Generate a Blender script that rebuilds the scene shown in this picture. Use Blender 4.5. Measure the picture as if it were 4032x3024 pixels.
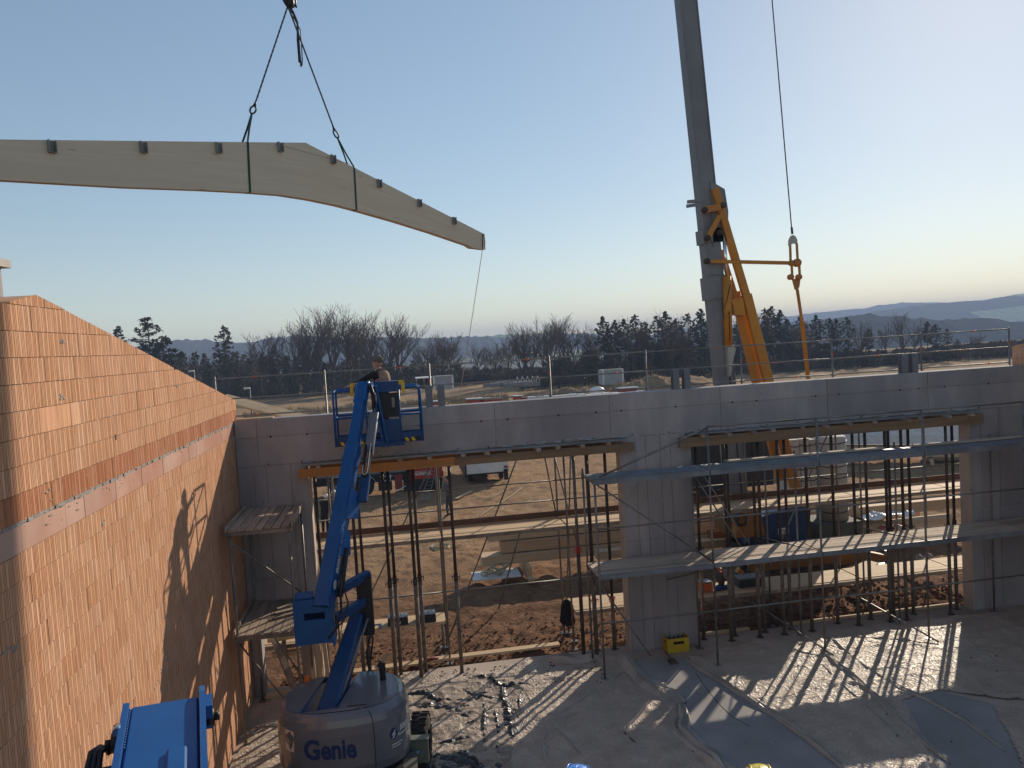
import bpy, bmesh, math, random
import numpy as np
from mathutils import Vector, Matrix

for o in list(bpy.data.objects):
    bpy.data.objects.remove(o)
S = bpy.context.scene
COL = S.collection
rad = math.radians

# ------------------------------------------------------------------ camera
FPX, PITCH, ROLL, YAW = 3100.0, 0.0535585, -0.0596074, 0.1474792
CAM = np.array([0.0, 0.0, 7.4])
_f = np.array([math.sin(YAW) * math.cos(PITCH), math.cos(YAW) * math.cos(PITCH), -math.sin(PITCH)])
_r0 = np.array([math.cos(YAW), -math.sin(YAW), 0.0])
_u0 = np.cross(_r0, _f)
_r = math.cos(ROLL) * _r0 + math.sin(ROLL) * _u0
_u = -math.sin(ROLL) * _r0 + math.cos(ROLL) * _u0
cd = bpy.data.cameras.new('camera')
cam = bpy.data.objects.new('camera', cd)
COL.objects.link(cam)
cd.sensor_width = 36.0
cd.lens = 36.0 * FPX / 4032.0
cd.clip_start, cd.clip_end = 0.2, 9000
m = Matrix.Identity(4)
for i in range(3):
    m[i][0], m[i][1], m[i][2], m[i][3] = _r[i], _u[i], -_f[i], CAM[i]
cam.matrix_world = m
S.camera = cam

# ------------------------------------------------------------------ light
SUN_AZ, SUN_EL = rad(40.3), rad(21.9)
sdir = Vector((math.sin(SUN_AZ) * math.cos(SUN_EL), math.cos(SUN_AZ) * math.cos(SUN_EL), math.sin(SUN_EL)))
W = bpy.data.worlds.new('World')
S.world = W
W.use_nodes = True
nt = W.node_tree
nt.nodes.clear()
sky = nt.nodes.new('ShaderNodeTexSky')
sky.sky_type = 'NISHITA'
sky.sun_disc = False
sky.sun_elevation = SUN_EL
sky.sun_rotation = SUN_AZ
sky.altitude = 300
sky.air_density = 1.0
sky.dust_density = 0.2
sky.ozone_density = 1.4
bg = nt.nodes.new('ShaderNodeBackground')
bg.inputs[1].default_value = 0.124
wo = nt.nodes.new('ShaderNodeOutputWorld')
gm = nt.nodes.new('ShaderNodeGamma')
gm.inputs[1].default_value = 0.62      # hazy spring air: softer contrast between the sun side and the far side
nt.links.new(sky.outputs[0], gm.inputs[0])
hs = nt.nodes.new('ShaderNodeHueSaturation')
hs.inputs['Saturation'].default_value = 1.22
nt.links.new(gm.outputs[0], hs.inputs['Color'])
nt.links.new(hs.outputs[0], bg.inputs[0])
nt.links.new(bg.outputs[0], wo.inputs[0])
ld = bpy.data.lights.new('sun', 'SUN')
ld.energy = 2.9
ld.angle = rad(0.55)
ld.color = (1.0, 0.87, 0.70)
sun = bpy.data.objects.new('sun', ld)
COL.objects.link(sun)
sun.rotation_euler = (-sdir).to_track_quat('-Z', 'Y').to_euler()
sun.location = (20, 20, 40)
S.view_settings.view_transform = 'Standard'
S.view_settings.look = 'None'
S.view_settings.gamma = 1
S.view_settings.exposure = 0.82
S.view_settings.use_curve_mapping = False
S.render.engine = 'CYCLES'
S.cycles.max_bounces = 6
S.cycles.diffuse_bounces = 3
S.cycles.volume_bounces = 0
S.cycles.transparent_max_bounces = 12

# ------------------------------------------------------------------ measuring: a sight line of the survey camera cut with a plane
def ray(px, py):
    return _r * ((px - 2016) / FPX) - _u * ((py - 1512) / FPX) + _f
def at(px, py, Y):
    d = ray(px, py)
    return Vector(CAM + d * (Y / d[1]))
def gr(px, py, z=0.0):
    d = ray(px, py)
    return Vector(CAM + d * ((z - CAM[2]) / d[2]))

# ------------------------------------------------------------------ mesh builder
class MB:
    def __init__(s):
        s.v, s.f, s.m, s.sm = [], [], [], []
    def add(s, vs, fs, mi=0, sm=False):
        b = len(s.v)
        s.v.extend([tuple(x) for x in vs])
        for q in fs:
            s.f.append(tuple(i + b for i in q))
            s.m.append(mi)
            s.sm.append(sm)
        return s
    def box(s, c, d, R=None, mi=0):
        hx, hy, hz = d[0] / 2, d[1] / 2, d[2] / 2
        P = [Vector((x, y, z)) for x in (-hx, hx) for y in (-hy, hy) for z in (-hz, hz)]
        if R is not None:
            P = [R @ p for p in P]
        c = Vector(c)
        return s.add([p + c for p in P], [(0, 1, 3, 2), (4, 6, 7, 5), (0, 4, 5, 1), (2, 3, 7, 6), (0, 2, 6, 4), (1, 5, 7, 3)], mi)
    def b2(s, lo, hi, mi=0):
        lo, hi = Vector(lo), Vector(hi)
        return s.box((lo + hi) / 2, hi - lo, None, mi)
    def frame(s, p, q, up=(0, 0, 1)):
        p, q = Vector(p), Vector(q)
        t = (q - p)
        L = t.length
        t = t / L if L > 1e-9 else Vector((0, 0, 1))
        up = Vector(up)
        if abs(t.dot(up.normalized())) > 0.995:
            up = Vector((1, 0, 0)) if abs(t.x) < 0.9 else Vector((0, 1, 0))
        sd = t.cross(up).normalized()
        u2 = sd.cross(t).normalized()
        return p, q, t, sd, u2
    def bar(s, p, q, w, h, up=(0, 0, 1), mi=0, w2=None, h2=None):
        p, q, t, sd, u = s.frame(p, q, up)
        w2 = w if w2 is None else w2
        h2 = h if h2 is None else h2
        P = []
        for o, a, b in ((p, w, h), (q, w2, h2)):
            for x, y in ((-1, -1), (1, -1), (1, 1), (-1, 1)):
                P.append(o + sd * (x * a / 2) + u * (y * b / 2))
        return s.add(P, [(3, 2, 1, 0), (4, 5, 6, 7), (0, 1, 5, 4), (1, 2, 6, 5), (2, 3, 7, 6), (3, 0, 4, 7)], mi)
    def tube(s, p, q, r, r2=None, n=8, mi=0, caps=True, sm=True):
        p, q, t, sd, u = s.frame(p, q)
        r2 = r if r2 is None else r2
        P = []
        for o, a in ((p, r), (q, r2)):
            for k in range(n):
                th = 2 * math.pi * k / n
                P.append(o + sd * (a * math.cos(th)) + u * (a * math.sin(th)))
        F = [(k, (k + 1) % n, n + (k + 1) % n, n + k) for k in range(n)]
        s.add(P, F, mi, sm)
        if caps:
            b = len(s.v) - 2 * n
            s.f.append(tuple(b + k for k in reversed(range(n))))
            s.m.append(mi); s.sm.append(False)
            s.f.append(tuple(b + n + k for k in range(n)))
            s.m.append(mi); s.sm.append(False)
        return s
    def path(s, pts, r, n=6, mi=0, closed=False):
        pts = [Vector(p) for p in pts]
        N = len(pts)
        P = []
        up = Vector((0, 0, 1))
        prev = None
        for i, p in enumerate(pts):
            a = pts[(i - 1) % N] if (i > 0 or closed) else pts[0]
            b = pts[(i + 1) % N] if (i < N - 1 or closed) else pts[-1]
            t = (b - a).normalized()
            if prev is None:
                sd = t.cross(up)
                if sd.length < 1e-3:
                    sd = t.cross(Vector((1, 0, 0)))
                sd.normalize()
            else:
                sd = (prev - t * prev.dot(t)).normalized()
            prev = sd
            u = sd.cross(t)
            rr = r[i] if isinstance(r, (list, tuple)) else r
            for k in range(n):
                th = 2 * math.pi * k / n
                P.append(p + sd * (rr * math.cos(th)) + u * (rr * math.sin(th)))
        F = []
        for i in range(N if closed else N - 1):
            a, b = i * n, ((i + 1) % N) * n
            for k in range(n):
                F.append((a + k, a + (k + 1) % n, b + (k + 1) % n, b + k))
        s.add(P, F, mi, True)
        if not closed:
            b0 = len(s.v) - len(P)
            s.f.append(tuple(b0 + k for k in reversed(range(n)))); s.m.append(mi); s.sm.append(False)
            e = len(s.v) - n
            s.f.append(tuple(e + k for k in range(n))); s.m.append(mi); s.sm.append(False)
        return s
    def prism(s, poly, o, ux, uy, dv, mi=0):
        o, ux, uy, dv = Vector(o), Vector(ux), Vector(uy), Vector(dv)
        n = len(poly)
        P = [o + ux * a + uy * b for a, b in poly]
        P += [p + dv for p in P]
        F = [tuple(reversed(range(n))), tuple(range(n, 2 * n))]
        F += [(k, (k + 1) % n, n + (k + 1) % n, n + k) for k in range(n)]
        return s.add(P, F, mi)
    def lathe(s, prof, c=(0, 0, 0), n=20, mi=0, axis='z', sm=True, sx=1, sy=1):
        c = Vector(c)
        P = []
        for r, z in prof:
            for k in range(n):
                th = 2 * math.pi * k / n
                a, b = r * math.cos(th) * sx, r * math.sin(th) * sy
                if axis == 'z': q = Vector((a, b, z))
                elif axis == 'x': q = Vector((z, a, b))
                else: q = Vector((a, z, b))
                P.append(c + q)
        F = []
        for i in range(len(prof) - 1):
            for k in range(n):
                F.append((i * n + k, i * n + (k + 1) % n, (i + 1) * n + (k + 1) % n, (i + 1) * n + k))
        return s.add(P, F, mi, sm)
    def sphere(s, c, r, nu=12, nv=8, mi=0):
        c = Vector(c)
        r = Vector((r, r, r)) if not hasattr(r, '__len__') else Vector(r)
        P, F = [], []
        for j in range(nv + 1):
            a = math.pi * j / nv
            for i in range(nu):
                b = 2 * math.pi * i / nu
                P.append(c + Vector((r.x * math.sin(a) * math.cos(b), r.y * math.sin(a) * math.sin(b), r.z * math.cos(a))))
        for j in range(nv):
            for i in range(nu):
                F.append((j * nu + i, (j + 1) * nu + i, (j + 1) * nu + (i + 1) % nu, j * nu + (i + 1) % nu))
        return s.add(P, F, mi, True)
    def mesh(s, name, mats):
        me = bpy.data.meshes.new(name)
        me.from_pydata(s.v, [], s.f)
        for mt in (mats if isinstance(mats, (list, tuple)) else [mats]):
            me.materials.append(mt)
        me.polygons.foreach_set('material_index', s.m)
        me.polygons.foreach_set('use_smooth', s.sm)
        me.update()
        return me
    def obj(s, name, mats, parent=None, local=False, org=None):
        """one mesh object; vertices are given in world metres (local=True: already relative to the parent)"""
        if not local:
            if parent is not None:
                d = wloc(parent)
            elif org is not None:
                d = Vector(org)
            else:
                a = np.array(s.v)
                d = Vector(((a[:, 0].min() + a[:, 0].max()) / 2, (a[:, 1].min() + a[:, 1].max()) / 2, a[:, 2].min()))
            s.v = [(x - d.x, y - d.y, z - d.z) for x, y, z in s.v]
        o = bpy.data.objects.new(name, s.mesh(name, mats))
        COL.objects.link(o)
        if parent is not None:
            o.parent = parent
        elif not local:
            o.location = d
        return o

def wloc(o):
    d = Vector((0, 0, 0))
    while o is not None:
        d = d + Vector(o.location)
        o = o.parent
    return d
def tag(o, label=None, cat=None, group=None, kind=None):
    if label: o['label'] = label
    if cat: o['category'] = cat
    if group: o['group'] = group
    if kind: o['kind'] = kind
    return o
def thing(name, label, cat, loc=(0, 0, 0), group=None, rz=0):
    o = bpy.data.objects.new(name, None)
    o.empty_display_size = 0.2
    COL.objects.link(o)
    o.location = loc
    o.rotation_euler = (0, 0, rz)
    return tag(o, label, cat, group)
def dup(root, loc, rz=None, label=None, group=None):
    def cp(o, par):
        c = o.copy()
        COL.objects.link(c)
        if par is not None:
            c.parent = par
        for ch in list(o.children):
            cp(ch, c)
        return c
    c = cp(root, None)
    c.location = loc
    if rz is not None: c.rotation_euler = (0, 0, rz)
    if label: c['label'] = label
    if group: c['group'] = group
    return c

# ------------------------------------------------------------------ materials
MATS = {}
def N(t, k, **kw):
    n = t.nodes.new('ShaderNode' + k)
    for a, b in kw.items():
        setattr(n, a, b)
    return n
def pm(name, c1, c2=None, sc=(1, 1, 1), scale=3.0, detail=5, rough=0.8, bump=0.0, bscale=None, metal=0.0, c3=None, spots=None, spec=0.3, coat=0.0, lo=0.35, hi=0.65, rnd=0.0, bdist=0.02, rotz=None, uv=False):
    """procedural surface: two colours mixed by noise, optional dark spots, fine bump; coordinates are metres in the place"""
    mt = bpy.data.materials.new(name)
    mt.use_nodes = True
    t = mt.node_tree
    b = t.nodes['Principled BSDF']
    b.inputs['Roughness'].default_value = rough
    b.inputs['Metallic'].default_value = metal
    b.inputs['Specular IOR Level'].default_value = spec
    b.inputs['Coat Weight'].default_value = coat
    c2 = c2 or tuple(min(1, x * 0.75) for x in c1)
    g = N(t, 'NewGeometry')
    mp = N(t, 'Mapping')
    mp.inputs['Scale'].default_value = sc
    src = g.outputs['Position']
    if uv:
        src = N(t, 'UVMap').outputs[0]
    if rotz is not None:
        m0 = N(t, 'Mapping')
        m0.inputs['Rotation'].default_value = (0, 0, rotz)
        t.links.new(src, m0.inputs['Vector'])
        src = m0.outputs[0]
    t.links.new(src, mp.inputs['Vector'])
    no = N(t, 'TexNoise')
    no.inputs['Scale'].default_value = scale
    no.inputs['Detail'].default_value = detail
    no.inputs['Roughness'].default_value = 0.6
    t.links.new(mp.outputs[0], no.inputs['Vector'])
    r = N(t, 'ValToRGB')
    r.color_ramp.elements[0].position, r.color_ramp.elements[1].position = lo, hi
    r.color_ramp.elements[0].color = (*c1, 1)
    r.color_ramp.elements[1].color = (*c2, 1)
    t.links.new(no.outputs[0], r.inputs[0])
    out = r.outputs[0]
    if c3:
        n2 = N(t, 'TexNoise')
        n2.inputs['Scale'].default_value = scale * 0.23
        n2.inputs['Detail'].default_value = 6
        t.links.new(mp.outputs[0], n2.inputs['Vector'])
        r2 = N(t, 'ValToRGB')
        r2.color_ramp.elements[0].position, r2.color_ramp.elements[1].position = 0.45, 0.68
        t.links.new(n2.outputs[0], r2.inputs[0])
        mx = N(t, 'MixRGB')
        mx.inputs[2].default_value = (*c3, 1)
        t.links.new(r2.outputs[0], mx.inputs[0])
        t.links.new(out, mx.inputs[1])
        out = mx.outputs[0]
    if spots:
        scol, sscale, th = spots
        vo = N(t, 'TexVoronoi')
        vo.inputs['Scale'].default_value = sscale
        t.links.new(mp.outputs[0], vo.inputs['Vector'])
        lt = N(t, 'Math', operation='LESS_THAN')
        lt.inputs[1].default_value = th
        t.links.new(vo.outputs['Distance'], lt.inputs[0])
        mx = N(t, 'MixRGB')
        mx.inputs[2].default_value = (*scol, 1)
        t.links.new(lt.outputs[0], mx.inputs[0])
        t.links.new(out, mx.inputs[1])
        out = mx.outputs[0]
    if rnd:
        oi = N(t, 'ObjectInfo')
        mr = N(t, 'MapRange')
        mr.inputs['To Min'].default_value = 1 - rnd
        mr.inputs['To Max'].default_value = 1 + rnd
        t.links.new(oi.outputs['Random'], mr.inputs[0])
        mx = N(t, 'MixRGB', blend_type='MULTIPLY')
        mx.inputs[0].default_value = 1
        t.links.new(out, mx.inputs[1])
        t.links.new(mr.outputs[0], mx.inputs[2])
        out = mx.outputs[0]
    t.links.new(out, b.inputs['Base Color'])
    if bump:
        nb = N(t, 'TexNoise')
        nb.inputs['Scale'].default_value = bscale or scale * 4
        nb.inputs['Detail'].default_value = 6
        t.links.new(mp.outputs[0], nb.inputs['Vector'])
        bp = N(t, 'Bump')
        bp.inputs['Strength'].default_value = bump
        bp.inputs['Distance'].default_value = bdist
        t.links.new(nb.outputs[0], bp.inputs['Height'])
        t.links.new(bp.outputs[0], b.inputs['Normal'])
    MATS[name] = mt
    return mt

M_conc = pm('wall_concrete', (.42, .375, .36), (.30, .27, .26), sc=(1.3, 1.3, .5), scale=1.5, detail=8, rough=.85, bump=.45, bscale=26, c3=(.235, .214, .216), bdist=.006, lo=.32, hi=.68, spots=((.13, .12, .115), 4.0, .05), rnd=.1)
M_slab = pm('slab_concrete', (.5, .40, .32), (.41, .325, .26), scale=1.1, rough=.75, bump=.3, bscale=22, c3=(.24, .195, .16), bdist=.006, spots=((.11, .1, .09), 3.2, .045))
M_strip = pm('bare_concrete', (.37, .35, .335), (.29, .275, .265), scale=1.6, detail=8, rough=.8, spec=.15, bump=.25, bscale=30, c3=(.25, .235, .22), bdist=.004, spots=((.16, .14, .12), 2.3, .05))
M_mortar = pm('mortar', (.33, .31, .28), (.22, .2, .18), scale=12, rough=.95, bump=.6, bscale=40)
M_band = pm('smooth_clay', (.42, .215, .155), (.365, .18, .125), scale=3, rough=.9, bump=.2, bscale=60, c3=(.47, .3, .235), bdist=.004, rnd=.08)
M_steel = pm('galvanised_steel', (.26, .245, .23), (.17, .155, .14), scale=5, rough=.45, metal=.45, spec=.5, c3=(.13, .115, .1))
M_deck = pm('deck_steel', (.27, .28, .30), (.2, .21, .23), scale=4, rough=.55, metal=.35, c3=(.16, .16, .17))
M_prop = pm('prop_steel', (.075, .05, .04), (.045, .034, .03), scale=8, rough=.6, metal=.35, c3=(.12, .09, .07), bump=.2)
M_propg = pm('prop_inner', (.22, .18, .15), (.13, .1, .08), scale=9, rough=.55, metal=.4)
M_red = pm('red_paint', (.42, .035, .022), (.33, .03, .02), scale=5, rough=.45)
M_redd = pm('dull_red', (.28, .05, .04), (.2, .04, .035), scale=3, rough=.6)
M_wood = pm('pale_timber', (.62, .45, .28), (.5, .35, .2), sc=(.25, 6, 6), scale=2.5, rough=.75, c3=(.52, .37, .23), spots=((.2, .12, .06), 1.6, .05), bump=.15)
M_woody = pm('pale_timber_long', (.6, .44, .28), (.48, .34, .2), sc=(6, .25, 6), scale=2.5, rough=.75, c3=(.5, .36, .23), spots=((.2, .12, .06), 1.6, .05), bump=.15)
M_oldw = pm('weathered_plank', (.42, .33, .25), (.28, .21, .16), sc=(5, .5, 5), scale=2.2, rough=.85, c3=(.2, .15, .12), bump=.3, rnd=.22)
M_oldx = pm('weathered_plank_across', (.60, .48, .37), (.46, .36, .27), sc=(.5, 5, 5), scale=2.2, rough=.85, c3=(.36, .28, .21), bump=.3, rnd=.15)
M_toe = pm('toe_board_brown', (.17, .09, .06), (.11, .06, .045), sc=(.4, 4, 4), scale=3, rough=.8, bump=.2)
M_h20 = pm('yellow_formwork_timber', (.50, .22, .055), (.42, .18, .045), sc=(.4, 5, 5), scale=2.4, rough=.6, spots=((.3, .1, .03), 1.2, .06))
M_h20b = pm('brown_formwork_timber', (.27, .17, .09), (.2, .12, .065), sc=(.4, 5, 5), scale=2.4, rough=.75, c3=(.16, .11, .08))
M_glulam = pm('glulam', (.66, .56, .43), (.57, .47, .345), sc=(.35, 7, 1), scale=1.6, rough=.7, c3=(.58, .48, .36), spots=((.2, .13, .085), 1.6, .06), bump=.1, uv=True, lo=.3, hi=.7)
M_board = pm('jamb_lining', (.50, .40, .34), (.43, .345, .295), scale=3, rough=.8, spots=((.1, .08, .07), 1.8, .05))
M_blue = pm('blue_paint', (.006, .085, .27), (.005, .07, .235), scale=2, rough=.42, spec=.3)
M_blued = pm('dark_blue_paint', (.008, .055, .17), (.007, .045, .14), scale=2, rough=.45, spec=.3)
M_grey = pm('grey_hood_paint', (.125, .135, .16), (.105, .115, .137), scale=1.2, rough=.28, spec=.5, coat=.4)
M_black = pm('black_steel', (.018, .018, .02), (.012, .012, .014), scale=5, rough=.5)
M_rub = pm('rubber', (.022, .02, .019), (.035, .03, .027), scale=9, rough=.85, bump=.3)
M_yel = pm('crane_yellow', (.52, .21, .022), (.45, .18, .02), scale=2.5, rough=.42, c3=(.38, .15, .03))
M_signy = pm('sign_yellow', (.65, .42, .03), (.58, .37, .03), scale=5, rough=.5)
M_mast = pm('mast_grey', (.215, .215, .225), (.18, .18, .19), scale=1.4, rough=.55, metal=.2, c3=(.15, .145, .15), bump=.06)
M_ball = pm('ballast_concrete', (.47, .44, .39), (.4, .37, .33), scale=2, rough=.85, c3=(.34, .31, .28), bump=.2)
M_bald = pm('dark_ballast', (.1, .1, .085), (.075, .075, .065), scale=2, rough=.8)
M_white = pm('white_paint', (.7, .69, .66), (.62, .61, .58), scale=2, rough=.5)
M_wrap = pm('white_wrap', (.72, .71, .7), (.6, .6, .6), scale=6, rough=.35, bump=.5, bscale=9)
M_chrome = pm('chrome', (.7, .7, .7), (.6, .6, .6), scale=5, rough=.15, metal=1)
M_crate = pm('crate_yellow', (.55, .36, .02), (.48, .31, .02), scale=5, rough=.5)
M_case = pm('tool_case', (.03, .035, .04), (.02, .022, .025), scale=6, rough=.5)
M_caset = pm('case_lid', (.2, .22, .24), (.1, .11, .12), scale=14, rough=.45)
M_orange = pm('orange_plastic', (.6, .13, .02), (.5, .1, .02), scale=5, rough=.45)
M_cloth = pm('black_cloth', (.02, .019, .02), (.012, .012, .013), scale=8, rough=.95, bump=.4)
M_vest = pm('tan_vest', (.36, .22, .16), (.26, .15, .11), scale=9, rough=.9, bump=.4)
M_jeans = pm('grey_trousers', (.06, .06, .075), (.04, .04, .05), scale=9, rough=.9, bump=.4)
M_coat = pm('grey_jacket', (.13, .125, .14), (.08, .08, .09), scale=8, rough=.9, bump=.4)
M_skin = pm('skin', (.45, .24, .17), (.4, .21, .15), scale=9, rough=.6)
M_beanie = pm('knit_beanie', (.15, .13, .11), (.09, .08, .07), scale=40, rough=.95, bump=.5)
M_bark = pm('bark', (.07, .056, .045), (.045, .036, .03), scale=6, rough=.95)
M_twig = pm('twigs', (.12, .088, .066), (.085, .063, .048), scale=4, rough=.95)
M_needle = pm('pine_needles', (.04, .048, .022), (.028, .032, .016), scale=1.5, rough=.9, c3=(.05, .055, .022))
M_wood_far = pm('far_wood', (.085, .068, .045), (.055, .047, .03), scale=.35, rough=1, c3=(.042, .05, .026))
M_rope = pm('rope', (.5, .42, .28), (.4, .33, .22), scale=30, rough=.9)
M_wire = pm('wire_rope', (.12, .12, .12), (.08, .08, .08), scale=30, rough=.5, metal=.5)
M_sling = pm('green_sling', (.02, .07, .05), (.015, .05, .035), scale=9, rough=.8)
M_lilac = pm('light_blue_sign', (.25, .48, .8), (.22, .42, .75), scale=4, rough=.5)
M_ink = pm('dark_blue_letter', (.012, .03, .12), (.011, .028, .11), scale=4, rough=.4)
M_pink = pm('notice_paper', (.62, .52, .47), (.58, .48, .43), scale=6, rough=.7)
M_hang = pm('dull_zinc', (.27, .265, .25), (.2, .2, .19), scale=6, rough=.6, metal=.2)
M_yeld = pm('crane_yellow_shaded', (.34, .135, .018), (.28, .11, .016), scale=2.5, rough=.6, c3=(.2, .1, .035))  # crane yellow darkened for the base: its shade is put into the colour
M_corr = pm('grey_sheet_metal', (.42, .44, .46), (.35, .37, .39), scale=2, rough=.5, metal=.3)
M_grass = pm('dry_grass', (.34, .25, .14), (.22, .16, .08), scale=2, rough=1)
M_helmb = pm('blue_helmet', (.03, .2, .62), (.028, .18, .58), scale=4, rough=.3, coat=.5)
M_helmy = pm('yellow_helmet', (.62, .5, .03), (.58, .46, .03), scale=4, rough=.3, coat=.5)
M_beacon = pm('amber_beacon', (.7, .16, .01), (.6, .13, .01), scale=4, rough=.25)
M_tyrel = pm('wheel_rim', (.3, .3, .31), (.2, .2, .21), scale=5, rough=.5, metal=.5)
# ------------------------------------------------------------------ ground
def vnoise(x, y, seed=0):
    """smooth value noise, vectorised"""
    xi, yi = np.floor(x).astype(int), np.floor(y).astype(int)
    fx, fy = x - xi, y - yi
    fx, fy = fx * fx * (3 - 2 * fx), fy * fy * (3 - 2 * fy)
    def h(a, b):
        n = (a * 374761393 + b * 668265263 + seed * 974711) & 0x7fffffff
        n = ((n ^ (n >> 13)) * 1274126177) & 0x7fffffff
        return ((n ^ (n >> 16)) & 0xffff) / 65535.0
    return (h(xi, yi) * (1 - fx) + h(xi + 1, yi) * fx) * (1 - fy) + (h(xi, yi + 1) * (1 - fx) + h(xi + 1, yi + 1) * fx) * fy
def fbm(x, y, o=4, seed=0):
    a, s, t = 0.0, 1.0, 0.0
    for k in range(o):
        a = a + s * (vnoise(x * 2 ** k, y * 2 ** k, seed + k) - .5)
        t += s
        s *= .5
    return a / t
def smooth(e0, e1, x):
    t = np.clip((x - e0) / (e1 - e0), 0, 1)
    return t * t * (3 - 2 * t)

def terrain_z(x, y):
    z = -0.14 + 0 * x
    out = smooth(17.9, 18.4, y)
    near = 1 - smooth(40, 70, y)
    z = z + out * (0.16 * fbm(x * .5, y * .5, 4, 3) + 0.2 * fbm(x * 2.3, y * 2.3, 4, 9) * near + .09 * fbm(x * 6.5, y * 6.5, 2, 19) * near)
    # churned heap just outside the right opening
    z = z + out * .22 * np.exp(-((x - 11.5) / 3.2) ** 2 - ((y - 19.6) / 1.2) ** 2) * (1 + 1.6 * fbm(x * 3, y * 3, 3, 5))
    z = z + out * .12 * np.exp(-((y - 18.3) / .35) ** 2) * (.3 + fbm(x * 4, y * 4, 3, 6) * 2)
    far = smooth(60, 90, y)
    z = z + far * 0.9 * fbm(x * .06, y * .06, 4, 11)
    # spoil heaps in the field
    for hx, hy, hs, hh in ((-6.5, 86, 3.2, 1.5), (10.5, 84, 3.2, 1.0), (3.0, 82, 4.5, 1.9), (-2.0, 88, 4.0, 1.7), (27, 86, 6, 2.0), (22, 92, 5, 1.8), (34, 88, 6, 1.6), (-12, 100, 2.2, .9), (-16, 92, 3, .5), (40, 92, 7, 1.3)):
        z = z + hh * np.exp(-(((x - hx) / hs) ** 2 + ((y - hy) / (hs * .55)) ** 2) ** 1.2) * (1 + .8 * fbm(x * .7, y * .7, 4, 21))
    # valley beyond the wood, then slowly rising land
    z = z - 26 * smooth(185, 340, y) * (1 - .6 * smooth(500, 900, y))
    return z
xs = np.unique(np.concatenate([np.arange(-14, 30, .14), np.linspace(-60, -14, 60), np.linspace(30, 80, 60), np.linspace(-1600, -60, 40), np.linspace(80, 1900, 40)]))
ys = np.unique(np.concatenate([np.linspace(-40, 17.9, 10), np.arange(17.9, 32, .14), np.arange(32, 48, .25), np.linspace(48, 110, 90), np.linspace(110, 400, 40), np.linspace(400, 2300, 30)]))
gx, gy = np.meshgrid(xs, ys)
gz = terrain_z(gx, gy)
nx, ny = len(xs), len(ys)
def tz(x, y):
    i = min(max(int(np.searchsorted(xs, x)) - 1, 0), len(xs) - 2)
    j = min(max(int(np.searchsorted(ys, y)) - 1, 0), len(ys) - 2)
    fx, fy = (x - xs[i]) / (xs[i + 1] - xs[i]), (y - ys[j]) / (ys[j + 1] - ys[j])
    return float((gz[j, i] * (1 - fx) + gz[j, i + 1] * fx) * (1 - fy) + (gz[j + 1, i] * (1 - fx) + gz[j + 1, i + 1] * fx) * fy)
ORD = ['first', 'second', 'third', 'fourth', 'fifth', 'sixth', 'seventh', 'eighth', 'ninth', 'tenth', 'eleventh', 'twelfth', 'thirteenth', 'fourteenth', 'fifteenth', 'sixteenth', 'seventeenth', 'eighteenth']
V = np.stack([gx.ravel(), gy.ravel(), gz.ravel()], 1)
idx = np.arange(nx * ny).reshape(ny, nx)
F = np.stack([idx[:-1, :-1].ravel(), idx[:-1, 1:].ravel(), idx[1:, 1:].ravel(), idx[1:, :-1].ravel()], 1)
def grid_mesh(name, V, F, mat, smooth_=True):
    me = bpy.data.meshes.new(name)
    me.vertices.add(len(V)); me.vertices.foreach_set('co', np.asarray(V, dtype=np.float32).ravel())
    me.loops.add(F.size); me.loops.foreach_set('vertex_index', F.ravel().astype(np.int32))
    me.polygons.add(len(F))
    me.polygons.foreach_set('loop_start', np.arange(0, F.size, F.shape[1], dtype=np.int32))
    me.polygons.foreach_set('loop_total', np.full(len(F), F.shape[1], dtype=np.int32))
    me.polygons.foreach_set('use_smooth', np.full(len(F), smooth_))
    me.materials.append(mat)
    me.update(calc_edges=True)
    return me
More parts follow.
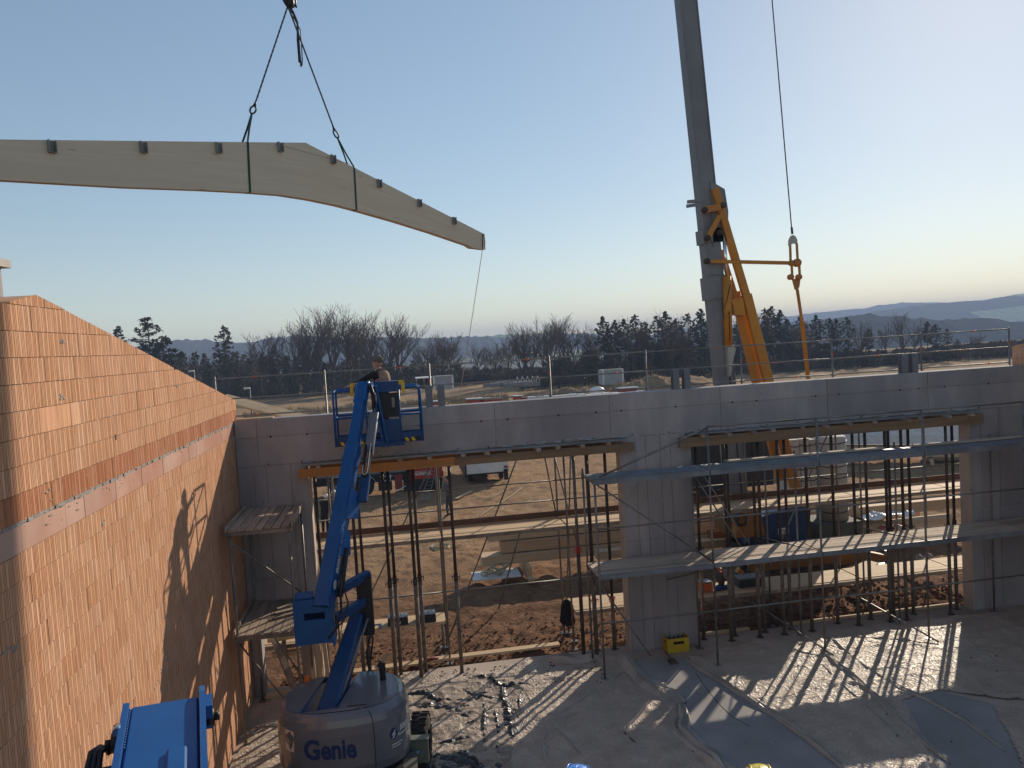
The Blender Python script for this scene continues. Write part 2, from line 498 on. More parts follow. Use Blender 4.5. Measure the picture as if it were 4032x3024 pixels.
def soil_material():
    mt = bpy.data.materials.new('soil')
    mt.use_nodes = True
    t = mt.node_tree
    b = t.nodes['Principled BSDF']
    b.inputs['Roughness'].default_value = 1
    b.inputs['Specular IOR Level'].default_value = .1
    g = N(t, 'NewGeometry')
    def noise(sc, det=6, vec=None, rough=.65):
        n = N(t, 'TexNoise')
        n.inputs['Scale'].default_value = sc
        n.inputs['Detail'].default_value = det
        n.inputs['Roughness'].default_value = rough
        t.links.new(vec or g.outputs['Position'], n.inputs['Vector'])
        return n.outputs[0]
    def ramp(src, stops):
        r = N(t, 'ValToRGB')
        e = r.color_ramp.elements
        while len(e) < len(stops): e.new(.5)
        for k, (p, c) in enumerate(stops):
            e[k].position = p
            e[k].color = (*c, 1)
        t.links.new(src, r.inputs[0])
        return r.outputs[0]
    def mix(f, a, c):
        mx = N(t, 'MixRGB')
        t.links.new(f, mx.inputs[0]); t.links.new(a, mx.inputs[1]); t.links.new(c, mx.inputs[2])
        return mx.outputs[0]
    fine = ramp(noise(5.0, 8), [(.3, (.105, .05, .028)), (.5, (.19, .097, .054)), (.7, (.30, .17, .1))])
    sand = ramp(noise(1.6, 8), [(.3, (.26, .15, .08)), (.55, (.38, .235, .13)), (.8, (.46, .305, .18))])
    sep = N(t, 'SeparateXYZ')
    t.links.new(g.outputs['Position'], sep.inputs[0])
    mr = N(t, 'MapRange')
    mr.inputs['From Min'].default_value, mr.inputs['From Max'].default_value = 21, 29
    t.links.new(sep.outputs['Y'], mr.inputs[0])
    ad = N(t, 'Math', operation='ADD')
    n0 = N(t, 'Math', operation='MULTIPLY_ADD')
    n0.inputs[1].default_value, n0.inputs[2].default_value = 1.4, -.7
    t.links.new(noise(.5, 5), n0.inputs[0])
    t.links.new(mr.outputs[0], ad.inputs[0]); t.links.new(n0.outputs[0], ad.inputs[1])
    ad.use_clamp = True
    c = mix(ad.outputs[0], fine, sand)
    # dark damp clods
    dk = ramp(noise(2.6, 9, rough=.75), [(.56, (0, 0, 0)), (.66, (1, 1, 1))])
    mu = N(t, 'Math', operation='MULTIPLY')
    mu.inputs[1].default_value = .55
    t.links.new(dk, mu.inputs[0])
    dark = N(t, 'RGB'); dark.outputs[0].default_value = (.13, .07, .045, 1)
    c = mix(mu.outputs[0], c, dark.outputs[0])
    # dry grass patches further off, green meadow in the valley
    mr2 = N(t, 'MapRange')
    mr2.inputs['From Min'].default_value, mr2.inputs['From Max'].default_value = 62, 100
    t.links.new(sep.outputs['Y'], mr2.inputs[0])
    gp = ramp(noise(.12, 6), [(.42, (0, 0, 0)), (.55, (1, 1, 1))])
    mu2 = N(t, 'Math', operation='MULTIPLY')
    t.links.new(gp, mu2.inputs[0]); t.links.new(mr2.outputs[0], mu2.inputs[1])
    gc = ramp(noise(1.5, 8), [(.3, (.2, .135, .075)), (.6, (.34, .24, .14)), (.75, (.24, .19, .09))])
    c = mix(mu2.outputs[0], c, gc)
    mr3 = N(t, 'MapRange')
    mr3.inputs['From Min'].default_value, mr3.inputs['From Max'].default_value = 165, 215
    t.links.new(sep.outputs['Y'], mr3.inputs[0])
    gg = ramp(noise(.006, 5), [(.4, (.07, .1, .035)), (.5, (.1, .085, .05)), (.6, (.13, .17, .06))])
    c = mix(mr3.outputs[0], c, gg)
    t.links.new(c, b.inputs['Base Color'])
    bp = N(t, 'Bump')
    bp.inputs['Strength'].default_value = 1.0
    bp.inputs['Distance'].default_value = .14
    t.links.new(noise(7, 9, rough=.7), bp.inputs['Height'])
    t.links.new(bp.outputs[0], b.inputs['Normal'])
    return mt
M_soil = soil_material()
go = bpy.data.objects.new('ground', grid_mesh('ground', V, F, M_soil))
COL.objects.link(go)
tag(go, 'churned sandy building ground running out to the fields', kind='structure')

# hills -----------------------------------------------------------------
def hill_material(name, field=(.16, .2, .08), th=.6, sc=.004):
    mt = bpy.data.materials.new(name)
    mt.use_nodes = True
    t = mt.node_tree
    b = t.nodes['Principled BSDF']
    b.inputs['Roughness'].default_value = 1
    b.inputs['Specular IOR Level'].default_value = 0
    g = N(t, 'NewGeometry')
    n = N(t, 'TexNoise'); n.inputs['Scale'].default_value = .03; n.inputs['Detail'].default_value = 8
    t.links.new(g.outputs['Position'], n.inputs['Vector'])
    r = N(t, 'ValToRGB')
    r.color_ramp.elements[0].color = (.018, .026, .016, 1); r.color_ramp.elements[1].color = (.06, .055, .035, 1)
    t.links.new(n.outputs[0], r.inputs[0])
    mp = N(t, 'Mapping'); mp.inputs['Scale'].default_value = (1, .35, 4)
    t.links.new(g.outputs['Position'], mp.inputs[0])
    v = N(t, 'TexNoise'); v.inputs['Scale'].default_value = sc; v.inputs['Detail'].default_value = 1.5
    t.links.new(mp.outputs[0], v.inputs['Vector'])
    r2 = N(t, 'ValToRGB'); r2.color_ramp.elements[0].position = th; r2.color_ramp.elements[1].position = th + .012
    t.links.new(v.outputs[0], r2.inputs[0])
    mx = N(t, 'MixRGB'); mx.inputs[2].default_value = (*field, 1)
    t.links.new(r2.outputs[0], mx.inputs[0]); t.links.new(r.outputs[0], mx.inputs[1])
    t.links.new(mx.outputs[0], b.inputs['Base Color'])
    return mt
def hill(name, label, Y, pts, depth, mat, seed, tree=3.0, base=-30.0):
    """a ridge: pts are (x, height) along its crest at distance Y, falling away to front and back"""
    x0, x1 = pts[0][0], pts[-1][0]
    X = np.linspace(x0, x1, 420)
    H = np.interp(X, [p[0] for p in pts], [p[1] for p in pts])
    T = np.linspace(-1, 1, 25)
    gx, gt = np.meshgrid(X, T)
    prof = np.cos(np.clip(gt, -1, 1) * math.pi / 2) ** 1.1
    z = base + (H[None, :] - base) * prof
    rough = (fbm(gx / 14, gt * 40, 3, seed) + .5 * fbm(gx / 5, gt * 90, 2, seed + 5)) * tree * 2.6
    z = z + rough * np.where(prof > .1, 1, 0)
    y = Y + gt * depth + 30 * fbm(gx / 200, gt * 2, 3, seed + 2)
    V = np.stack([gx.ravel(), y.ravel(), z.ravel()], 1)
    nx, ny = len(X), len(T)
    ii = np.arange(nx * ny).reshape(ny, nx)
    F = np.stack([ii[:-1, :-1].ravel(), ii[:-1, 1:].ravel(), ii[1:, 1:].ravel(), ii[1:, :-1].ravel()], 1)
    o = bpy.data.objects.new(name, grid_mesh(name, V, F, mat, False))
    COL.objects.link(o)
    return tag(o, label, kind='structure')
def crest(Y, pix):
    out = []
    for px, py in pix:
        p = at(px, py, Y)
        out.append((p.x, p.z))
    return out
def ext(pts, l, r):
    return [(pts[0][0] - l, pts[0][1] - 6)] + pts + [(pts[-1][0] + r, pts[-1][1])]
hill('hill', 'blue wooded ridge low on the left horizon', 1150, ext(crest(1150, [(420, 1392), (680, 1342), (800, 1342), (960, 1352), (1060, 1335), (1180, 1325), (1330, 1333), (1600, 1330), (1760, 1332)]), 300, 60), 200, hill_material('hill_wood_a', (.1, .14, .06), .62), 3, 2.6)
hill('hill', 'pale blue ridge with green fields in the middle of the horizon', 1450, ext(crest(1450, [(1300, 1345), (1700, 1336), (1840, 1328), (2000, 1318), (2150, 1312), (2500, 1318), (2900, 1330)]), 60, 200), 260, hill_material('hill_wood_b', (.2, .26, .11), .5), 13, 1.8)
hill('hill', 'palest far hill on the right skyline', 1950, ext(crest(1950, [(2900, 1275), (3216, 1232), (3330, 1220), (3420, 1214), (3480, 1200), (3570, 1191), (3660, 1191), (3760, 1194), (3900, 1196), (4100, 1200)]), 200, 400), 200, hill_material('hill_wood_c', (.1, .13, .07), .7), 23, 1.6)
hill('hill', 'blue hill with a bright field on the right skyline', 1350, ext(crest(1350, [(2900, 1290), (3330, 1250), (3460, 1226), (3620, 1204), (3760, 1190), (3930, 1180), (3960, 1168), (4040, 1156), (4200, 1150)]), 200, 500), 260, hill_material('hill_wood_d', (.34, .4, .2), .585, .0055), 37, 2.0)
hill('hill', 'dark wooded ridge nearest on the right', 620, ext(crest(620, [(3000, 1300), (3260, 1262), (3390, 1246), (3480, 1252), (3560, 1268), (3640, 1262), (3700, 1266), (3790, 1260), (3860, 1258), (3940, 1275), (4060, 1292)]), 120, 260), 150, hill_material('hill_wood_e', (.05, .06, .035), .8), 47, 2.6, -30)

# air ------------------------------------------------------------------
hz = MB().b2((-2600, -70, -58), (3000, 2500, 48))
ho = hz.obj('haze', [], None)
tag(ho, 'thin blue haze in the air', kind='stuff')
hm = bpy.data.materials.new('haze')
hm.use_nodes = True
ht = hm.node_tree
ht.nodes.clear()
hv = N(ht, 'VolumePrincipled')
hv.inputs['Color'].default_value = (.52, .66, .95, 1)
hv.inputs['Density'].default_value = .00055
hv.inputs['Anisotropy'].default_value = 0.0
hout = N(ht, 'OutputMaterial')
ht.links.new(hv.outputs[0], hout.inputs['Volume'])
ho.data.materials.clear()
ho.data.materials.append(hm)

# floor slab -----------------------------------------------------------
tag(MB().b2((-3.9, -6, -.3), (15.9, 17.9, 0)).obj('floor_slab', M_slab), 'grey concrete floor slab of the hall', kind='structure')
# ------------------------------------------------------------------ clay block gable walls
def block_material(name, tones, eff=0.0):
    mt = bpy.data.materials.new(name)
    mt.use_nodes = True
    t = mt.node_tree
    b = t.nodes['Principled BSDF']
    b.inputs['Roughness'].default_value = .92
    b.inputs['Specular IOR Level'].default_value = .15
    at_ = N(t, 'Attribute'); at_.attribute_name = 'rnd'
    oi = N(t, 'ObjectInfo')
    ad = N(t, 'Math', operation='ADD'); t.links.new(at_.outputs['Fac'], ad.inputs[0]); t.links.new(oi.outputs['Random'], ad.inputs[1])
    fr = N(t, 'Math', operation='FRACT'); t.links.new(ad.outputs[0], fr.inputs[0])
    r = N(t, 'ValToRGB')
    e = r.color_ramp.elements
    while len(e) < len(tones): e.new(.5)
    for k, c in enumerate(tones):
        e[k].position = k / (len(tones) - 1); e[k].color = (*c, 1)
    t.links.new(fr.outputs[0], r.inputs[0])
    g = N(t, 'NewGeometry')
    mp = N(t, 'Mapping'); mp.inputs['Scale'].default_value = (1, 14, 1.2)
    t.links.new(g.outputs['Position'], mp.inputs[0])
    n = N(t, 'TexNoise'); n.inputs['Scale'].default_value = 2.2; n.inputs['Detail'].default_value = 7
    t.links.new(mp.outputs[0], n.inputs['Vector'])
    r2 = N(t, 'ValToRGB')
    r2.color_ramp.elements[0].position, r2.color_ramp.elements[1].position = .3, .7
    r2.color_ramp.elements[0].color = (.74, .66, .6, 1); r2.color_ramp.elements[1].color = (1.12, 1.1, 1.08, 1)
    t.links.new(n.outputs[0], r2.inputs[0])
    mx = N(t, 'MixRGB', blend_type='MULTIPLY'); mx.inputs[0].default_value = 1
    t.links.new(r.outputs[0], mx.inputs[1]); t.links.new(r2.outputs[0], mx.inputs[2])
    out = mx.outputs[0]
    # pale salts and mortar smears
    n3 = N(t, 'TexNoise'); n3.inputs['Scale'].default_value = 1.1 if eff else 2.3; n3.inputs['Detail'].default_value = 8; n3.inputs['Roughness'].default_value = .75
    mp3 = N(t, 'Mapping'); mp3.inputs['Scale'].default_value = (1, 4, .8)
    t.links.new(g.outputs['Position'], mp3.inputs[0]); t.links.new(mp3.outputs[0], n3.inputs['Vector'])
    r3 = N(t, 'ValToRGB')
    r3.color_ramp.elements[0].position, r3.color_ramp.elements[1].position = (.55, .7) if eff else (.7, .78)
    t.links.new(n3.outputs[0], r3.inputs[0])
    mu = N(t, 'Math', operation='MULTIPLY'); mu.inputs[1].default_value = .6 if eff else .35
    t.links.new(r3.outputs[0], mu.inputs[0])
    m3 = N(t, 'MixRGB'); m3.inputs[2].default_value = (.6, .5, .43, 1)
    t.links.new(mu.outputs[0], m3.inputs[0]); t.links.new(out, m3.inputs[1])
    t.links.new(m3.outputs[0], b.inputs['Base Color'])
    bp = N(t, 'Bump'); bp.inputs['Strength'].default_value = .25; bp.inputs['Distance'].default_value = .004
    n4 = N(t, 'TexNoise'); n4.inputs['Scale'].default_value = 45; n4.inputs['Detail'].default_value = 4
    t.links.new(g.outputs['Position'], n4.inputs['Vector'])
    t.links.new(n4.outputs[0], bp.inputs['Height']); t.links.new(bp.outputs[0], b.inputs['Normal'])
    return mt
M_brick = block_material('clay_block', [(.61, .35, .215), (.645, .385, .245), (.59, .33, .195), (.66, .405, .265), (.625, .36, .225), (.585, .32, .185)])
M_brickr = block_material('red_clay_block', [(.46, .2, .11), (.50, .235, .135), (.43, .18, .095), (.53, .27, .16)], eff=1)
M_groove = pm('clay_groove_shade', (.36, .16, .085), (.32, .14, .07), scale=6, rough=1)  # same clay, darkened: the shade inside the grooves is painted in

BL, BH, GAP = .248, .25, .0055
def block_geo(y0, y1, z0, ztop, sx=1, thick=.30, grooves=9, dep=.007):
    """one ribbed clay block; front at x=0 facing +sx, local to (0, y0, z0). ztop is a function y->top"""
    vs, fs, mi = [], [], []
    L = y1 - y0
    prof = []
    if grooves:
        pitch = .248 / (grooves + .6)
        k = 0
        y = pitch * .8
        prof.append((0, 0))
        while y < L - pitch * .4:
            w = .0045
            if k % 4 != 3:
                prof += [(y - w, 0), (y, -dep), (y + w, 0)]
            y += pitch
            k += 1
        prof.append((L, 0))
    else:
        prof = [(0, 0), (L, 0)]
    n = len(prof)
    for y, d in prof:
        t = max(ztop(y0 + y) - z0, .004)
        vs += [(sx * d, y, 0), (sx * d, y, t)]
    for i in range(n - 1):
        q = (2 * i, 2 * i + 2, 2 * i + 3, 2 * i + 1)
        fs.append(q if sx > 0 else q[::-1])
        mi.append(1 if (prof[i][1] < 0 or prof[i + 1][1] < 0) else 0)
    b = len(vs)
    t0, t1 = max(ztop(y0) - z0, .004), max(ztop(y1) - z0, .004)
    vs += [(-sx * thick, 0, 0), (-sx * thick, 0, t0), (-sx * thick, L, 0), (-sx * thick, L, t1)]
    e = 2 * (n - 1)
    for q in ((0, 1, b + 1, b), (e + 1, e, b + 2, b + 3), (1, e + 1, b + 3, b + 1), (b, b + 1, b + 3, b + 2)):
        fs.append(q); mi.append(0)
    return vs, fs, mi
def block_mesh(name, geos, rnds, mats):
    vs, fs, mi, ra = [], [], [], []
    for (v, f, m_), off, rn in geos:
        b = len(vs)
        vs += [(x + off[0], y + off[1], z + off[2]) for x, y, z in v]
        fs += [tuple(i + b for i in q) for q in f]
        mi += m_
        ra += [rn] * len(f)
    me = bpy.data.meshes.new(name)
    me.from_pydata(vs, [], fs)
    for mt in mats: me.materials.append(mt)
    me.polygons.foreach_set('material_index', mi)
    a = me.attributes.new('rnd', 'FLOAT', 'FACE')
    a.data.foreach_set('value', ra)
    me.update()
    return me

def proj(p):
    v = np.array(p, float) - CAM
    z = v @ _f
    return 2016 + FPX * (v @ _r) / z, 1512 - FPX * (v @ _u) / z, z
def gable(y):
    return 8.15 - .1775 * abs(y - 8.5)
rng = random.Random(5)
SMOOTH = set()
def build_gable(name, label, X, sx, ya, yb, n_parts, band_lo=5.75):
    root = thing(name, label, 'wall', (X, 12, 0))
    zs = [(band_lo - .25 * k - .25, band_lo - .25 * k, 'n') for k in range(23)]
    zs.append((band_lo, 6.0, 'band'))
    zs += [(6.03 + .25 * k, 6.28 + .25 * k, 'r' if k == 0 else 'n') for k in range(9)]
    blocks = []
    for ci, (z0, z1, kind) in enumerate(zs):
        step = BL if kind != 'band' else .5
        off = (.5 if ci % 2 else 0) * step + rng.uniform(-.03, .03)
        y = ya + off - step
        while y < yb:
            a, b = max(y, ya), min(y + step, yb)
            y += step
            if b - a < .03: continue
            top = lambda q, z1=z1: min(z1 - GAP, gable(q))
            if max(top(a), top(b)) - z0 < .03: continue
            cut = min(gable(a), gable(b)) < z1 - GAP
            full = (not cut) and abs(b - a - step) < 1e-6
            blocks.append((a, b, z0, top, kind, full, ci))
    def score(bk):
        a, b, z0 = bk[0], bk[1], bk[2]
        px, py, zc = proj((X, (a + b) / 2, z0 + .12))
        if zc < 1 or px < -80 or px > 4110 or py < -80 or py > 3110: return -1
        return (b - a) / zc ** 2 * abs(X) / math.hypot(X, (a + b) / 2)
    order = sorted(range(len(blocks)), key=lambda i: -score(blocks[i]))
    sel = set(i for i in order[:n_parts] if score(blocks[i]) > 0)
    shared = {}
    rest = []
    for i, (a, b, z0, top, kind, full, ci) in enumerate(blocks):
        px, py, zc = proj((X, (a + b) / 2, z0 + .12))
        smooth_one = (ci == 27 and 8.3 < a < 9.3) and sx > 0
        gro = 0 if (kind == 'band' or smooth_one) else 9
        mats = {'n': [M_brick, M_groove], 'r': [M_brickr, M_groove], 'band': [M_band, M_groove]}[kind]
        jx = rng.uniform(-.003, .004)
        if i in sel:
            key = (kind, gro, round(top(a) - z0, 3)) if full else None
            var = rng.randrange(3)
            if key and (key, var) in shared:
                me = shared[(key, var)]
            else:
                me = block_mesh('block', [(block_geo(a + GAP / 2, b - GAP / 2, z0, top, sx, .3, gro), (0, 0, 0), rng.random())], None, mats)
                if key: shared[(key, var)] = me
            o = bpy.data.objects.new('brick', me)
            COL.objects.link(o)
            o.parent = root
            o.location = (jx, a + GAP / 2 - 12, z0)
        else:
            rest.append((kind, (block_geo(a + GAP / 2, b - GAP / 2, z0, top, sx, .3, gro), (jx, a + GAP / 2 - 12, z0), rng.random())))
    # the remaining small far blocks: one part
    vs = [r for r in rest]
    geos = [g for k, g in vs]
    mats = [M_brick, M_groove, M_brickr, M_band]
    remap = {'n': {0: 0, 1: 1}, 'r': {0: 2, 1: 1}, 'band': {0: 3, 1: 1}}
    geos2 = []
    for k, ((v, f, m_), off, rn) in vs:
        geos2.append(((v, f, [remap[k][q] for q in m_]), off, rn))
    o = bpy.data.objects.new('brick', block_mesh('blocks', geos2, None, mats))
    COL.objects.link(o); o.parent = root; o['kind'] = 'stuff'
    # bed joint on top of the smooth band, ragged
    mb = MB()
    n = int((yb - ya) / .12)
    for k in range(n):
        a = ya + k * (yb - ya) / n
        b = a + (yb - ya) / n
        pr = rng.uniform(-.004, .014) * sx
        dz = rng.uniform(-.012, .004)
        mb.b2((min(X - sx * .3, X + pr), a, 6.0 + dz), (max(X - sx * .3, X + pr), b, 6.029))
    mb.obj('mortar_bed', M_mortar, root)
    return root
left_wall = build_gable('brick_wall', 'sunlit orange clay block gable wall on the left, its top sloping down', -3.47, 1, 1.0, 17.9, 299)
# mortar dabs on the left wall
mb = MB()
for px, py in ((240, 1560), (700, 1520), (640, 1285), (1280, 1300), (245, 1345), (460, 1330), (410, 2060), (640, 2640), (660, 2590), (620, 2690), (30, 2560), (55, 2555)):
    d = ray(px, py)
    p = Vector(CAM + d * (-3.466 / d[0]))
    if p.y > 17.5 or p.z > gable(p.y) - .05: continue
    for k in range(6):
        mb.sphere(p + Vector((-.003, rng.gauss(0, .05), rng.gauss(0, .02))), (.005, rng.uniform(.01, .045), rng.uniform(.006, .02)), 7, 5)
mb.obj('mortar_dab', M_mortar, left_wall)
mb = MB()
for k in range(420):
    y = rng.uniform(6.5, 17.3)
    z = 5.75 - .25 * rng.randrange(0, 22) if rng.random() < .6 else 6.28 + .25 * rng.randrange(0, 8)
    if z > gable(y) - .1: continue
    L = rng.uniform(.01, .07)
    mb.sphere((-3.4705, y, z - .002 + rng.gauss(0, .005)), (.003, L, rng.uniform(.003, .008)), 6, 4)
for k in range(90):
    y = rng.uniform(6.8, 17.3); z = 6.0 + abs(rng.gauss(0, .07))
    mb.sphere((-3.470, y, z), (.003, rng.uniform(.01, .05), rng.uniform(.004, .015)), 6, 4)
for k in range(60):
    y = rng.uniform(6.8, 17.3); z = 5.98 - abs(rng.gauss(0, .05))
    mb.sphere((-3.470, y, z), (.002, rng.uniform(.02, .09), rng.uniform(.004, .014)), 6, 4)
o = mb.obj('mortar_smear', pm('mortar_smear', (.42, .29, .21), (.30, .21, .155), scale=14, rough=1), left_wall); o['kind'] = 'stuff'
# small hole in one block
d = ray(455, 1722); p = Vector(CAM + d * (-3.468 / d[0]))
MB().box(p + Vector((-.002, 0, 0)), (.008, .05, .07)).obj('fixing_hole', M_black, left_wall)

# right-hand gable wall, mostly out of the picture
rw = thing('brick_wall', 'brick orange clay block wall end in shade at the far right edge', 'wall', (15.65, 10, 0))
mb, geos = MB(), []
for ci in range(34):
    z0 = .0 + ci * .25
    y = -3.0 + (.12 if ci % 2 else 0)
    while y < 17.86:
        b = min(y + BL * 2, 17.9)
        top = lambda q: min(z0 + .247, gable(q) + .05)
        if top(y) - z0 > .03 and top(b) - z0 > .03:
            geos.append((block_geo(y, b - .003, z0, top, -1, .3, 0), (0, y - 10, z0), rng.random()))
        y += BL * 2
o = bpy.data.objects.new('brick', block_mesh('blocks', geos, None, [M_brick, M_groove]))
COL.objects.link(o); o.parent = rw; o.location = (-.12, 0, 0); o['kind'] = 'stuff'

# ------------------------------------------------------------------ concrete wall with two openings
CW = thing('concrete_wall', 'grey cast concrete wall with two wide openings, across the hall', 'wall', (6, 17.68, 0))
Y0, Y1, ZT, ZL = 17.5, 17.86, 6.06, 5.05
XL, XA, XB, XC, XD, XR = -3.46, -2.0, 5.05, 6.7, 13.97, 15.52
mb = MB()
mb.b2((XL, Y0, ZL), (XR, Y1, ZT))
DX0, DX1, DZ = -3.25, -2.42, 1.95       # small door through the left pier
for a, b in ((XB, XC), (XD, XR)):
    mb.b2((a, Y0, -.3), (b, Y1, ZL - .001))
mb.b2((XL, Y0, DZ), (XA, Y1, ZL - .001)); mb.b2((XL, Y0, -.3), (DX0, Y1, DZ - .001)); mb.b2((DX1, Y0, -.3), (XA, Y1, DZ - .001))
mb.obj('wall_core', M_conc, CW)
def face_panel(a, b, z0, z1):
    g = .009
    MB().b2((a + g, Y0 - .016, z0 + g), (b - g, Y0 - .0005, z1 - g)).obj('formwork_imprint', M_conc, CW)
cols_ = [XL, -3.0, -.5, 2.16, 4.82, 7.5, 10.2, 12.85, XR]
for k in range(len(cols_) - 1):
    face_panel(cols_[k], cols_[k + 1], 5.67, ZT - .003)
    face_panel(cols_[k], cols_[k + 1], ZL + .004, 5.67)
for a, b in ((XL, -3.12), (-3.12, -2.86), (-2.86, -2.35), (-2.35, XA)):
    face_panel(a, b, 2.6, ZL - .004); face_panel(a, b, DZ + .002, 2.6)
face_panel(XL, DX0 - .004, .004, DZ); face_panel(DX1 + .004, XA, .004, DZ)
for a, b in ((XB, 5.38), (5.38, 5.62), (5.62, 5.98), (5.98, 6.22), (6.22, XC)):
    face_panel(a, b, 2.62, ZL - .004); face_panel(a, b, .004, 2.62)
for a, b in ((XD, 14.25), (14.25, 14.75), (14.75, XR)):
    face_panel(a, b, 2.6, ZL - .004); face_panel(a, b, .004, 2.6)
for x in (-2.72, -1.95, -.1, .5, 1.85, 2.45, 3.62, 4.5, 5.1, 6.4, 7.8, 8.4, 9.9, 10.5, 12.1, 12.6, 13.3, 14.5):
    mb = MB()
    mb.lathe([(.024, 0), (.02, -.004), (.011, .003), (.0, .004)], (x, Y0 - .0185, 5.67 + rng.uniform(-.008, .008)), 10, axis='y')
    mb.obj('tie_hole', M_black, CW)
for x in np.arange(-2.9, 15, .82):
    MB().box((x + rng.uniform(-.1, .1), Y0 - .02, ZL + .03 + rng.uniform(-.01, .02)), (.022, .012, .03)).obj('form_nail', M_black, CW)
# ragged laitance line along the lintel foot
mb = MB()
for k in range(150):
    x = rng.uniform(-2.2, 14.2)
    l = rng.uniform(.05, .35)
    mb.sphere((x, Y0 - .016, ZL + rng.uniform(-.01, .05)), (l / 2, .006, rng.uniform(.006, .022)), 7, 5)
mb.obj('laitance', pm('laitance', (.4, .39, .4), (.33, .32, .33), scale=9, rough=.9), CW)
# pale board lining in the reveals
for x, s, w in ((XA, 1, .36), (XB, -1, .36), (XC, 1, .36), (XD, -1, .36)):
    for z0, z1 in ((-.02, 1.55), (1.553, 3.2), (3.203, 4.7)):
        MB().b2((min(x, x + s * .028), Y0 + .005, z0), (max(x, x + s * .028), Y1 + .01, z1)).obj('jamb_board', M_board, CW)
# upright steel forks cast into the top of the wall
for xc in (.87, 6.62, 12.47):
    for s in (-1, 1):
        mb = MB()
        x = xc + s * .135
        mb.b2((x - .075, Y0 + .07, ZT - .02), (x + .075, Y0 + .078, ZT + .47))
        mb.b2((x - .075, Y0 + .24, ZT - .02), (x + .075, Y0 + .248, ZT + .47))
        mb.b2((x - .005, Y0 + .0785, ZT - .02), (x + .005, Y0 + .2395, ZT + .47))
        mb.obj('steel_upright', pm('primed_steel_%d' % len(MATS), (.2, .2, .215), (.17, .17, .18), scale=3, rough=.6), CW)

# ------------------------------------------------------------------ formwork under the lintels
def h20(x0, x1, y, z0, z1, mat, label):
    t = thing('formwork_beam', label, 'timber beam', ((x0 + x1) / 2, y, z0), 'timber beams under the lintels')
    h = z1 - z0
    mb = MB()
    mb.b2((x0, y - .04, z0), (x1, y + .04, z0 + .04)); mb.b2((x0, y - .04, z1 - .04), (x1, y + .04, z1))
    mb.obj('flange', mat, t)
    mb = MB().b2((x0 + .005, y - .016, z0 + .0405), (x1 - .005, y + .016, z1 - .0405))
    mb.obj('web', mat, t)
    return t
h20(-2.18, 1.2, 17.36, 4.74, 4.93, M_h20, 'bright orange-yellow formwork beam under the left lintel, on the room side')
h20(-2.1, 1.3, 18.02, 4.74, 4.93, M_h20, 'orange-yellow formwork beam behind the bright one, outer side of left lintel')
t = thing('formwork_beam', 'brown solid timber beam carrying the right half of the left lintel', 'timber beam', (3.15, 17.36, 4.74), 'timber beams under the lintels')
MB().b2((1.2, 17.31, 4.74), (5.3, 17.41, 4.93)).obj('timber', M_h20b, t)
h20(1.3, 5.3, 18.02, 4.74, 4.93, M_h20b, 'brown formwork beam on the outer side of the left lintel, right half')
t = thing('formwork_beam', 'long dark brown timber beam under the right lintel, on the room side', 'timber beam', (10.3, 17.36, 4.74), 'timber beams under the lintels')
MB().b2((6.4, 17.31, 4.72), (14.2, 17.41, 4.95)).obj('timber', M_h20b, t)
h20(6.5, 14.1, 18.02, 4.74, 4.93, M_h20b, 'brown formwork beam on the outer side of the right lintel')
for nm, xa, xb in (('left', -2.0, 5.05), ('right', 6.7, 13.97)):
    t = thing('formwork_deck', 'plywood formwork deck on cross joists under the %s lintel' % nm, 'formwork', ((xa + xb) / 2, 17.68, 4.931))
    MB().b2((xa + .03, 17.44, 5.0), (xb - .03, 17.92, 5.048)).obj('plywood', M_h20b, t)
    MB().b2((xa - .1, 17.3, 5.0), (xb + .1, 17.49, 5.04)).obj('edge_board', M_deck, t)
    x = xa + .25
    while x < xb - .1:
        p = rng.uniform(0, .25) if rng.random() < .5 else rng.uniform(0, .06)
        MB().b2((x - .05, 17.26 - p, 4.931), (x + .05, 18.1, 4.998)).obj('joist', M_oldw, t)
        x += rng.uniform(.45, .75)

# ------------------------------------------------------------------ steel props
def make_prop(label, H, collar, split, mats):
    t = thing('steel_prop', label, 'prop', (0, 0, 0), 'steel props under the lintels')
    m1, m2 = mats
    MB().tube((0, 0, .008), (0, 0, split), .044, n=8).obj('outer_tube', m1, t, True)
    MB().tube((0, 0, split), (0, 0, H - .01), .036, n=8).obj('inner_tube', m2, t, True)
    MB().box((0, 0, .004), (.16, .14, .008)).obj('foot_plate', m2, t, True)
    MB().box((0, 0, H - .005), (.13, .13, .008)).obj('head_plate', m2, t, True)
    mb = MB().tube((0, 0, split - .12), (0, 0, split + .03), .05, n=8)
    mb.bar((-.1, 0, split - .03), (.1, 0, split - .03), .016, .016)
    mb.tube((-.085, 0, split - .1), (-.085, 0, split + .01), .008, n=5); mb.tube((.085, 0, split - .1), (.085, 0, split + .01), .008, n=5)
    mb.obj('collar_nut', collar, t, True)
    return t
P_dark = make_prop('x', 4.73, M_prop, 2.25, (M_propg, M_prop))
P_red = make_prop('x', 4.73, M_red, 2.6, (M_prop, M_propg))
P_redlow = make_prop('x', 4.73, M_red, 1.25, (M_propg, M_prop))
first = {}
def prop(proto, x, y, label, rz=0):
    if id(proto) not in first:
        first[id(proto)] = 1
        proto.location = (x, y, 0.0); proto.rotation_euler = (0, 0, rz); proto['label'] = label
        return proto
    return dup(proto, (x, y, 0.0), rz, label)
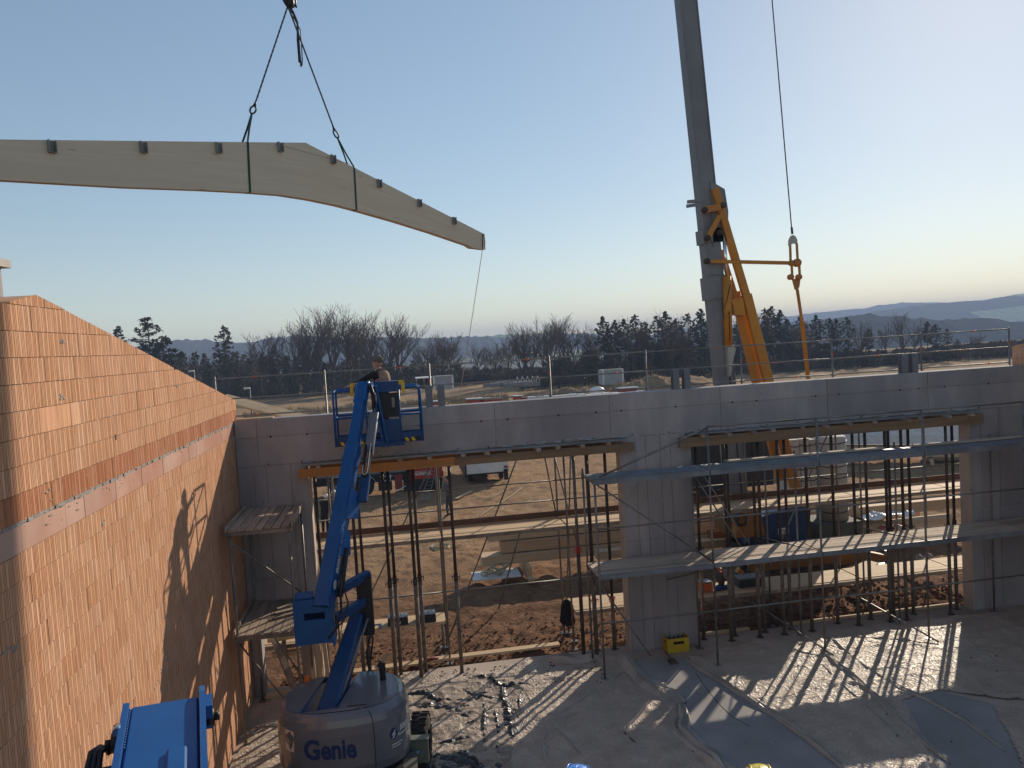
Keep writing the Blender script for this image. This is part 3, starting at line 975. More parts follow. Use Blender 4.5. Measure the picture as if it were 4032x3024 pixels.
lp = [(-1.86, 17.42, 0, 'dark steel prop hard against the left jamb of the left opening'), (-1.1, 17.42, 0, 'dark steel prop just behind the blue boom, left one of a close pair'), (-1.0, 18.0, 0, 'dark steel prop behind the blue boom, right one of a close pair'),
      (-.41, 17.44, 0, 'front one of the twin dark props just right of the blue boom'), (-.30, 17.72, 0, 'rear one of the twin dark props just right of the blue boom'),
      (.15, 17.42, 0, 'front one of the twin dark props in front of the ladder'), (.26, 17.70, 0, 'rear one of the twin dark props in front of the ladder'),
      (1.06, 17.44, 0, 'dark steel prop right of the pale scaffold post, mid left opening'),
      (3.89, 17.44, 1, 'steel prop with a high red collar, left of the middle scaffold end'), (4.19, 17.42, 0, 'thin dark prop next to the red collared one'), (4.3, 17.8, 2, 'steel prop with a low red collar beside the pillar, left one of two'), (4.72, 17.78, 2, 'steel prop with a low red collar hard against the pillar')]
for x, y, k, l in lp:
    prop((P_dark, P_red, P_redlow)[k], x, y, l, rng.uniform(-.5, .5))
rp = [6.92, 7.5, 7.7, 8.22, 8.48, 8.84, 9.16, 9.56, 10.39, 10.78, 11.28, 11.63, 11.9, 12.06, 12.44, 13.26, 13.64]
od = ['first', 'second', 'third', 'fourth', 'fifth', 'sixth', 'seventh', 'eighth', 'ninth', 'tenth', 'eleventh', 'twelfth', 'thirteenth', 'fourteenth', 'fifteenth', 'sixteenth', 'last']
for k, x in enumerate(rp):
    prop(P_dark, x, 17.45 if k % 2 else 17.72, 'dark steel prop, %s counted from the pillar in the right opening' % od[k], rng.uniform(-.5, .5))

# ------------------------------------------------------------------ scaffolds
def plain(mb, name, mat, label, cat, group=None):
    return tag(mb.obj(name, mat), label, cat, group)
def post(mb, x, y, z0, z1, r=.0242):
    mb.tube((x, y, z0), (x, y, z1), r, n=8)
def scaffold_bay_planks(root, x0, x1, y0, y1, z, n, mat, th=.045, gap=.012, name='plank'):
    w = (y1 - y0) / n
    for k in range(n):
        dz = rng.uniform(-.004, .004)
        MB().b2((x0, y0 + k * w + gap / 2, z - th + dz), (x1, y0 + (k + 1) * w - gap / 2, z + dz)).obj(name, mat, root)

# inner scaffold
SC = thing('scaffold', 'steel scaffold with two long decks standing inside the hall before the pillar and right opening', 'scaffold', (9.5, 16.55, 0))
fx = [4.05, 6.62, 9.17, 11.74, 14.3]
FY, BY = 16.2, 17.25
for i, x in enumerate(fx):
    top = 4.42 if i == 0 else 5.33
    for y in (FY, BY):
        mb = MB(); post(mb, x, y, .03, top if y == FY else 4.45); mb.box((x, y, .016), (.15, .15, .03))
        mb.obj('post', M_steel, SC)
    for z in (2.24, 4.28):
        mb = MB().tube((x, FY, z), (x, BY, z), .024, n=6); mb.obj('transom', M_steel, SC)
        mb = MB(); mb.tube((x, FY, z - .04), (x, FY, z + .06), .034, n=8); mb.tube((x, BY, z - .04), (x, BY, z + .06), .034, n=8); mb.obj('coupler', M_steel, SC)
for z, a, b in ((1.25, 4.05, 14.3), (3.3, 4.05, 14.3)):
    for i in range(len(fx) - 1):
        MB().tube((fx[i] + .02, FY - .03, z), (fx[i + 1] - .02, FY - .03, z + rng.uniform(-.02, .02)), .019, n=6).obj('guard_rail', M_steel, SC)
for i in range(1, len(fx) - 1):
    MB().tube((fx[i] + .01, FY, 5.31), (fx[i + 1] - .01, FY, 5.31), .0225, n=6).obj('guard_rail', M_steel, SC)
MB().tube((fx[1], FY - .03, 5.29), (fx[0] + .1, FY - .03, 4.42), .024, n=6).obj('guard_rail', M_steel, SC)
MB().tube((14.3, FY, 5.31), (15.2, FY, 5.32), .0225, n=6).obj('guard_rail', M_steel, SC)
xe = fx + [15.3]
for i in range(len(xe) - 1):
    a, b = xe[i] + .02, xe[i + 1] - .02
    if i == 0: a -= .05
    scaffold_bay_planks(SC, a, b, FY - .02, FY + .72, 4.37, 2, M_deck, .06, .02, 'deck_plank')
    for zz in (4.33, 2.28):
        MB().b2((a, FY - .05, zz - .075), (b, FY - .025, zz + .035)).obj('deck_edge', M_deck, SC)
    scaffold_bay_planks(SC, a, b, FY - .02, BY - .03, 2.31, 6, M_oldx, .045, .014, 'deck_plank')
# loose boards lying on the upper deck
for a, b, y in ((7.3, 11.2, 16.78), (11.9, 15.0, 16.72)):
    plain(MB().b2((a, y, 4.385), (b, y + .2, 4.417)), 'scaffold_board', M_oldx, 'long loose board lying on the upper scaffold deck, %s' % ('ending near the middle post' if a < 8 else 'at the right end'), 'board')
# diagonals
for p, q in (((4.1, FY - .05, 4.25), (6.6, FY - .05, 2.36)), ((6.55, BY, 4.3), (7.7, BY - .05, 2.35)), ((6.75, BY, 4.3), (7.9, BY - .05, 2.4)), ((6.62, FY - .05, 2.2), (5.9, BY, 1.7)), ((4.05, BY, 2.2), (5.1, FY, .4)), ((11.74, FY + .05, 4.3), (11.0, BY, 4.32))):
    MB().tube(p, q, .02, n=6).obj('brace', M_steel, SC)
for x in (9.17, 11.74):
    MB().tube((x - .75, BY + .6, 2.34), (x, FY, 2.3), .014, n=6).obj('brace', M_steel, SC)
    MB().tube((x + .02, FY - .3, .05), (x - .8, BY + .9, .62), .02, n=6).obj('brace', M_steel, SC)

# outer facade scaffold behind the wall
OS = thing('facade_scaffold', 'facade scaffold behind the concrete wall, its triple guard rail showing above the wall top', 'scaffold', (6, 19, -.1))
ox = [-4.19, -1.66, .85, 3.85, 6.36, 8.93, 11.49, 14.08, 16.74]
IY, OY = 18.3, 19.38
def kink(mb, p, q, r):
    mb.tube(p, q, r, n=6)
for x in ox:
    for y, top in ((IY, 5.9), (OY, 6.99)):
        mb = MB(); post(mb, x, y, -.1, top); mb.box((x, y, -.1), (.16, .16, .02)); mb.obj('post', M_steel, OS)
    MB().b2((x - .012, OY - .03, 6.5), (x + .012, OY - .022, 6.62)).obj('orange_tag', M_orange, OS)
for i in range(len(ox) - 1):
    a, b = ox[i], ox[i + 1]
    for z in (6.94, 6.45, 6.03):
        mb = MB()
        mb.path([(a + .03, OY - .03, z - .035), (a + .07, OY - .03, z), (b - .07, OY - .03, z), (b - .03, OY - .03, z - .035)], .019, 6)
        mb.obj('guard_rail', M_steel, OS)
        if rng.random() < .5:
            c = a + rng.uniform(.3, .8) * (b - a)
            MB().tube((c, OY - .03, z), (c + .09, OY - .03, z), .0215, n=6).obj('orange_tag', M_orange, OS)
    # diagonals and mid rails seen through the openings
    for z in (3.35, 3.85, 1.3):
        MB().tube((a, OY - .03, z), (b, OY - .03, z), .0185, n=6).obj('guard_rail', M_steel, OS)
    for z in (2.92, .8, 4.9):
        if z < 1 and i in (1, 2): continue
        aa, bb = a + .02, b - .02
        if z < 1 and i == 3: aa = 3.95
        for q in range(3):
            MB().b2((aa, IY + .02 + q * .342, z - .05), (bb, IY + .352 + q * .342, z + rng.uniform(-.004, .004))).obj('deck_plank', M_wood, OS)
        MB().b2((aa, IY + .0, z - .085), (bb, IY + .018, z - .0)).obj('deck_edge', M_oldw, OS)
        if z > 1:
            MB().b2((aa, OY - .035, z + .005), (bb, OY - .008, z + .155)).obj('toe_board', M_toe, OS)
MB().b2((-1.64, 18.68, .75), (.83, 19.0, .8)).obj('deck_plank', M_wood, OS)
MB().b2((-1.64, 19.012, .75), (.83, OY - .04, .8)).obj('deck_plank', M_wood, OS)
for p, q in (((.9, OY, .1), (3.0, OY + .02, 4.7)), ((3.8, OY, 4.7), (4.45, OY + .5, 1.9)), ((3.55, OY, 4.8), (3.82, OY, 2.9)), ((-1.6, OY, .2), (.8, OY, 4.6)), ((9.0, OY, .1), (11.3, OY, 4.5))):
    MB().tube(p, q, .02, n=6).obj('brace', M_steel, OS)
# leaning raker supports
MB().tube((2.95, 19.5, 2.8), (2.45, 21.6, -.05), .025, n=6).obj('brace', M_steel, OS)
MB().tube((4.3, 19.4, 4.8), (3.95, 19.6, .0), .022, n=6).obj('brace', M_steel, OS)

# left work tower
LT = thing('trestle_tower', 'small scaffold tower with two plank decks in the left corner beside the brick wall', 'scaffold', (-2.8, 16.2, 0))
tx, ty = (-3.26, -2.18), (15.3, 17.25)
for x in tx:
    for y in ty:
        mb = MB(); post(mb, x, y, .02, 4.16, .024); mb.box((x, y, .012), (.14, .14, .02)); mb.obj('post', M_steel, LT)
for z in (4.1, 2.08):
    for y in ty:
        MB().bar((tx[0] - .08, y, z), (tx[1] + .08, y, z), .05, .07).obj('transom', M_steel, LT)
    for x in tx:
        MB().bar((x, ty[0] - .05, z - .0), (x, ty[1] + .05, z - .0), .04, .06).obj('ledger', M_steel, LT)
n = 7
for z, mat in ((4.18, M_oldw), (2.16, M_oldw)):
    for k in range(n):
        w = (tx[1] - tx[0] + .06) / n
        x = tx[0] - .03 + k * w
        d0, d1 = rng.uniform(0, .07), rng.uniform(0, .12)
        MB().b2((x + .008, ty[0] - .05 + d0 * .3, z - .038 + rng.uniform(0, .006)), (x + w - .012, ty[1] + .02 + d1, z + rng.uniform(0, .006))).obj('plank', mat, LT)
    for x in (tx[0] - .06, tx[1] + .07):
        MB().b2((x - .012, ty[0] - .05, z - .04), (x + .012, ty[1] + .1, z + .08)).obj('toe_board', M_oldw, LT)
for k in range(3):
    plain(MB().bar((-2.72, 16.0 + k * .3, 2.19), (-2.1, 16.35 + k * .27, 2.195), .12, .028), 'board_offcut', M_oldw, 'short board offcut lying askew on the lower tower deck, %s' % ('nearest', 'middle one', 'farthest')[k], 'board', 'board offcuts on the tower deck')
for p, q in (((tx[0], 15.35, 2.0), (tx[1], 15.35, .3)), ((tx[0], 17.2, 2.0), (tx[0] + .9, 17.2, .4)), ((tx[0], 15.3, 3.95), (tx[1] - .1, 17.2, 2.3)), ((tx[0], 15.3, .35), (tx[1], 15.3, .3))):
    MB().tube(p, q, .018, n=6).obj('brace', M_steel, LT)
# ------------------------------------------------------------------ lettering
def text_geo(txt, size, bold=.0, shear=0.0, depth=.0):
    cu = bpy.data.curves.new('t', 'FONT')
    cu.body = txt
    cu.size = size
    cu.offset = bold
    cu.shear = shear
    cu.align_x, cu.align_y = 'CENTER', 'CENTER'
    cu.resolution_u = 3
    o = bpy.data.objects.new('t', cu)
    COL.objects.link(o)
    dg = bpy.context.evaluated_depsgraph_get()
    me = bpy.data.meshes.new_from_object(o.evaluated_get(dg))
    vs = [tuple(v.co) for v in me.vertices]
    fs = [tuple(p.vertices) for p in me.polygons]
    bpy.data.objects.remove(o); bpy.data.curves.remove(cu); bpy.data.meshes.remove(me)
    return vs, fs
def lettering(name, txt, size, fn, mat, parent, bold=0.0, shear=0.0):
    vs, fs = text_geo(txt, size, bold, shear)
    mb = MB().add([fn(x, y) for x, y, _ in vs], fs)
    return mb.obj(name, mat, parent)
def flat(o, ux, uy):
    o, ux, uy = Vector(o), Vector(ux), Vector(uy)
    return lambda a, b: o + ux * a + uy * b

def clip(poly, nx_, ny_, d):
    out = []
    for i in range(len(poly)):
        p, q = poly[i], poly[(i + 1) % len(poly)]
        a, b = p[0] * nx_ + p[1] * ny_ - d, q[0] * nx_ + q[1] * ny_ - d
        if a <= 0: out.append(p)
        if (a < 0) != (b < 0) and abs(a - b) > 1e-9:
            t = a / (a - b)
            out.append((p[0] + t * (q[0] - p[0]), p[1] + t * (q[1] - p[1])))
    return out

# ------------------------------------------------------------------ boom lift in the middle
TX, TY = -1.17, 12.9
BLF = thing('boom_lift', 'blue articulated boom lift with grey hood raised in front of the left opening', 'boom lift', (TX, TY, 0))
NA = 72
def hood_ring(sc_, n_=2.7):
    out = []
    for k in range(NA):
        th = 2 * math.pi * k / NA
        c, s_ = math.cos(th), math.sin(th)
        r = (abs(c / 1.05) ** n_ + abs(s_ / .84) ** n_) ** (-1 / n_)
        out.append((r * c * sc_ + (1 - sc_) * 0, r * s_ * sc_))
    return out
HP = [(.93, .86), (.975, .9), (1.0, 1.02), (1.0, 1.52), (.985, 1.66), (.955, 1.76), (.91, 1.83), (.855, 1.86)]
SLX0, SLX1 = -.60, .10
def slx(k, y): return (-.63 + (y + .6) * .2326) if k == 0 else (-.04 + (y + .6) * .2074)
mb = MB()
rings = [hood_ring(s_) for s_, z in HP]
for j in range(len(HP) - 1):
    for k in range(NA):
        k2 = (k + 1) % NA
        x = (rings[j][k][0] + rings[j][k2][0]) / 2
        y = rings[j][k][1]
        if y > .2 and slx(0, y) < x < slx(1, y) and HP[j][1] > .95:
            continue
        q = [(rings[j][k], HP[j][1]), (rings[j][k2], HP[j][1]), (rings[j + 1][k2], HP[j + 1][1]), (rings[j + 1][k], HP[j + 1][1])]
        mb.add([(p[0] + TX, p[1] + TY, z) for p, z in q], [(0, 1, 2, 3)], 0, True)
top = rings[-1]
for pl in (clip(top, 1, -.2326, -.63 + .6 * .2326), clip(top, -1, .2074, .04 - .6 * .2074), clip(clip(clip(top, 1, -.2074, -.04 + .6 * .2074), -1, .2326, .63 - .6 * .2326), 0, 1, -.6)):
    mb.add([(x + TX, y + TY, 1.86 + .03 * (1 - (x * x + y * y))) for x, y in pl], [tuple(range(len(pl)))], 0, False)
hood = mb.obj('hood', M_grey, BLF)
# bottom and slot lining
mb = MB()
mb.add([(x + TX, y + TY, .862) for x, y in hood_ring(.955)], [tuple(reversed(range(NA)))])
mb.b2((TX - .95, TY - .7, .62), (TX + .9, TY + .75, .835))
mb.obj('turntable', M_black, BLF)
for k in (0, 1):
    g_ = (.2326, .2074)[k]
    dv_ = Vector((g_, 1, 0)); x = slx(k, 0) + (.014 if k == 0 else -.014) - .012
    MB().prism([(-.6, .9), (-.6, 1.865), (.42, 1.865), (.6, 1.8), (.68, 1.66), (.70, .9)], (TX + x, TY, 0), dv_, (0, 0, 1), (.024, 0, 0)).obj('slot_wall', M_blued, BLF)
MB().b2((TX + slx(0, -.6) + .03, TY - .625, .9), (TX + slx(1, -.6) - .03, TY - .602, 1.86)).obj('slot_wall', M_blued, BLF)
MB().b2((TX - .5, TY - .55, .95), (TX + .1, TY + .6, 1.05)).obj('slot_floor', M_black, BLF)
def hoodpt(a, z, off=.004):
    """point on the hood: a = arc metres to the right of its front middle"""
    th = -math.pi / 2 + a / 1.0
    c, s_ = math.cos(th), math.sin(th)
    r = (abs(c / 1.05) ** 2.7 + abs(s_ / .84) ** 2.7) ** (-1 / 2.7)
    sc_ = np.interp(z, [h[1] for h in HP], [h[0] for h in HP])
    n = Vector((c, s_, 0))
    return Vector((TX + r * c * sc_, TY + r * s_ * sc_, z)) + n * off
# seam of the engine cover
pts = [hoodpt(.55, z, .001) for z in (.9, 1.0, 1.2, 1.52, 1.66, 1.76)] 
mb = MB().path(pts, .006, 5)
mb.path([hoodpt(.55, 1.76, .001), hoodpt(.52, 1.83, .001), Vector((TX + .38, TY - .6, 1.878)), Vector((TX + .1, TY - .6, 1.882))], .006, 5)
mb.obj('cover_seam', M_black, hood)
lettering('lettering', 'Genie', .46, lambda a, b: hoodpt(-.20 + a * .80, 1.33 + b * .92 + a * -.04, .005), M_ink, hood, bold=.016)
# rental firm lettering
lettering('lettering', 'BIBERGER', .125, lambda a, b: hoodpt(1.17 + a * .72, 1.43 + b, .005), M_white, hood, bold=.003, shear=.15)
mb = MB()
for z, a0, a1, h in ((1.35, .94, 1.36, .012), (1.32, .94, 1.2, .02), (1.21, .82, 1.02, .016), (1.17, .82, .98, .014), (1.28, 1.2, 1.36, .012)):
    mb.add([hoodpt(a0, z, .005), hoodpt((a0 + a1) / 2, z, .005), hoodpt(a1, z, .005), hoodpt(a1, z + h, .005), hoodpt((a0 + a1) / 2, z + h, .005), hoodpt(a0, z + h, .005)], [(0, 1, 4, 5), (1, 2, 3, 4)])
mb.obj('small_print', M_white, hood)
mb = MB().add([hoodpt(.86 + .065 * math.cos(t_), 1.39 + .09 * math.sin(t_), .005) for t_ in np.linspace(0, 6.2, 18)], [tuple(range(18))])
mb.obj('emblem', M_ink, hood)
mb = MB()
mb.add([hoodpt(.83 + a, 1.34 + b, .007) for a, b in ((-.01, .03), (.05, .1), (.075, .1), (.02, .03))], [(0, 3, 2, 1)])
mb.add([hoodpt(.83 + a, 1.32 + b, .007) for a, b in ((0, .0), (.045, .07), (.07, .07), (.03, .0))], [(0, 3, 2, 1)])
mb.obj('emblem_stroke', M_white, hood)
# notice plate on the left
q = [hoodpt(-.96, 1.33, .006), hoodpt(-.80, 1.31, .006), hoodpt(-.80, 1.63, .006), hoodpt(-.96, 1.65, .006)]
mb = MB().add(q, [(0, 1, 2, 3)])
npl = mb.obj('notice_plate', M_pink, hood)
mb = MB()
mb.path([hoodpt(-.85 + .035 * math.cos(t_), 1.54 + .05 * math.sin(t_), .008) for t_ in np.linspace(0, 6.28, 16)], .0025, 4)
mb.add([hoodpt(-.86, 1.37, .008), hoodpt(-.84, 1.37, .008), hoodpt(-.84, 1.45, .008), hoodpt(-.86, 1.45, .008)], [(0, 1, 2, 3)])
mb.obj('pictogram', M_black, hood)
# rubber flap + beacon
ex = gr(1508, 2672, 1.88)
mb = MB()
mb.lathe([(.055, 0), (.05, .1), (.06, .2), (.05, .24)], (ex.x, ex.y, 1.86), 10)
mb.box((ex.x - .01, ex.y, 2.12), (.12, .05, .09), Matrix.Rotation(.5, 3, 'Y'))
mb.obj('exhaust', M_black, hood)
be = gr(1212, 2672, 1.8)
be = Vector((TX - .62, TY + .62, 1.6))
be = gr(1212, 2684, 1.84)
MB().lathe([(.075, 0), (.08, .02), (.06, .025), (.058, .1), (.05, .14), (.0, .15)], (be.x, be.y, 1.8), 14).obj('beacon', M_beacon, hood)

# chassis and wheels
CR = Matrix.Rotation(-.16, 3, 'Z')
def ch(x, y, z): return Vector((TX, TY, 0)) + CR @ Vector((x, y, z))
mb = MB()
mb.box(ch(0, 0, .5), (1.5, 2.5, .28), CR)
mb.box(ch(0, .95, .46), (2.0, .22, .2), CR); mb.box(ch(0, -.95, .46), (2.0, .22, .2), CR)
mb.lathe([(.55, .6), (.55, .66)], (TX, TY, 0), 20)
mb.obj('chassis', M_black, BLF)
for sx in (-1, 1):
    for sy in (-1, 1):
        c = ch(sx * 1.06, sy * 1.0, .46)
        ax = CR @ Vector((1, 0, 0))
        mb = MB()
        prof = [(.2, -.14), (.36, -.15), (.43, -.13), (.46, -.08), (.46, .08), (.43, .13), (.36, .15), (.2, .14)]
        mb.lathe(prof, (0, 0, 0), 22, axis='x')
        for k in range(22):
            th = 2 * math.pi * k / 22
            for s2 in (-1, 1):
                mb.box((s2 * .075, .462 * math.cos(th + s2 * .07), .462 * math.sin(th + s2 * .07)), (.13, .05, .035), Matrix.Rotation(th, 3, 'X'))
        mb.v = [tuple(c + CR @ Vector(p)) for p in mb.v]
        w = mb.obj('wheel', M_rub, BLF)
        mb = MB().lathe([(.0, .1), (.09, .11), (.1, .05), (.19, .05), (.22, .1)], (0, 0, 0), 16, axis='x')
        mb.lathe([(.0, -.1), (.09, -.11), (.1, -.05), (.19, -.05), (.22, -.1)], (0, 0, 0), 16, axis='x')
        mb.v = [tuple(c + CR @ Vector(p)) for p in mb.v]
        mb.obj('rim', M_tyrel, w)
# axle guard with arrow sign beside the wheel
g0 = at(1648, 2952, 12.9)
mb = MB().box(g0, (.34, .10, .40), CR)
mb.box(g0 + Vector((.0, .0, .205)), (.38, .16, .02), CR)
mb.obj('axle_plate', pm('axle_grey', (.16, .17, .14), (.11, .12, .1), scale=4, rough=.6), BLF)
a0 = g0 + Vector((-.13, -.07, -.02))
mb = MB().prism([(-.13, -.02), (.06, -.02), (.06, -.05), (.15, 0), (.06, .05), (.06, .02), (-.13, .02)], a0, (1, .05, .12), (-.12, 0, 1), (0, .008, 0))
mb.obj('arrow_sign', M_lilac, BLF)
MB().b2((-.62, 12.2, .55), (-.05, 12.75, .8)).obj('battery_box', M_bald, BLF)

# riser arm
def rbar(mb, p, q, w, h, w2=None, h2=None, up=(0, 0, 1), mi=0, c=.12):
    """bar with chamfered edges"""
    p, q, t, sd, u = mb.frame(p, q, up)
    w2 = w2 or w; h2 = h2 or h
    P = []
    for o, a, b in ((p, w, h), (q, w2, h2)):
        k = min(a, b) * c
        for x, y in ((-a / 2 + k, -b / 2), (a / 2 - k, -b / 2), (a / 2, -b / 2 + k), (a / 2, b / 2 - k), (a / 2 - k, b / 2), (-a / 2 + k, b / 2), (-a / 2, b / 2 - k), (-a / 2, -b / 2 + k)):
            P.append(o + sd * x + u * y)
    F = [(7, 6, 5, 4, 3, 2, 1, 0), tuple(range(8, 16))] + [(k, (k + 1) % 8, 8 + (k + 1) % 8, 8 + k) for k in range(8)]
    return mb.add(P, F, mi)
R0, R1 = Vector((-1.46, 12.44, 1.48)), Vector((-.93, 14.25, 2.62))
mb = MB(); rbar(mb, R0, R1, .36, .34, .24, .28)
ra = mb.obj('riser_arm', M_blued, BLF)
MB().tube(R0 + Vector((.26, .35, .33)), R1 + Vector((.17, -.25, .03)), .022, n=8).obj('hydraulic_pipe', M_steel, ra)
mb = MB()
mb.path([R1 + Vector((.08, -.1, .1)), R1 + Vector((.2, -.3, -.25)), R1 + Vector((.12, -.35, -.55)), R1 + Vector((.16, -.6, -.8))], .02, 6)
mb.path([R1 + Vector((.12, -.1, .1)), R1 + Vector((.24, -.2, -.35)), R1 + Vector((.18, -.3, -.7))], .016, 6)
mb.obj('hydraulic_hose', M_black, ra)
# upright with parallel links to the knuckle box
mb = MB(); mb.b2((-.92, 14.15, 2.3), (-.66, 14.45, 3.35)); mb.obj('mid_upright', M_black, BLF)
for z, y0 in ((3.30, 13.7), (2.86, 13.7)):
    mb = MB(); rbar(mb, (-1.3, y0 - .1, z - .02), (-.72, 14.32, z + .06), .13, .15); mb.obj('parallel_link', M_blued, BLF)
KB = MB()
KB.b2((-1.93, 13.32, 2.55), (-1.29, 13.36, 2.96)); KB.b2((-1.93, 13.32, 3.08), (-1.29, 13.36, 3.3))
KB.b2((-1.93, 13.32, 2.9605), (-1.76, 13.36, 3.0795)); KB.b2((-1.42, 13.32, 2.9605), (-1.29, 13.36, 3.0795))
KB.b2((-1.93, 13.361, 2.55), (-1.90, 13.86, 3.3)); KB.b2((-1.32, 13.361, 2.45), (-1.29, 13.95, 3.38))
KB.b2((-1.9, 13.83, 2.55), (-1.33, 13.86, 3.2)); KB.b2((-1.9, 13.37, 2.56), (-1.33, 13.82, 2.585))
kn = KB.obj('knuckle_box', M_blue, BLF)
MB().b2((-1.88, 13.4, 3.302), (-1.62, 13.75, 3.33)).obj('top_plate', M_blue, kn)
MB().lathe([(.0, .03), (.07, .03), (.08, .0)], (-1.285, 13.62, 3.1), 14, axis='x').obj('pivot_pin', M_steel, kn)
MB().b2((-1.288, 13.5, 2.82), (-1.283, 13.6, 2.96)).obj('warning_label', M_signy, kn)
# main boom
B0, B1, B2 = Vector((-1.44, 13.36, 3.12)), Vector((-.855, 15.3, 5.60)), Vector((-.655, 16.12, 6.62))
UP = (0, 0, 1)
mb = MB(); rbar(mb, B0, B1, .26, .34, .235, .30, UP, c=.05)
ob = mb.obj('outer_boom', M_blue, BLF)
mb = MB(); rbar(mb, B1 - (B1 - B0) * .02, B2, .19, .25, .17, .22, UP, c=.05)
ib = mb.obj('inner_boom', M_blue, BLF)
bd = (B1 - B0).normalized()
sdv = bd.cross(Vector(UP)).normalized()
upv = sdv.cross(bd).normalized()
# firm name along the boom side
o_ = B0 + bd * 1.05 + sdv * .131
lettering('lettering', 'BIBERGER', .2, flat(o_ + upv * .0, bd, upv * .9), M_white, ob, bold=.006)
mb = MB().add([B0 + bd * (.42 + .085 * math.cos(t_)) + sdv * .133 + upv * (.07 * math.sin(t_)) for t_ in np.linspace(0, 6.1, 14)], [tuple(range(14))])
mb.obj('emblem', M_white, ob)
# side gusset plates of the boom
for t0, t1, h in ((.9, 1.5, .2), (1.62, 2.3, .24)):
    p = B0 + bd * t0 + sdv * .14
    MB().prism([(0, -.1), (t1 - t0, -.1), (t1 - t0 - .1, h - .1), (.12, h - .02)], p, bd, sdv * .55 - upv * .85, sdv * .02 + upv * .01).obj('side_plate', M_blue, ob)
MB().tube(B0 + bd * .25 + sdv * .22 - upv * .1, B0 + bd * 1.1 + sdv * .2 - upv * .05, .05, n=10).obj('lift_cylinder', M_black, ob)
mb = MB().path([B0 + bd * .6 + sdv * .2, B0 + bd * .3 + sdv * .25, B0 + bd * .0 + sdv * .3 - upv * .05, B0 - bd * .35 + sdv * .28, B0 - bd * .5 + sdv * .18], .02, 6)
mb.path([B0 + bd * .35 + sdv * .3, B0 + bd * .1 + sdv * .42, B0 - bd * .2 + sdv * .4, B0 - bd * .4 + sdv * .25], .014, 6)
mb.obj('hydraulic_hose', M_black, ob)
# energy chain tray at the side
T1, T2 = at(1428, 1975, 14.6), at(1471, 1628, 15.85)
td = (T2 - T1).normalized()
mb = MB(); rbar(mb, T1, T1 + (T2 - T1) * .28, .17, .09, .17, .09, UP); mb.obj('chain_tray', M_blued, BLF)
mb = MB(); rbar(mb, T1 + (T2 - T1) * .55, T2, .16, .06, .16, .06, UP)
tr = mb.obj('chain_tray', M_mast, BLF)
MB().tube(T1 + (T2 - T1) * .5 + sdv * .1 + upv * .03, T2 + sdv * .1 + upv * .03, .012, n=6).obj('tray_edge', M_white, tr)
lp_ = []
c0 = T1 + (T2 - T1) * .3
c1 = T1 + (T2 - T1) * .6
for k in range(17):
    t_ = k / 16
    if t_ < .4: lp_.append(c1 + (c0 - c1) * (t_ / .4) - sdv * .05 + upv * .05)
    elif t_ < .6:
        a = math.pi * (t_ - .4) / .2
        lp_.append(c0 - td * (.09 * math.sin(a)) + sdv * (-.05 * math.cos(a)) + upv * .05)
    else: lp_.append(c0 + (c1 - c0) * ((t_ - .6) / .4) + sdv * .05 + upv * .05)
mb = MB()
for k in range(len(lp_) - 1):
    rbar(mb, lp_[k], lp_[k + 1], .04, .09, None, None, UP)
mb.obj('energy_chain', M_black, BLF)
mb = MB().path([p + upv * .06 + sdv * .01 for p in lp_[5:]], .009, 5); mb.obj('chain_edge', M_white, BLF)
# boom head and jib
H0 = at(1430, 1520, 16.18)
mb = MB()
rbar(mb, H0 - bd * .42, H0 + bd * .04, .24, .2, None, None, UP)
mb.tube(H0 - sdv * .16, H0 + sdv * .2, .06, n=12)
mb.obj('boom_head', M_blue, BLF)
mb = MB()
for s_ in (-.1, -.02, .12):
    mb.tube(H0 + sdv * (s_ - .015) + Vector((0, 0, .06)), H0 + sdv * (s_ + .015) + Vector((0, 0, .06)), .035, n=8)
mb.obj('pin_cap', M_chrome, BLF)
J0, J1 = at(1462, 1520, 16.15), at(1512, 1760, 16.3)
for dx in (0, .09):
    mb = MB(); rbar(mb, J0 + Vector((dx, .04, 0)), J1 + Vector((dx, .04, 0)), .055, .11, None, None, (0, -1, 0)); mb.obj('jib_arm', M_blue, BLF)
mb = MB().path([H0 + sdv * .12 + Vector((0, -.08, .02)), at(1465, 1560, 16.0), at(1468, 1600, 15.98), at(1472, 1622, 15.95)], .022, 6)
mb.path([H0 + sdv * .16 + Vector((0, -.08, .02)), at(1475, 1560, 16.0), at(1476, 1605, 15.98)], .02, 6); mb.obj('hydraulic_hose', M_black, BLF)
mb = MB().b2((-.62, 16.22, 5.42), (.12, 16.5, 5.5)); mb.obj('jib_foot', M_blued, BLF)

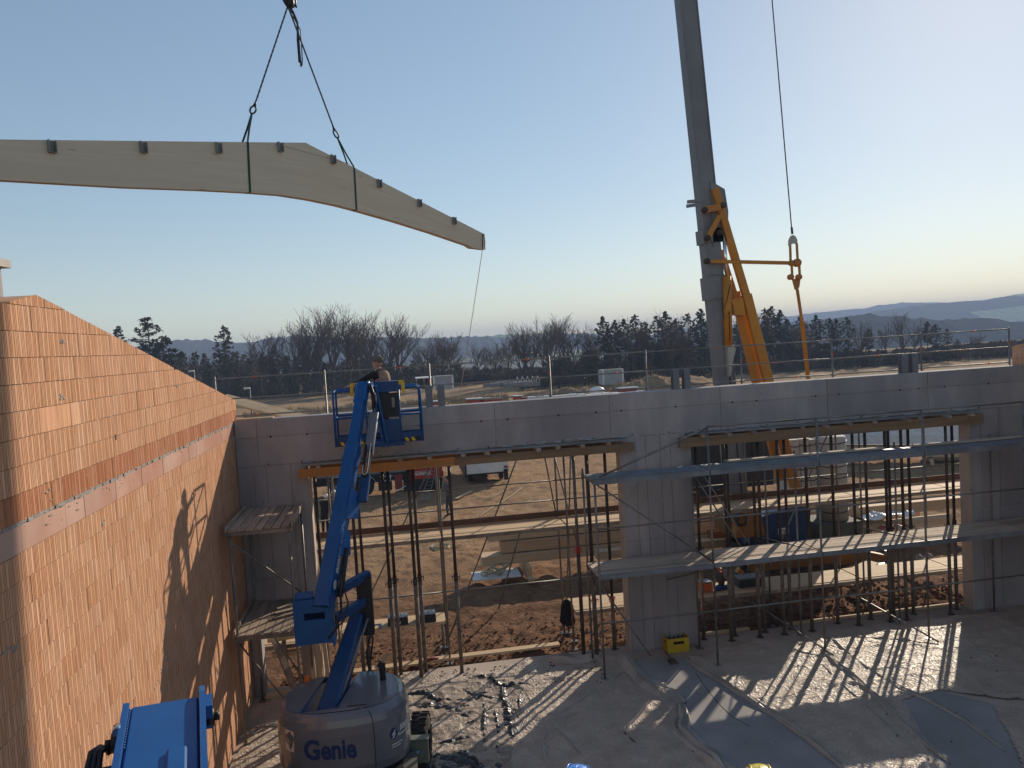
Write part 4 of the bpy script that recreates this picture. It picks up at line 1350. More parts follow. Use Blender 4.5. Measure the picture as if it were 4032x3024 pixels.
# basket
bx0, bx1, by0, by1, bz, bt = -1.27, .50, 16.42, 17.2, 5.46, 6.60
mb = MB(); mb.b2((bx0, by0, bz), (bx1, by1, bz + .035)); mb.obj('basket_floor', M_blued, BLF)
mb = MB()
r_ = .024
for y in (by0, by1):
    mb.path([(bx0, y, bz), (bx0, y, bt - .07), (bx0 + .07, y, bt), (bx1 - .07, y, bt), (bx1, y, bt - .07), (bx1, y, bz)], r_, 7)
    mb.tube((bx0, y, 6.04), (bx1, y, 6.04), r_, n=7)
for x in (bx0, bx1):
    for z in (bt, 6.04):
        mb.tube((x, by0, z - .03), (x, by1, z - .03), r_, n=7)
for x in (-.62, .06):
    mb.tube((x, by0, bz), (x, by0, bt), r_ * .9, n=7)
mb.obj('basket_rail', M_blue, BLF)
for a, b in ((bx0 + .02, -.62), (.06, bx1 - .02)):
    MB().b2((a, by0 - .02, bz + .01), (b, by0 - .012, bz + .2)).obj('kick_plate', M_blued, BLF)
    k = MB()
    k.b2((a + .03, by0 - .0245, bz + .015), (b - .02, by0 - .0205, bz + .095))
    k.obj('stripe_base', M_black, BLF)
    x = a + .06
    while x < b - .1:
        MB().add([(x, by0 - .026, bz + .092), (x + .07, by0 - .026, bz + .092), (x + .105, by0 - .026, bz + .018), (x + .035, by0 - .026, bz + .018)], [(0, 3, 2, 1)]).obj('hazard_stripe', M_signy, BLF)
        x += .13
for y in (by1,):
    MB().b2((bx0, y - .01, bz + .03), (bx1, y + .0, bz + .16)).obj('kick_plate', M_blued, BLF)
cp = MB().b2((-.52, by0 - .05, 6.52), (.07, by0 + .24, 6.74)).obj('control_console', M_blued, BLF)
MB().b2((-.35, by0 - .03, 6.0), (.05, by0 - .012, 6.5)).obj('mesh_panel', M_black, BLF)
MB().b2((-.32, by0 - .04, 5.5), (.05, by0 - .02, 5.96)).obj('front_plate', M_blued, BLF)
MB().b2((-.09, by0 - .06, 6.2), (-.03, by0 - .031, 6.4)).obj('manual_box', M_mast, BLF)
for x in (-.88, .16):
    s_ = 1 if x > 0 else -1
    m1 = MB()
    m1.b2((x - .07 - s_ * .05, by0 - .03, bt + .06), (x + .07 - s_ * .05, by0 - .022, bt + .15))
    m1.b2((x - .035 + s_ * .0, by0 - .045, bt - .12), (x + .035 + s_ * .0, by0 - .037, bt + .11))
    m1.obj('yellow_bracket', M_signy, BLF)

# ------------------------------------------------------------------ near boom end, bottom left
NL = CAM + ray(650, 2765) * 3.75
NL = Vector(NL)
NB = Vector(CAM + ray(612, 3300) * 2.75)
NLF = thing('boom_lift', 'blue boom end of a second lift close by, cut off by the bottom edge', 'boom lift', tuple(NB))
nd = (NL - NB).normalized()
nsd = Vector(_r) - nd * Vector(_r).dot(nd); nsd.normalize()
nup = nsd.cross(nd).normalized()
if nup.dot(Vector((0, -1, 1))) < 0: nup = -nup
def npt(a, b, c=0): return NL + nsd * a + nd * b + nup * c
mb = MB(); rbar(mb, npt(0, 0, -.1), npt(0, -1.6, -.1), .30, .2, None, None, nup, c=.06)
nb_ = mb.obj('boom_tube', M_blue, NLF)
for s_, e in ((-1, .0), (1, .075)):
    x = s_ * .165
    MB().prism([(-.9, -.2), (-.02, -.2), (e, -.15), (e, .02), (-.02, .035), (-.9, .035)], npt(x - .013, 0, 0), nd, nup, nsd * .026).obj('side_flange', M_blue, NLF)
    mb = MB()
    c = npt(x + s_ * .014, -.2 if s_ < 0 else -.11, -.06)
    mb.tube(c, c + nsd * (s_ * .035), .042, n=12); mb.tube(c + nsd * (s_ * .035), c + nsd * (s_ * .06), .02, n=8)
    mb.obj('pivot_pin', M_black, NLF)
mb = MB()
for k in range(16):
    mb.sphere(npt(-.15, -.03 - k * .024, .003), (.006, .007, .006), 6, 4)
mb.obj('weld_bead', M_blue, NLF)
MB().prism([(0, 0), (-.14, 0), (-.16, .12), (-.03, .12)], npt(.178, -.0, -.1), nd, nup, nsd * .03).obj('lug', M_blue, NLF)
mb = MB(); rbar(mb, npt(-.33, -.26, -.16), npt(-.30, -1.5, -.16), .25, .06, None, None, nup, c=.1); mb.obj('lower_plate', M_blue, NLF)
mb = MB(); mb.tube(npt(-.185, -.22, .02), npt(-.185, -.27, .02), .02, n=8); mb.obj('grease_bolt', M_chrome, NLF)
mb = MB()
for k in range(3):
    mb.path([npt(-.22, -.17 - .02 * k, -.1), npt(-.26 + .012 * k, -.19 - .01 * k, -.07), npt(-.29 + .02 * k, -.25 - .01 * k, -.06), npt(-.30 + .024 * k, -.34, -.1), npt(-.29 + .024 * k, -.45, -.15)], .012, 7)
mb.obj('hydraulic_hose', M_black, NLF)
mb = MB(); rbar(mb, npt(.06, -.5, .006), npt(.06, -1.5, .006), .08, .03, None, None, nup, c=.3); mb.obj('rib', M_blue, NLF)
# ------------------------------------------------------------------ hanging glulam beam
PH = 0.845
bdir = Vector((math.cos(PH), math.sin(PH), 0))
bnor = Vector((-math.sin(PH), math.cos(PH), 0))      # away from the camera
d0 = Vector(ray(1200, 562)).normalized()
BP = Vector(CAM) + d0 * 22.0
def bpl(px, py):
    d = Vector(ray(px, py))
    k = (BP - Vector(CAM)).dot(bnor) / d.dot(bnor)
    p = Vector(CAM) + d * k
    return ((p - BP).dot(bdir), p.z - BP.z)
def bw(t_, z, off=0.0): return BP + bdir * t_ + Vector((0, 0, z)) + bnor * off
top_ = [bpl(1908, 922), bpl(1215, 568), bpl(1205, 562), bpl(0, 549)]
tl = top_[-1]
k_ = (top_[-1][1] - top_[2][1]) / (top_[-1][0] - top_[2][0])
top_.append((tl[0] - 5, tl[1] - 5 * k_))
botp = [(0, 708), (240, 722), (500, 737), (800, 748), (985, 758), (1110, 768), (1220, 785), (1330, 808), (1400, 826), (1560, 872), (1700, 916), (1845, 966), (1862, 977), (1904, 982)]
bot_ = [bpl(*p) for p in botp]
kb = (bot_[1][1] - bot_[0][1]) / (bot_[1][0] - bot_[0][0])
bot_ = [(bot_[0][0] - 5, bot_[0][1] - 5 * kb)] + bot_
BEAM = thing('glulam_beam', 'huge pale glulam roof beam hanging from the crane slings', 'beam', tuple(bw(0, -1.4)))
tt = sorted(set([p[0] for p in top_] + [p[0] for p in bot_] + list(np.linspace(bot_[0][0], bot_[-1][0], 60))))
tA, tB = max(min(p[0] for p in top_), bot_[0][0]), top_[0][0]
tt = [t_ for t_ in tt if tA - 1e-6 <= t_ <= tB + 1e-6]
tp_s = sorted(top_)
zt_ = [float(np.interp(t_, [p[0] for p in tp_s], [p[1] for p in tp_s])) for t_ in tt]
zb_ = [float(np.interp(t_, [p[0] for p in bot_], [p[1] for p in bot_])) for t_ in tt]
mb = MB()
n_ = len(tt)
V_ = []
for t_, a_, b_ in zip(tt, zt_, zb_):
    V_ += [bw(t_, b_), bw(t_, a_), bw(t_, a_, .2), bw(t_, b_, .2)]
F_ = []
for i in range(n_ - 1):
    for k in range(4):
        F_.append((4 * i + k, 4 * i + 4 + k, 4 * i + 4 + (k + 1) % 4, 4 * i + (k + 1) % 4))
F_ += [(0, 1, 2, 3), (4 * n_ - 1, 4 * n_ - 2, 4 * n_ - 3, 4 * n_ - 4)]
mb.add(V_, F_)
gl = mb.obj('timber', M_glulam, BEAM)
uvl = gl.data.uv_layers.new(name='grain')
for li, lo_ in enumerate(gl.data.loops):
    i, k = divmod(lo_.vertex_index, 4)
    uvl.data[li].uv = (tt[i], (zt_[i] - zb_[i]) if k in (1, 2) else 0.0)
for i, (px, py) in enumerate(((200, 578), (560, 581), (857, 583), (1100, 580), (1308, 628), (1490, 723), (1648, 800), (1785, 870))):
    t_, z = bpl(px, py)
    mb = MB()
    for s_ in (-.066, .066):
        mb.b2((s_ - .004, -.09, -.12), (s_ + .004, -.002, .12))
    mb.b2((-.0615, -.09, -.12), (.0615, -.002, -.112))
    mb.b2((-.0615, -.006, -.1115), (.0615, -.002, .12))
    R = Matrix((bdir, bnor, Vector((0, 0, 1)))).transposed()
    c = bw(t_, z)
    mb.v = [tuple(c + R @ Vector(p)) for p in mb.v]
    mb.obj('joist_hanger', M_hang, BEAM)
a, b = bpl(1080, 566), bpl(1385, 648)
MB().bar(bw(a[0], a[1], -.001), bw(b[0], b[1], -.001), .006, .006).obj('glue_line', M_prop, BEAM)
# strap and coil at the beam end
e0, e1 = bpl(1900, 922), bpl(1898, 982)
mb = MB()
for o_ in (-.012,):
    mb.bar(bw(e0[0], e0[1], o_), bw(e1[0], e1[1], o_), .05, .006, bnor)
mb.bar(bw(e0[0] + .07, e0[1], -.02), bw(e0[0] + .1, e0[1] - .28, -.02), .012, .012)
mb.bar(bw(e0[0] + .1, e0[1] - .28, -.02), bw(e0[0] + .06, e1[1] + .1, -.02), .012, .012)
tag(mb.obj('end_strap', M_prop), 'dark strap tied round the right end of the hanging beam', 'strap')

# slings
def sling(px, pytop, pybot, pyr, up1, up2, label):
    t = thing('lifting_sling', label, 'sling', tuple(bw(bpl(px, pytop)[0], bpl(px, pytop)[1])), 'slings carrying the beam')
    a, b = bpl(px - 3, pytop), bpl(px + 6, pybot)
    mb = MB()
    P = [bw(a[0], a[1], -.008), bw(b[0], b[1], -.008), bw(b[0], b[1] - .012, .1), bw(b[0], b[1], .208), bw(a[0], a[1], .208), bw(a[0], a[1] + .012, .1)]
    for k in range(6):
        mb.bar(P[k], P[(k + 1) % 6], .06, .008, bnor if k in (0, 3) else (0, 0, 1))
    mb.obj('strap', M_sling, t)
    s1 = bpl(*up1)
    S1 = bw(s1[0], s1[1], .1)
    mb = MB()
    A = bw(a[0], a[1] + .01, .1)
    mid = (A + S1) / 2
    for o_ in (-.1, .1):
        mb.bar(A + bnor * o_, mid + bnor * o_ * .35, .05, .012, bnor); mb.bar(mid + bnor * o_ * .35, S1, .05, .012, bnor)
    mb.obj('strap_leg', M_sling, t)
    s2 = bpl(*up2)
    S2 = bw(s2[0], s2[1], .1)
    cd_ = (S2 - S1).normalized()
    mb = MB()
    ring = [S1 + cd_ * (.09 + .11 * math.cos(u_)) + bdir * (.085 * math.sin(u_)) for u_ in np.linspace(0, 2 * math.pi, 13)[:-1]]
    mb.path(ring, .022, 6, closed=True)
    mb.tube(S1 + cd_ * .2, S1 + cd_ * .34, .04, .02, n=7)
    mb.obj('shackle', M_black, t)
    L = (S2 - S1).length - .3
    n = int(L / .075)
    mb = MB()
    for k in range(n):
        p = S1 + cd_ * (.3 + (k + .5) * L / n)
        sd_ = bdir if k % 2 else bnor
        sd_ = (sd_ - cd_ * sd_.dot(cd_)).normalized()
        mb.bar(p - cd_ * .048, p + cd_ * .048, .042 if True else 0, .016, sd_)
    mb.obj('chain', M_wire, t)
    return S2
TOPS = sling(978, 560, 757, 0, (1003, 441), (1143, 22), 'left green strap sling and chain round the hanging beam')
sling(1397, 660, 826, 0, (1338, 538), (1147, 28), 'right green strap sling and chain round the hanging beam')
hk = thing('crane_hook', 'black crane hook block with chains at the top edge above the beam', 'hook', tuple(TOPS))
mb = MB()
mb.sphere(TOPS + Vector((.05, 0, .12)), (.13, .1, .16), 10, 7); mb.tube(TOPS + Vector((.05, 0, .25)), TOPS + Vector((.05, 0, .6)), .07, n=8)
mb.path([TOPS + Vector((.05, 0, .1)) + bdir * (.2 * math.sin(u_)) + Vector((0, 0, .1 - .2 * math.cos(u_))) for u_ in np.linspace(-1.2, 3.0, 10)], .04, 7)
mb.obj('hook', M_black, hk)
MB().b2(tuple(TOPS + Vector((-.22, -.12, .6))), tuple(TOPS + Vector((.32, .12, 1.5)))).obj('hook_block', M_yel, hk)
MB().tube(TOPS + Vector((.05, 0, 1.5)), TOPS + Vector((.05, 0, 8.5)), .02, n=6).obj('hoist_rope', M_wire, hk)
def chain_path(mb, pts, r=.02):
    pts = [Vector(p) for p in pts]
    for a, b in zip(pts[:-1], pts[1:]):
        L = (b - a).length; n = max(1, int(L / .075)); c_ = (b - a).normalized()
        for k in range(n):
            p = a + c_ * ((k + .5) * L / n)
            sd_ = bdir if k % 2 else bnor
            mb.bar(p - c_ * .048, p + c_ * .048, .045, .018, sd_)
def bpt(px, py, o_=.1):
    q = bpl(px, py); return bw(q[0], q[1], o_)
mb = MB()
chain_path(mb, [bpt(1148, 15), bpt(1166, 45), bpt(1182, 85), bpt(1184, 120), bpt(1190, 200), bpt(1196, 258)])
chain_path(mb, [bpt(1152, 20, .15), bpt(1172, 50, .15), bpt(1187, 92, .15), bpt(1187, 150, .15), bpt(1194, 240, .15)])
chain_path(mb, [bpt(1146, 10, .0), bpt(1160, 20, .0), bpt(1167, 28, .0), bpt(1160, 10, .0)])
mb.obj('spare_chain', M_black, hk)
mb = MB()
mb.path([bpt(1148, 28), bpt(1160, 55), bpt(1178, 85), bpt(1194, 115), bpt(1197, 160), bpt(1201, 230), bpt(1200, 252), bpt(1196, 258)], .016, 5)
mb.obj('spare_chain', M_wire, hk)

# ------------------------------------------------------------------ people
def person(name, label, loc, rz, J, mats, hat=None, extra=None, hatmat=None, pants_z=.98, group=None, sleeve=True):
    """one skinned body; J moves joints away from the standing pose. mats: skin, top, trousers, shoes"""
    root = thing(name, label, 'person', loc, group, rz)
    P = dict(pel=(0, 0, .96), spi=(0, 0, 1.14), che=(.0, 0, 1.32), nec=(.0, 0, 1.48), hed=(.015, 0, 1.56),
             ls=(0, .19, 1.41), le=(-.03, .24, 1.13), lw=(.05, .25, .9), lh=(.07, .25, .82),
             rs=(0, -.19, 1.41), re=(-.03, -.24, 1.13), rw=(.05, -.25, .9), rh=(.07, -.25, .82),
             lk=(.03, .11, .5), la=(-.01, .11, .09), lt=(.15, .13, .04), rk=(.03, -.11, .5), ra=(-.01, -.11, .09), rt=(.15, -.13, .04),
             lhp=(0, .09, .9), rhp=(0, -.09, .9))
    tilt = J.pop('_yaw', 0)
    P.update(J)
    Rr = dict(pel=(.16, .13), spi=(.155, .115), che=(.175, .125), nec=(.06, .06), hed=(.06, .06), ls=(.075, .075), le=(.052, .052), lw=(.036, .036), lh=(.045, .025),
              lk=(.068, .068), la=(.047, .047), lt=(.045, .035), lhp=(.1, .1))
    for a, b in (('rs', 'ls'), ('re', 'le'), ('rw', 'lw'), ('rh', 'lh'), ('rk', 'lk'), ('ra', 'la'), ('rt', 'lt'), ('rhp', 'lhp')):
        Rr[a] = Rr[b]
    names = list(P)
    E_ = [('pel', 'spi'), ('spi', 'che'), ('che', 'nec'), ('nec', 'hed'), ('che', 'ls'), ('ls', 'le'), ('le', 'lw'), ('lw', 'lh'), ('che', 'rs'), ('rs', 're'), ('re', 'rw'), ('rw', 'rh'),
          ('pel', 'lhp'), ('lhp', 'lk'), ('lk', 'la'), ('la', 'lt'), ('pel', 'rhp'), ('rhp', 'rk'), ('rk', 'ra'), ('ra', 'rt')]
    vs = [P[n] for n in names]
    rr = [Rr[n] for n in names]
    ed = [(names.index(a), names.index(b)) for a, b in E_]
    # fingers
    for w_, h_ in (('lw', 'lh'), ('rw', 'rh')):
        a, b = Vector(P[w_]), Vector(P[h_])
        t_ = (b - a).normalized()
        s_ = t_.cross(Vector((0, 0, 1)))
        s_ = s_.normalized() if s_.length > .1 else Vector((1, 0, 0))
        for k, ln in enumerate((.07, .085, .08, .06)):
            o_ = b + s_ * (.03 - .02 * k)
            i0 = len(vs)
            vs += [tuple(o_ + t_ * .04), tuple(o_ + t_ * (.04 + ln * .5) + Vector((0, 0, -.01))), tuple(o_ + t_ * (.03 + ln * .8) + Vector((0, 0, -.035)))]
            rr += [(.01, .01), (.009, .009), (.008, .008)]
            ed += [(names.index(h_), i0), (i0, i0 + 1), (i0 + 1, i0 + 2)]
        i0 = len(vs)
        vs += [tuple(a + t_ * .05 + s_ * .05), tuple(a + t_ * .1 + s_ * .065)]
        rr += [(.012, .012), (.01, .01)]
        ed += [(names.index(h_), i0), (i0, i0 + 1)]
    me = bpy.data.meshes.new('sk')
    me.from_pydata([tuple(v) for v in vs], ed, [])
    o = bpy.data.objects.new('sk', me)
    COL.objects.link(o)
    md = o.modifiers.new('s', 'SKIN')
    md.use_smooth_shade = True
    sk = me.skin_vertices[0].data
    for i, q in enumerate(rr):
        sk[i].radius = q
    sk[names.index('pel')].use_root = True
    m2 = o.modifiers.new('d', 'SUBSURF'); m2.levels = 1; m2.render_levels = 1
    dg = bpy.context.evaluated_depsgraph_get()
    em = bpy.data.meshes.new_from_object(o.evaluated_get(dg))
    V_ = [Vector(v.co) for v in em.vertices]
    F_ = [tuple(p.vertices) for p in em.polygons]
    bpy.data.objects.remove(o)
    mb = MB()
    hand = [Vector(P['lh']), Vector(P['rh'])]
    wr = [Vector(P['lw']), Vector(P['rw'])]
    elb = [Vector(P['le']), Vector(P['re'])]
    ank = [Vector(P['la']), Vector(P['ra'])]
    nec = Vector(P['nec']); hd = Vector(P['hed'])
    base = len(mb.v)
    mb.v += [tuple(v) for v in V_]
    for q in F_:
        c = sum((V_[i] for i in q), Vector()) / len(q)
        mi = 1
        dh = min((c - (h + (h - w) * .6)).length for h, w in zip(hand, wr))
        da = min((c - e).length for e in elb)
        if dh < .145 and dh < da: mi = 0
        elif c.z > nec.z + .02 and (c - hd).length < .14: mi = 0
        elif c.z < .1 or min((c - a).length for a in ank) < .08: mi = 3
        elif c.z < pants_z and (min((c - h).length for h in hand + wr + elb) > .12 or abs(c.y) < .19): mi = 2
        mb.f.append(q); mb.m.append(mi); mb.sm.append(True)
    # head with face, merged in the same mesh
    RH = Matrix.Rotation(tilt, 3, 'Z')
    hc = hd + Vector((.0, 0, .09))
    def hp(x, y, z): return hc + RH @ Vector((x, y, z))
    hm = MB()
    hm.sphere((0, 0, .0), (.098, .078, .12), 16, 11)
    hm.sphere((.02, 0, -.06), (.075, .062, .065), 12, 8)
    hm.sphere((.098, 0, -.015), (.022, .014, .026), 8, 6)
    for s_ in (-1, 1):
        hm.sphere((-.005, s_ * .078, -.015), (.022, .012, .034), 8, 6)
        hm.sphere((.083, s_ * .032, .012), (.012, .014, .009), 8, 6, 4)
    hm.sphere((.082, 0, -.062), (.01, .026, .007), 8, 5, 5)
    b = len(mb.v)
    mb.v += [tuple(hp(*p)) for p in hm.v]
    mb.f += [tuple(i + b for i in q) for q in hm.f]
    mb.m += [m_ if m_ else 0 for m_ in hm.m]
    mb.sm += [True] * len(hm.f)
    mb.obj('body', list(mats) + [M_black, M_redd], root, True)
    if hat:
        hb = MB()
        if hat == 'beanie':
            hb.sphere((-.012, 0, .045), (.112, .094, .1), 16, 10)
            hb.lathe([(.113, .0), (.118, .02), (.113, .05)], (-.012, 0, .01), 16, sy=.85)
        elif hat == 'cap':
            hb.sphere((-.005, 0, .04), (.108, .09, .095), 14, 9)
        elif hat == 'helmet':
            hb.sphere((-.0, 0, .045), (.135, .115, .12), 28, 18)
            hb.lathe([(.135, .0), (.15, -.012), (.15, -.02), (.133, -.015)], (.0, 0, .03), 24, sy=.86)
            for y in (-.045, 0, .045):
                hb.path([(.11 * math.cos(u_), y, .045 + .119 * math.sin(u_)) for u_ in np.linspace(.3, 2.8, 15)], .004, 6)
        elif hat == 'hair':
            hb.sphere((-.02, 0, .03), (.1, .085, .105), 14, 9)
        hb.v = [tuple(hp(*p)) for p in hb.v]
        hb.obj({'beanie': 'knit_cap', 'cap': 'cap', 'helmet': 'hard_hat', 'hair': 'hair'}[hat], hatmat, root, True)
    if extra: extra(root)
    return root
# operator in the basket: body turned half left, left hand out on the rail
def vest(root):
    mb = MB()
    mb.lathe([(.17, 1.02), (.185, 1.15), (.195, 1.28), (.17, 1.4), (.12, 1.455)], (-.012, 0, 0), 16, sx=.86, sy=1.02)
    mb.f = [q for q in mb.f if sum(mb.v[i][0] for i in q) / len(q) < .06]
    mb.m = mb.m[:len(mb.f)]; mb.sm = mb.sm[:len(mb.f)]
    mb.obj('work_vest', M_vest, root, True)
person('person', 'worker in a knit cap and tan vest standing in the lift basket, arm stretched left', (-.27, 16.87, bz + .035), rad(150), dict(
    che=(.03, 0, 1.32), nec=(.05, 0, 1.48), hed=(.07, 0, 1.555),
    ls=(.05, .19, 1.41), le=(.28, .34, 1.28), lw=(.5, .42, 1.19), lh=(.57, .43, 1.175),
    rs=(.02, -.19, 1.4), re=(.02, -.27, 1.14), rw=(.2, -.2, 1.02), rh=(.27, -.17, 1.03), _yaw=.25), (M_skin, M_cloth, M_cloth, M_black), 'beanie', vest, M_beanie)
# man holding the tag rope
pr_ = gr(1773, 2032, -.1)
person('person', 'man in dark jacket and grey trousers standing on the sand beyond the left opening', (pr_.x, pr_.y, -.1), rad(150), dict(
    le=(.12, .24, 1.18), lw=(.3, .12, 1.12), lh=(.36, .08, 1.13), re=(.1, -.25, 1.17), rw=(.28, -.14, 1.12), rh=(.34, -.1, 1.14),
    lk=(.06, .14, .5), la=(.02, .18, .09), lt=(.18, .2, .04)), (M_skin, M_coat, M_jeans, M_black), 'hair', None, M_black)
pl_ = gr(1283, 2110, -.1)
person('person', 'man all in black with pale cap, bent forward behind the props at left', (pl_.x, pl_.y, -.1), rad(60), dict(
    spi=(.04, 0, 1.13), che=(.1, 0, 1.29), nec=(.18, 0, 1.42), hed=(.23, 0, 1.47), ls=(.1, .19, 1.37), rs=(.1, -.19, 1.37), le=(.2, .24, 1.12), lw=(.38, .16, 1.0), lh=(.44, .13, .98), re=(.18, -.25, 1.1), rw=(.36, -.16, 1.0), rh=(.42, -.12, .98)), (M_skin, M_cloth, M_cloth, M_black), 'cap', None, M_white)
p2 = gr(1318, 2104, -.1)
person('person', 'second man in dark clothes with white cap, half hidden behind pale posts', (p2.x + .05, p2.y + .4, -.1), rad(200), dict(le=(.1, .24, 1.15), lw=(.28, .14, 1.05), lh=(.34, .12, 1.05)), (M_skin, M_cloth, M_jeans, M_black), 'cap', None, M_white)
# two people below the picture, only their helmets reach into it
ph1 = CAM + ray(2272, 3150) * 3.95
ph2 = CAM + ray(3003, 3155) * 3.85
zf = ph1[2] - 1.655
person('person', 'person under the blue hard hat at the bottom edge', (ph1[0], ph1[1], zf), rad(60), {}, (M_skin, M_cloth, M_jeans, M_black), 'helmet', None, M_helmb)
person('person', 'person under the yellow hard hat at the bottom edge', (ph2[0], ph2[1], zf), rad(75), {}, (M_skin, M_coat, M_jeans, M_black), 'helmet', None, M_helmy)
PF = thing('work_platform', 'timber work platform below the bottom edge', 'platform', (1.2, 3.4, 0))
for k in range(6):
    MB().b2((-.6, 2.3 + k * .34, zf - .05), (3.4, 2.62 + k * .34, zf)).obj('plank', M_oldx, PF)
for x in (-.5, 3.3):
    for y in (2.35, 4.2):
        MB().tube((x, y, 0), (x, y, zf - .06), .03, n=7).obj('post', M_steel, PF)
# tag rope from the beam end down to the man
E0 = bw(e1[0], e1[1], -.02)
hnd = Vector((pr_.x, pr_.y, -.1)) + Matrix.Rotation(rad(150), 3, 'Z') @ Vector((.35, 0, 1.14))
pts = [E0.lerp(hnd, k / 14) + Vector((0, 0, -.5 * math.sin(math.pi * k / 14) * .6)) for k in range(15)]
tag(MB().path(pts, .012, 5).obj('tag_rope', M_rope), 'thin guide rope hanging from the right end of the beam', 'rope')
# ------------------------------------------------------------------ self-erecting tower crane behind the wall
MY = 22.1
CRN = thing('tower_crane', 'grey mast and yellow struts of a self-erecting crane standing behind the concrete wall', 'crane', (10.3, MY, 0))
mA, mB_ = at(2697, 0, MY), at(2896, 1960, MY)
md_ = (mB_ - mA).normalized()
mTop = mA - md_ * 9
def mst(py): 
    t_ = (py - 0) / 1960
    return mA + (mB_ - mA) * t_
def mast_pt(z):
    return mA + md_ * ((mA.z - z) / -md_.z)
def mz(py):  # height on the mast axis seen at image row py
    lo, hi = 0.0, 24.0
    for _ in range(40):
        m_ = (lo + hi) / 2
        if proj(mast_pt(m_))[1] > py: lo = m_
        else: hi = m_
    return lo
zj = mz(940)
mb = MB()
w_ = .475
mb.bar(mast_pt(1.7), mast_pt(zj - .02), w_, w_, (0, 1, 0))
mb.obj('lower_mast', M_mast, CRN)
mb = MB(); mb.bar(mast_pt(zj), mTop, w_ * .97, w_ * .97, (0, 1, 0)); um = mb.obj('upper_mast', M_mast, CRN)
# corner rails along the mast
for z0, z1 in ((1.7, mz(1120)), (mz(800), mTop.z)):
    for sx in (-1, 1):
        mb = MB(); mb.bar(mast_pt(z0) + Vector((sx * .25, -.235, 0)), mast_pt(z1) + Vector((sx * .25, -.235, 0)), .03, .05, (0, 1, 0)); mb.obj('corner_rail', M_mast, CRN)
zc = zj
MB().bar(mast_pt(mz(1180)), mast_pt(mz(1090)), .6, .54, (0, 1, 0)).obj('mast_collar', M_mast, CRN)
MB().bar(mast_pt(mz(960)), mast_pt(mz(905)), .58, .56, (0, 1, 0)).obj('mast_collar', M_mast, CRN)
FYc = MY - .34
def cp_(px, py, Y=FYc): return at(px, py, Y)
# bracket plate on the right of the mast
mb = MB().prism([(0, 0), (.42, -.25), (.5, -.9), (.45, -1.6), (.0, -1.9)], mast_pt(mz(720)) + Vector((.1, -.28, 0)), (1, 0, 0), (0, 0, 1), (0, .5, 0))
mb.obj('hinge_plate', M_mast, CRN)
for a, b, px in (((2707, 795), (2760, 790), 0), ((2704, 812), (2750, 805), 0)):
    MB().bar(cp_(*a), cp_(*b), .09, .09).obj('stop_bracket', M_mast, CRN)
# long struts
def ybar(p, q, w, h, name, Y=FYc, Y2=None, mat=None):
    mb = MB(); rbar(mb, cp_(*p, Y), cp_(*q, Y2 or Y), w, h, None, None, (0, 1, 0), c=.06)
    return mb.obj(name, mat or M_yel, CRN)
ybar((2813, 742), (2938, 1165), .21, .16, 'strut')
ybar((2938, 1160), (3135, 1935), .27, .2, 'strut', FYc, 21.5)
ybar((2838, 985), (2893, 1160), .14, .14, 'strut', FYc + .25)
ybar((2893, 1150), (3075, 1890), .25, .2, 'strut', FYc + .25, 21.8)
mb = MB().prism([(0, 0), (.36, .02), (.42, -.5), (.1, -.45)], cp_(2880, 1178, FYc - .1), (1, 0, 0), (0, 0, 1), (0, .4, 0)); mb.obj('strut_bracket', M_yel, CRN)
# small link arms with pins
ybar((2776, 826), (2836, 815), .19, .1, 'link_arm', FYc - .12)
ybar((2788, 936), (2832, 850), .14, .1, 'link_arm', FYc - .12)
mb = MB()
for px, py in ((2777, 826), (2788, 936), (2838, 914), (2850, 806), (2786, 1028)):
    c = cp_(px, py, FYc - .2)
    mb.lathe([(.0, -.03), (.045, -.03), (.05, -.02), (.05, .0), (.085, .005), (.085, .12)], c, 14, axis='y')
mb.obj('hinge_pin', M_prop, CRN)
# hydraulic ram
c0, c1, c2 = cp_(2868, 1365, FYc), cp_(2862, 1088, FYc), cp_(2850, 925, FYc)
MB().tube(c0, c1, .125, n=14).obj('ram_barrel', M_yel, CRN)
MB().tube(c1, c2, .05, n=12).obj('ram_rod', M_chrome, CRN)
mb = MB().path([cp_(2876, 1120, FYc - .14), cp_(2862, 1180, FYc - .15), cp_(2846, 1220, FYc - .1), cp_(2852, 1262, FYc - .15), cp_(2872, 1225, FYc - .15), cp_(2874, 1330, FYc - .15), cp_(2872, 1350, FYc - .1)], .012, 5)
mb.obj('ram_hose', M_black, CRN)
mb = MB().prism([(0, 0), (.2, .02), (.24, -.12), (.12, -.5), (.06, -.85), (0, -.9)], cp_(2866, 1362, FYc - .1), (1, 0, 0), (0, 0, 1), (0, .3, 0)); mb.obj('ram_bracket', M_ball, CRN)
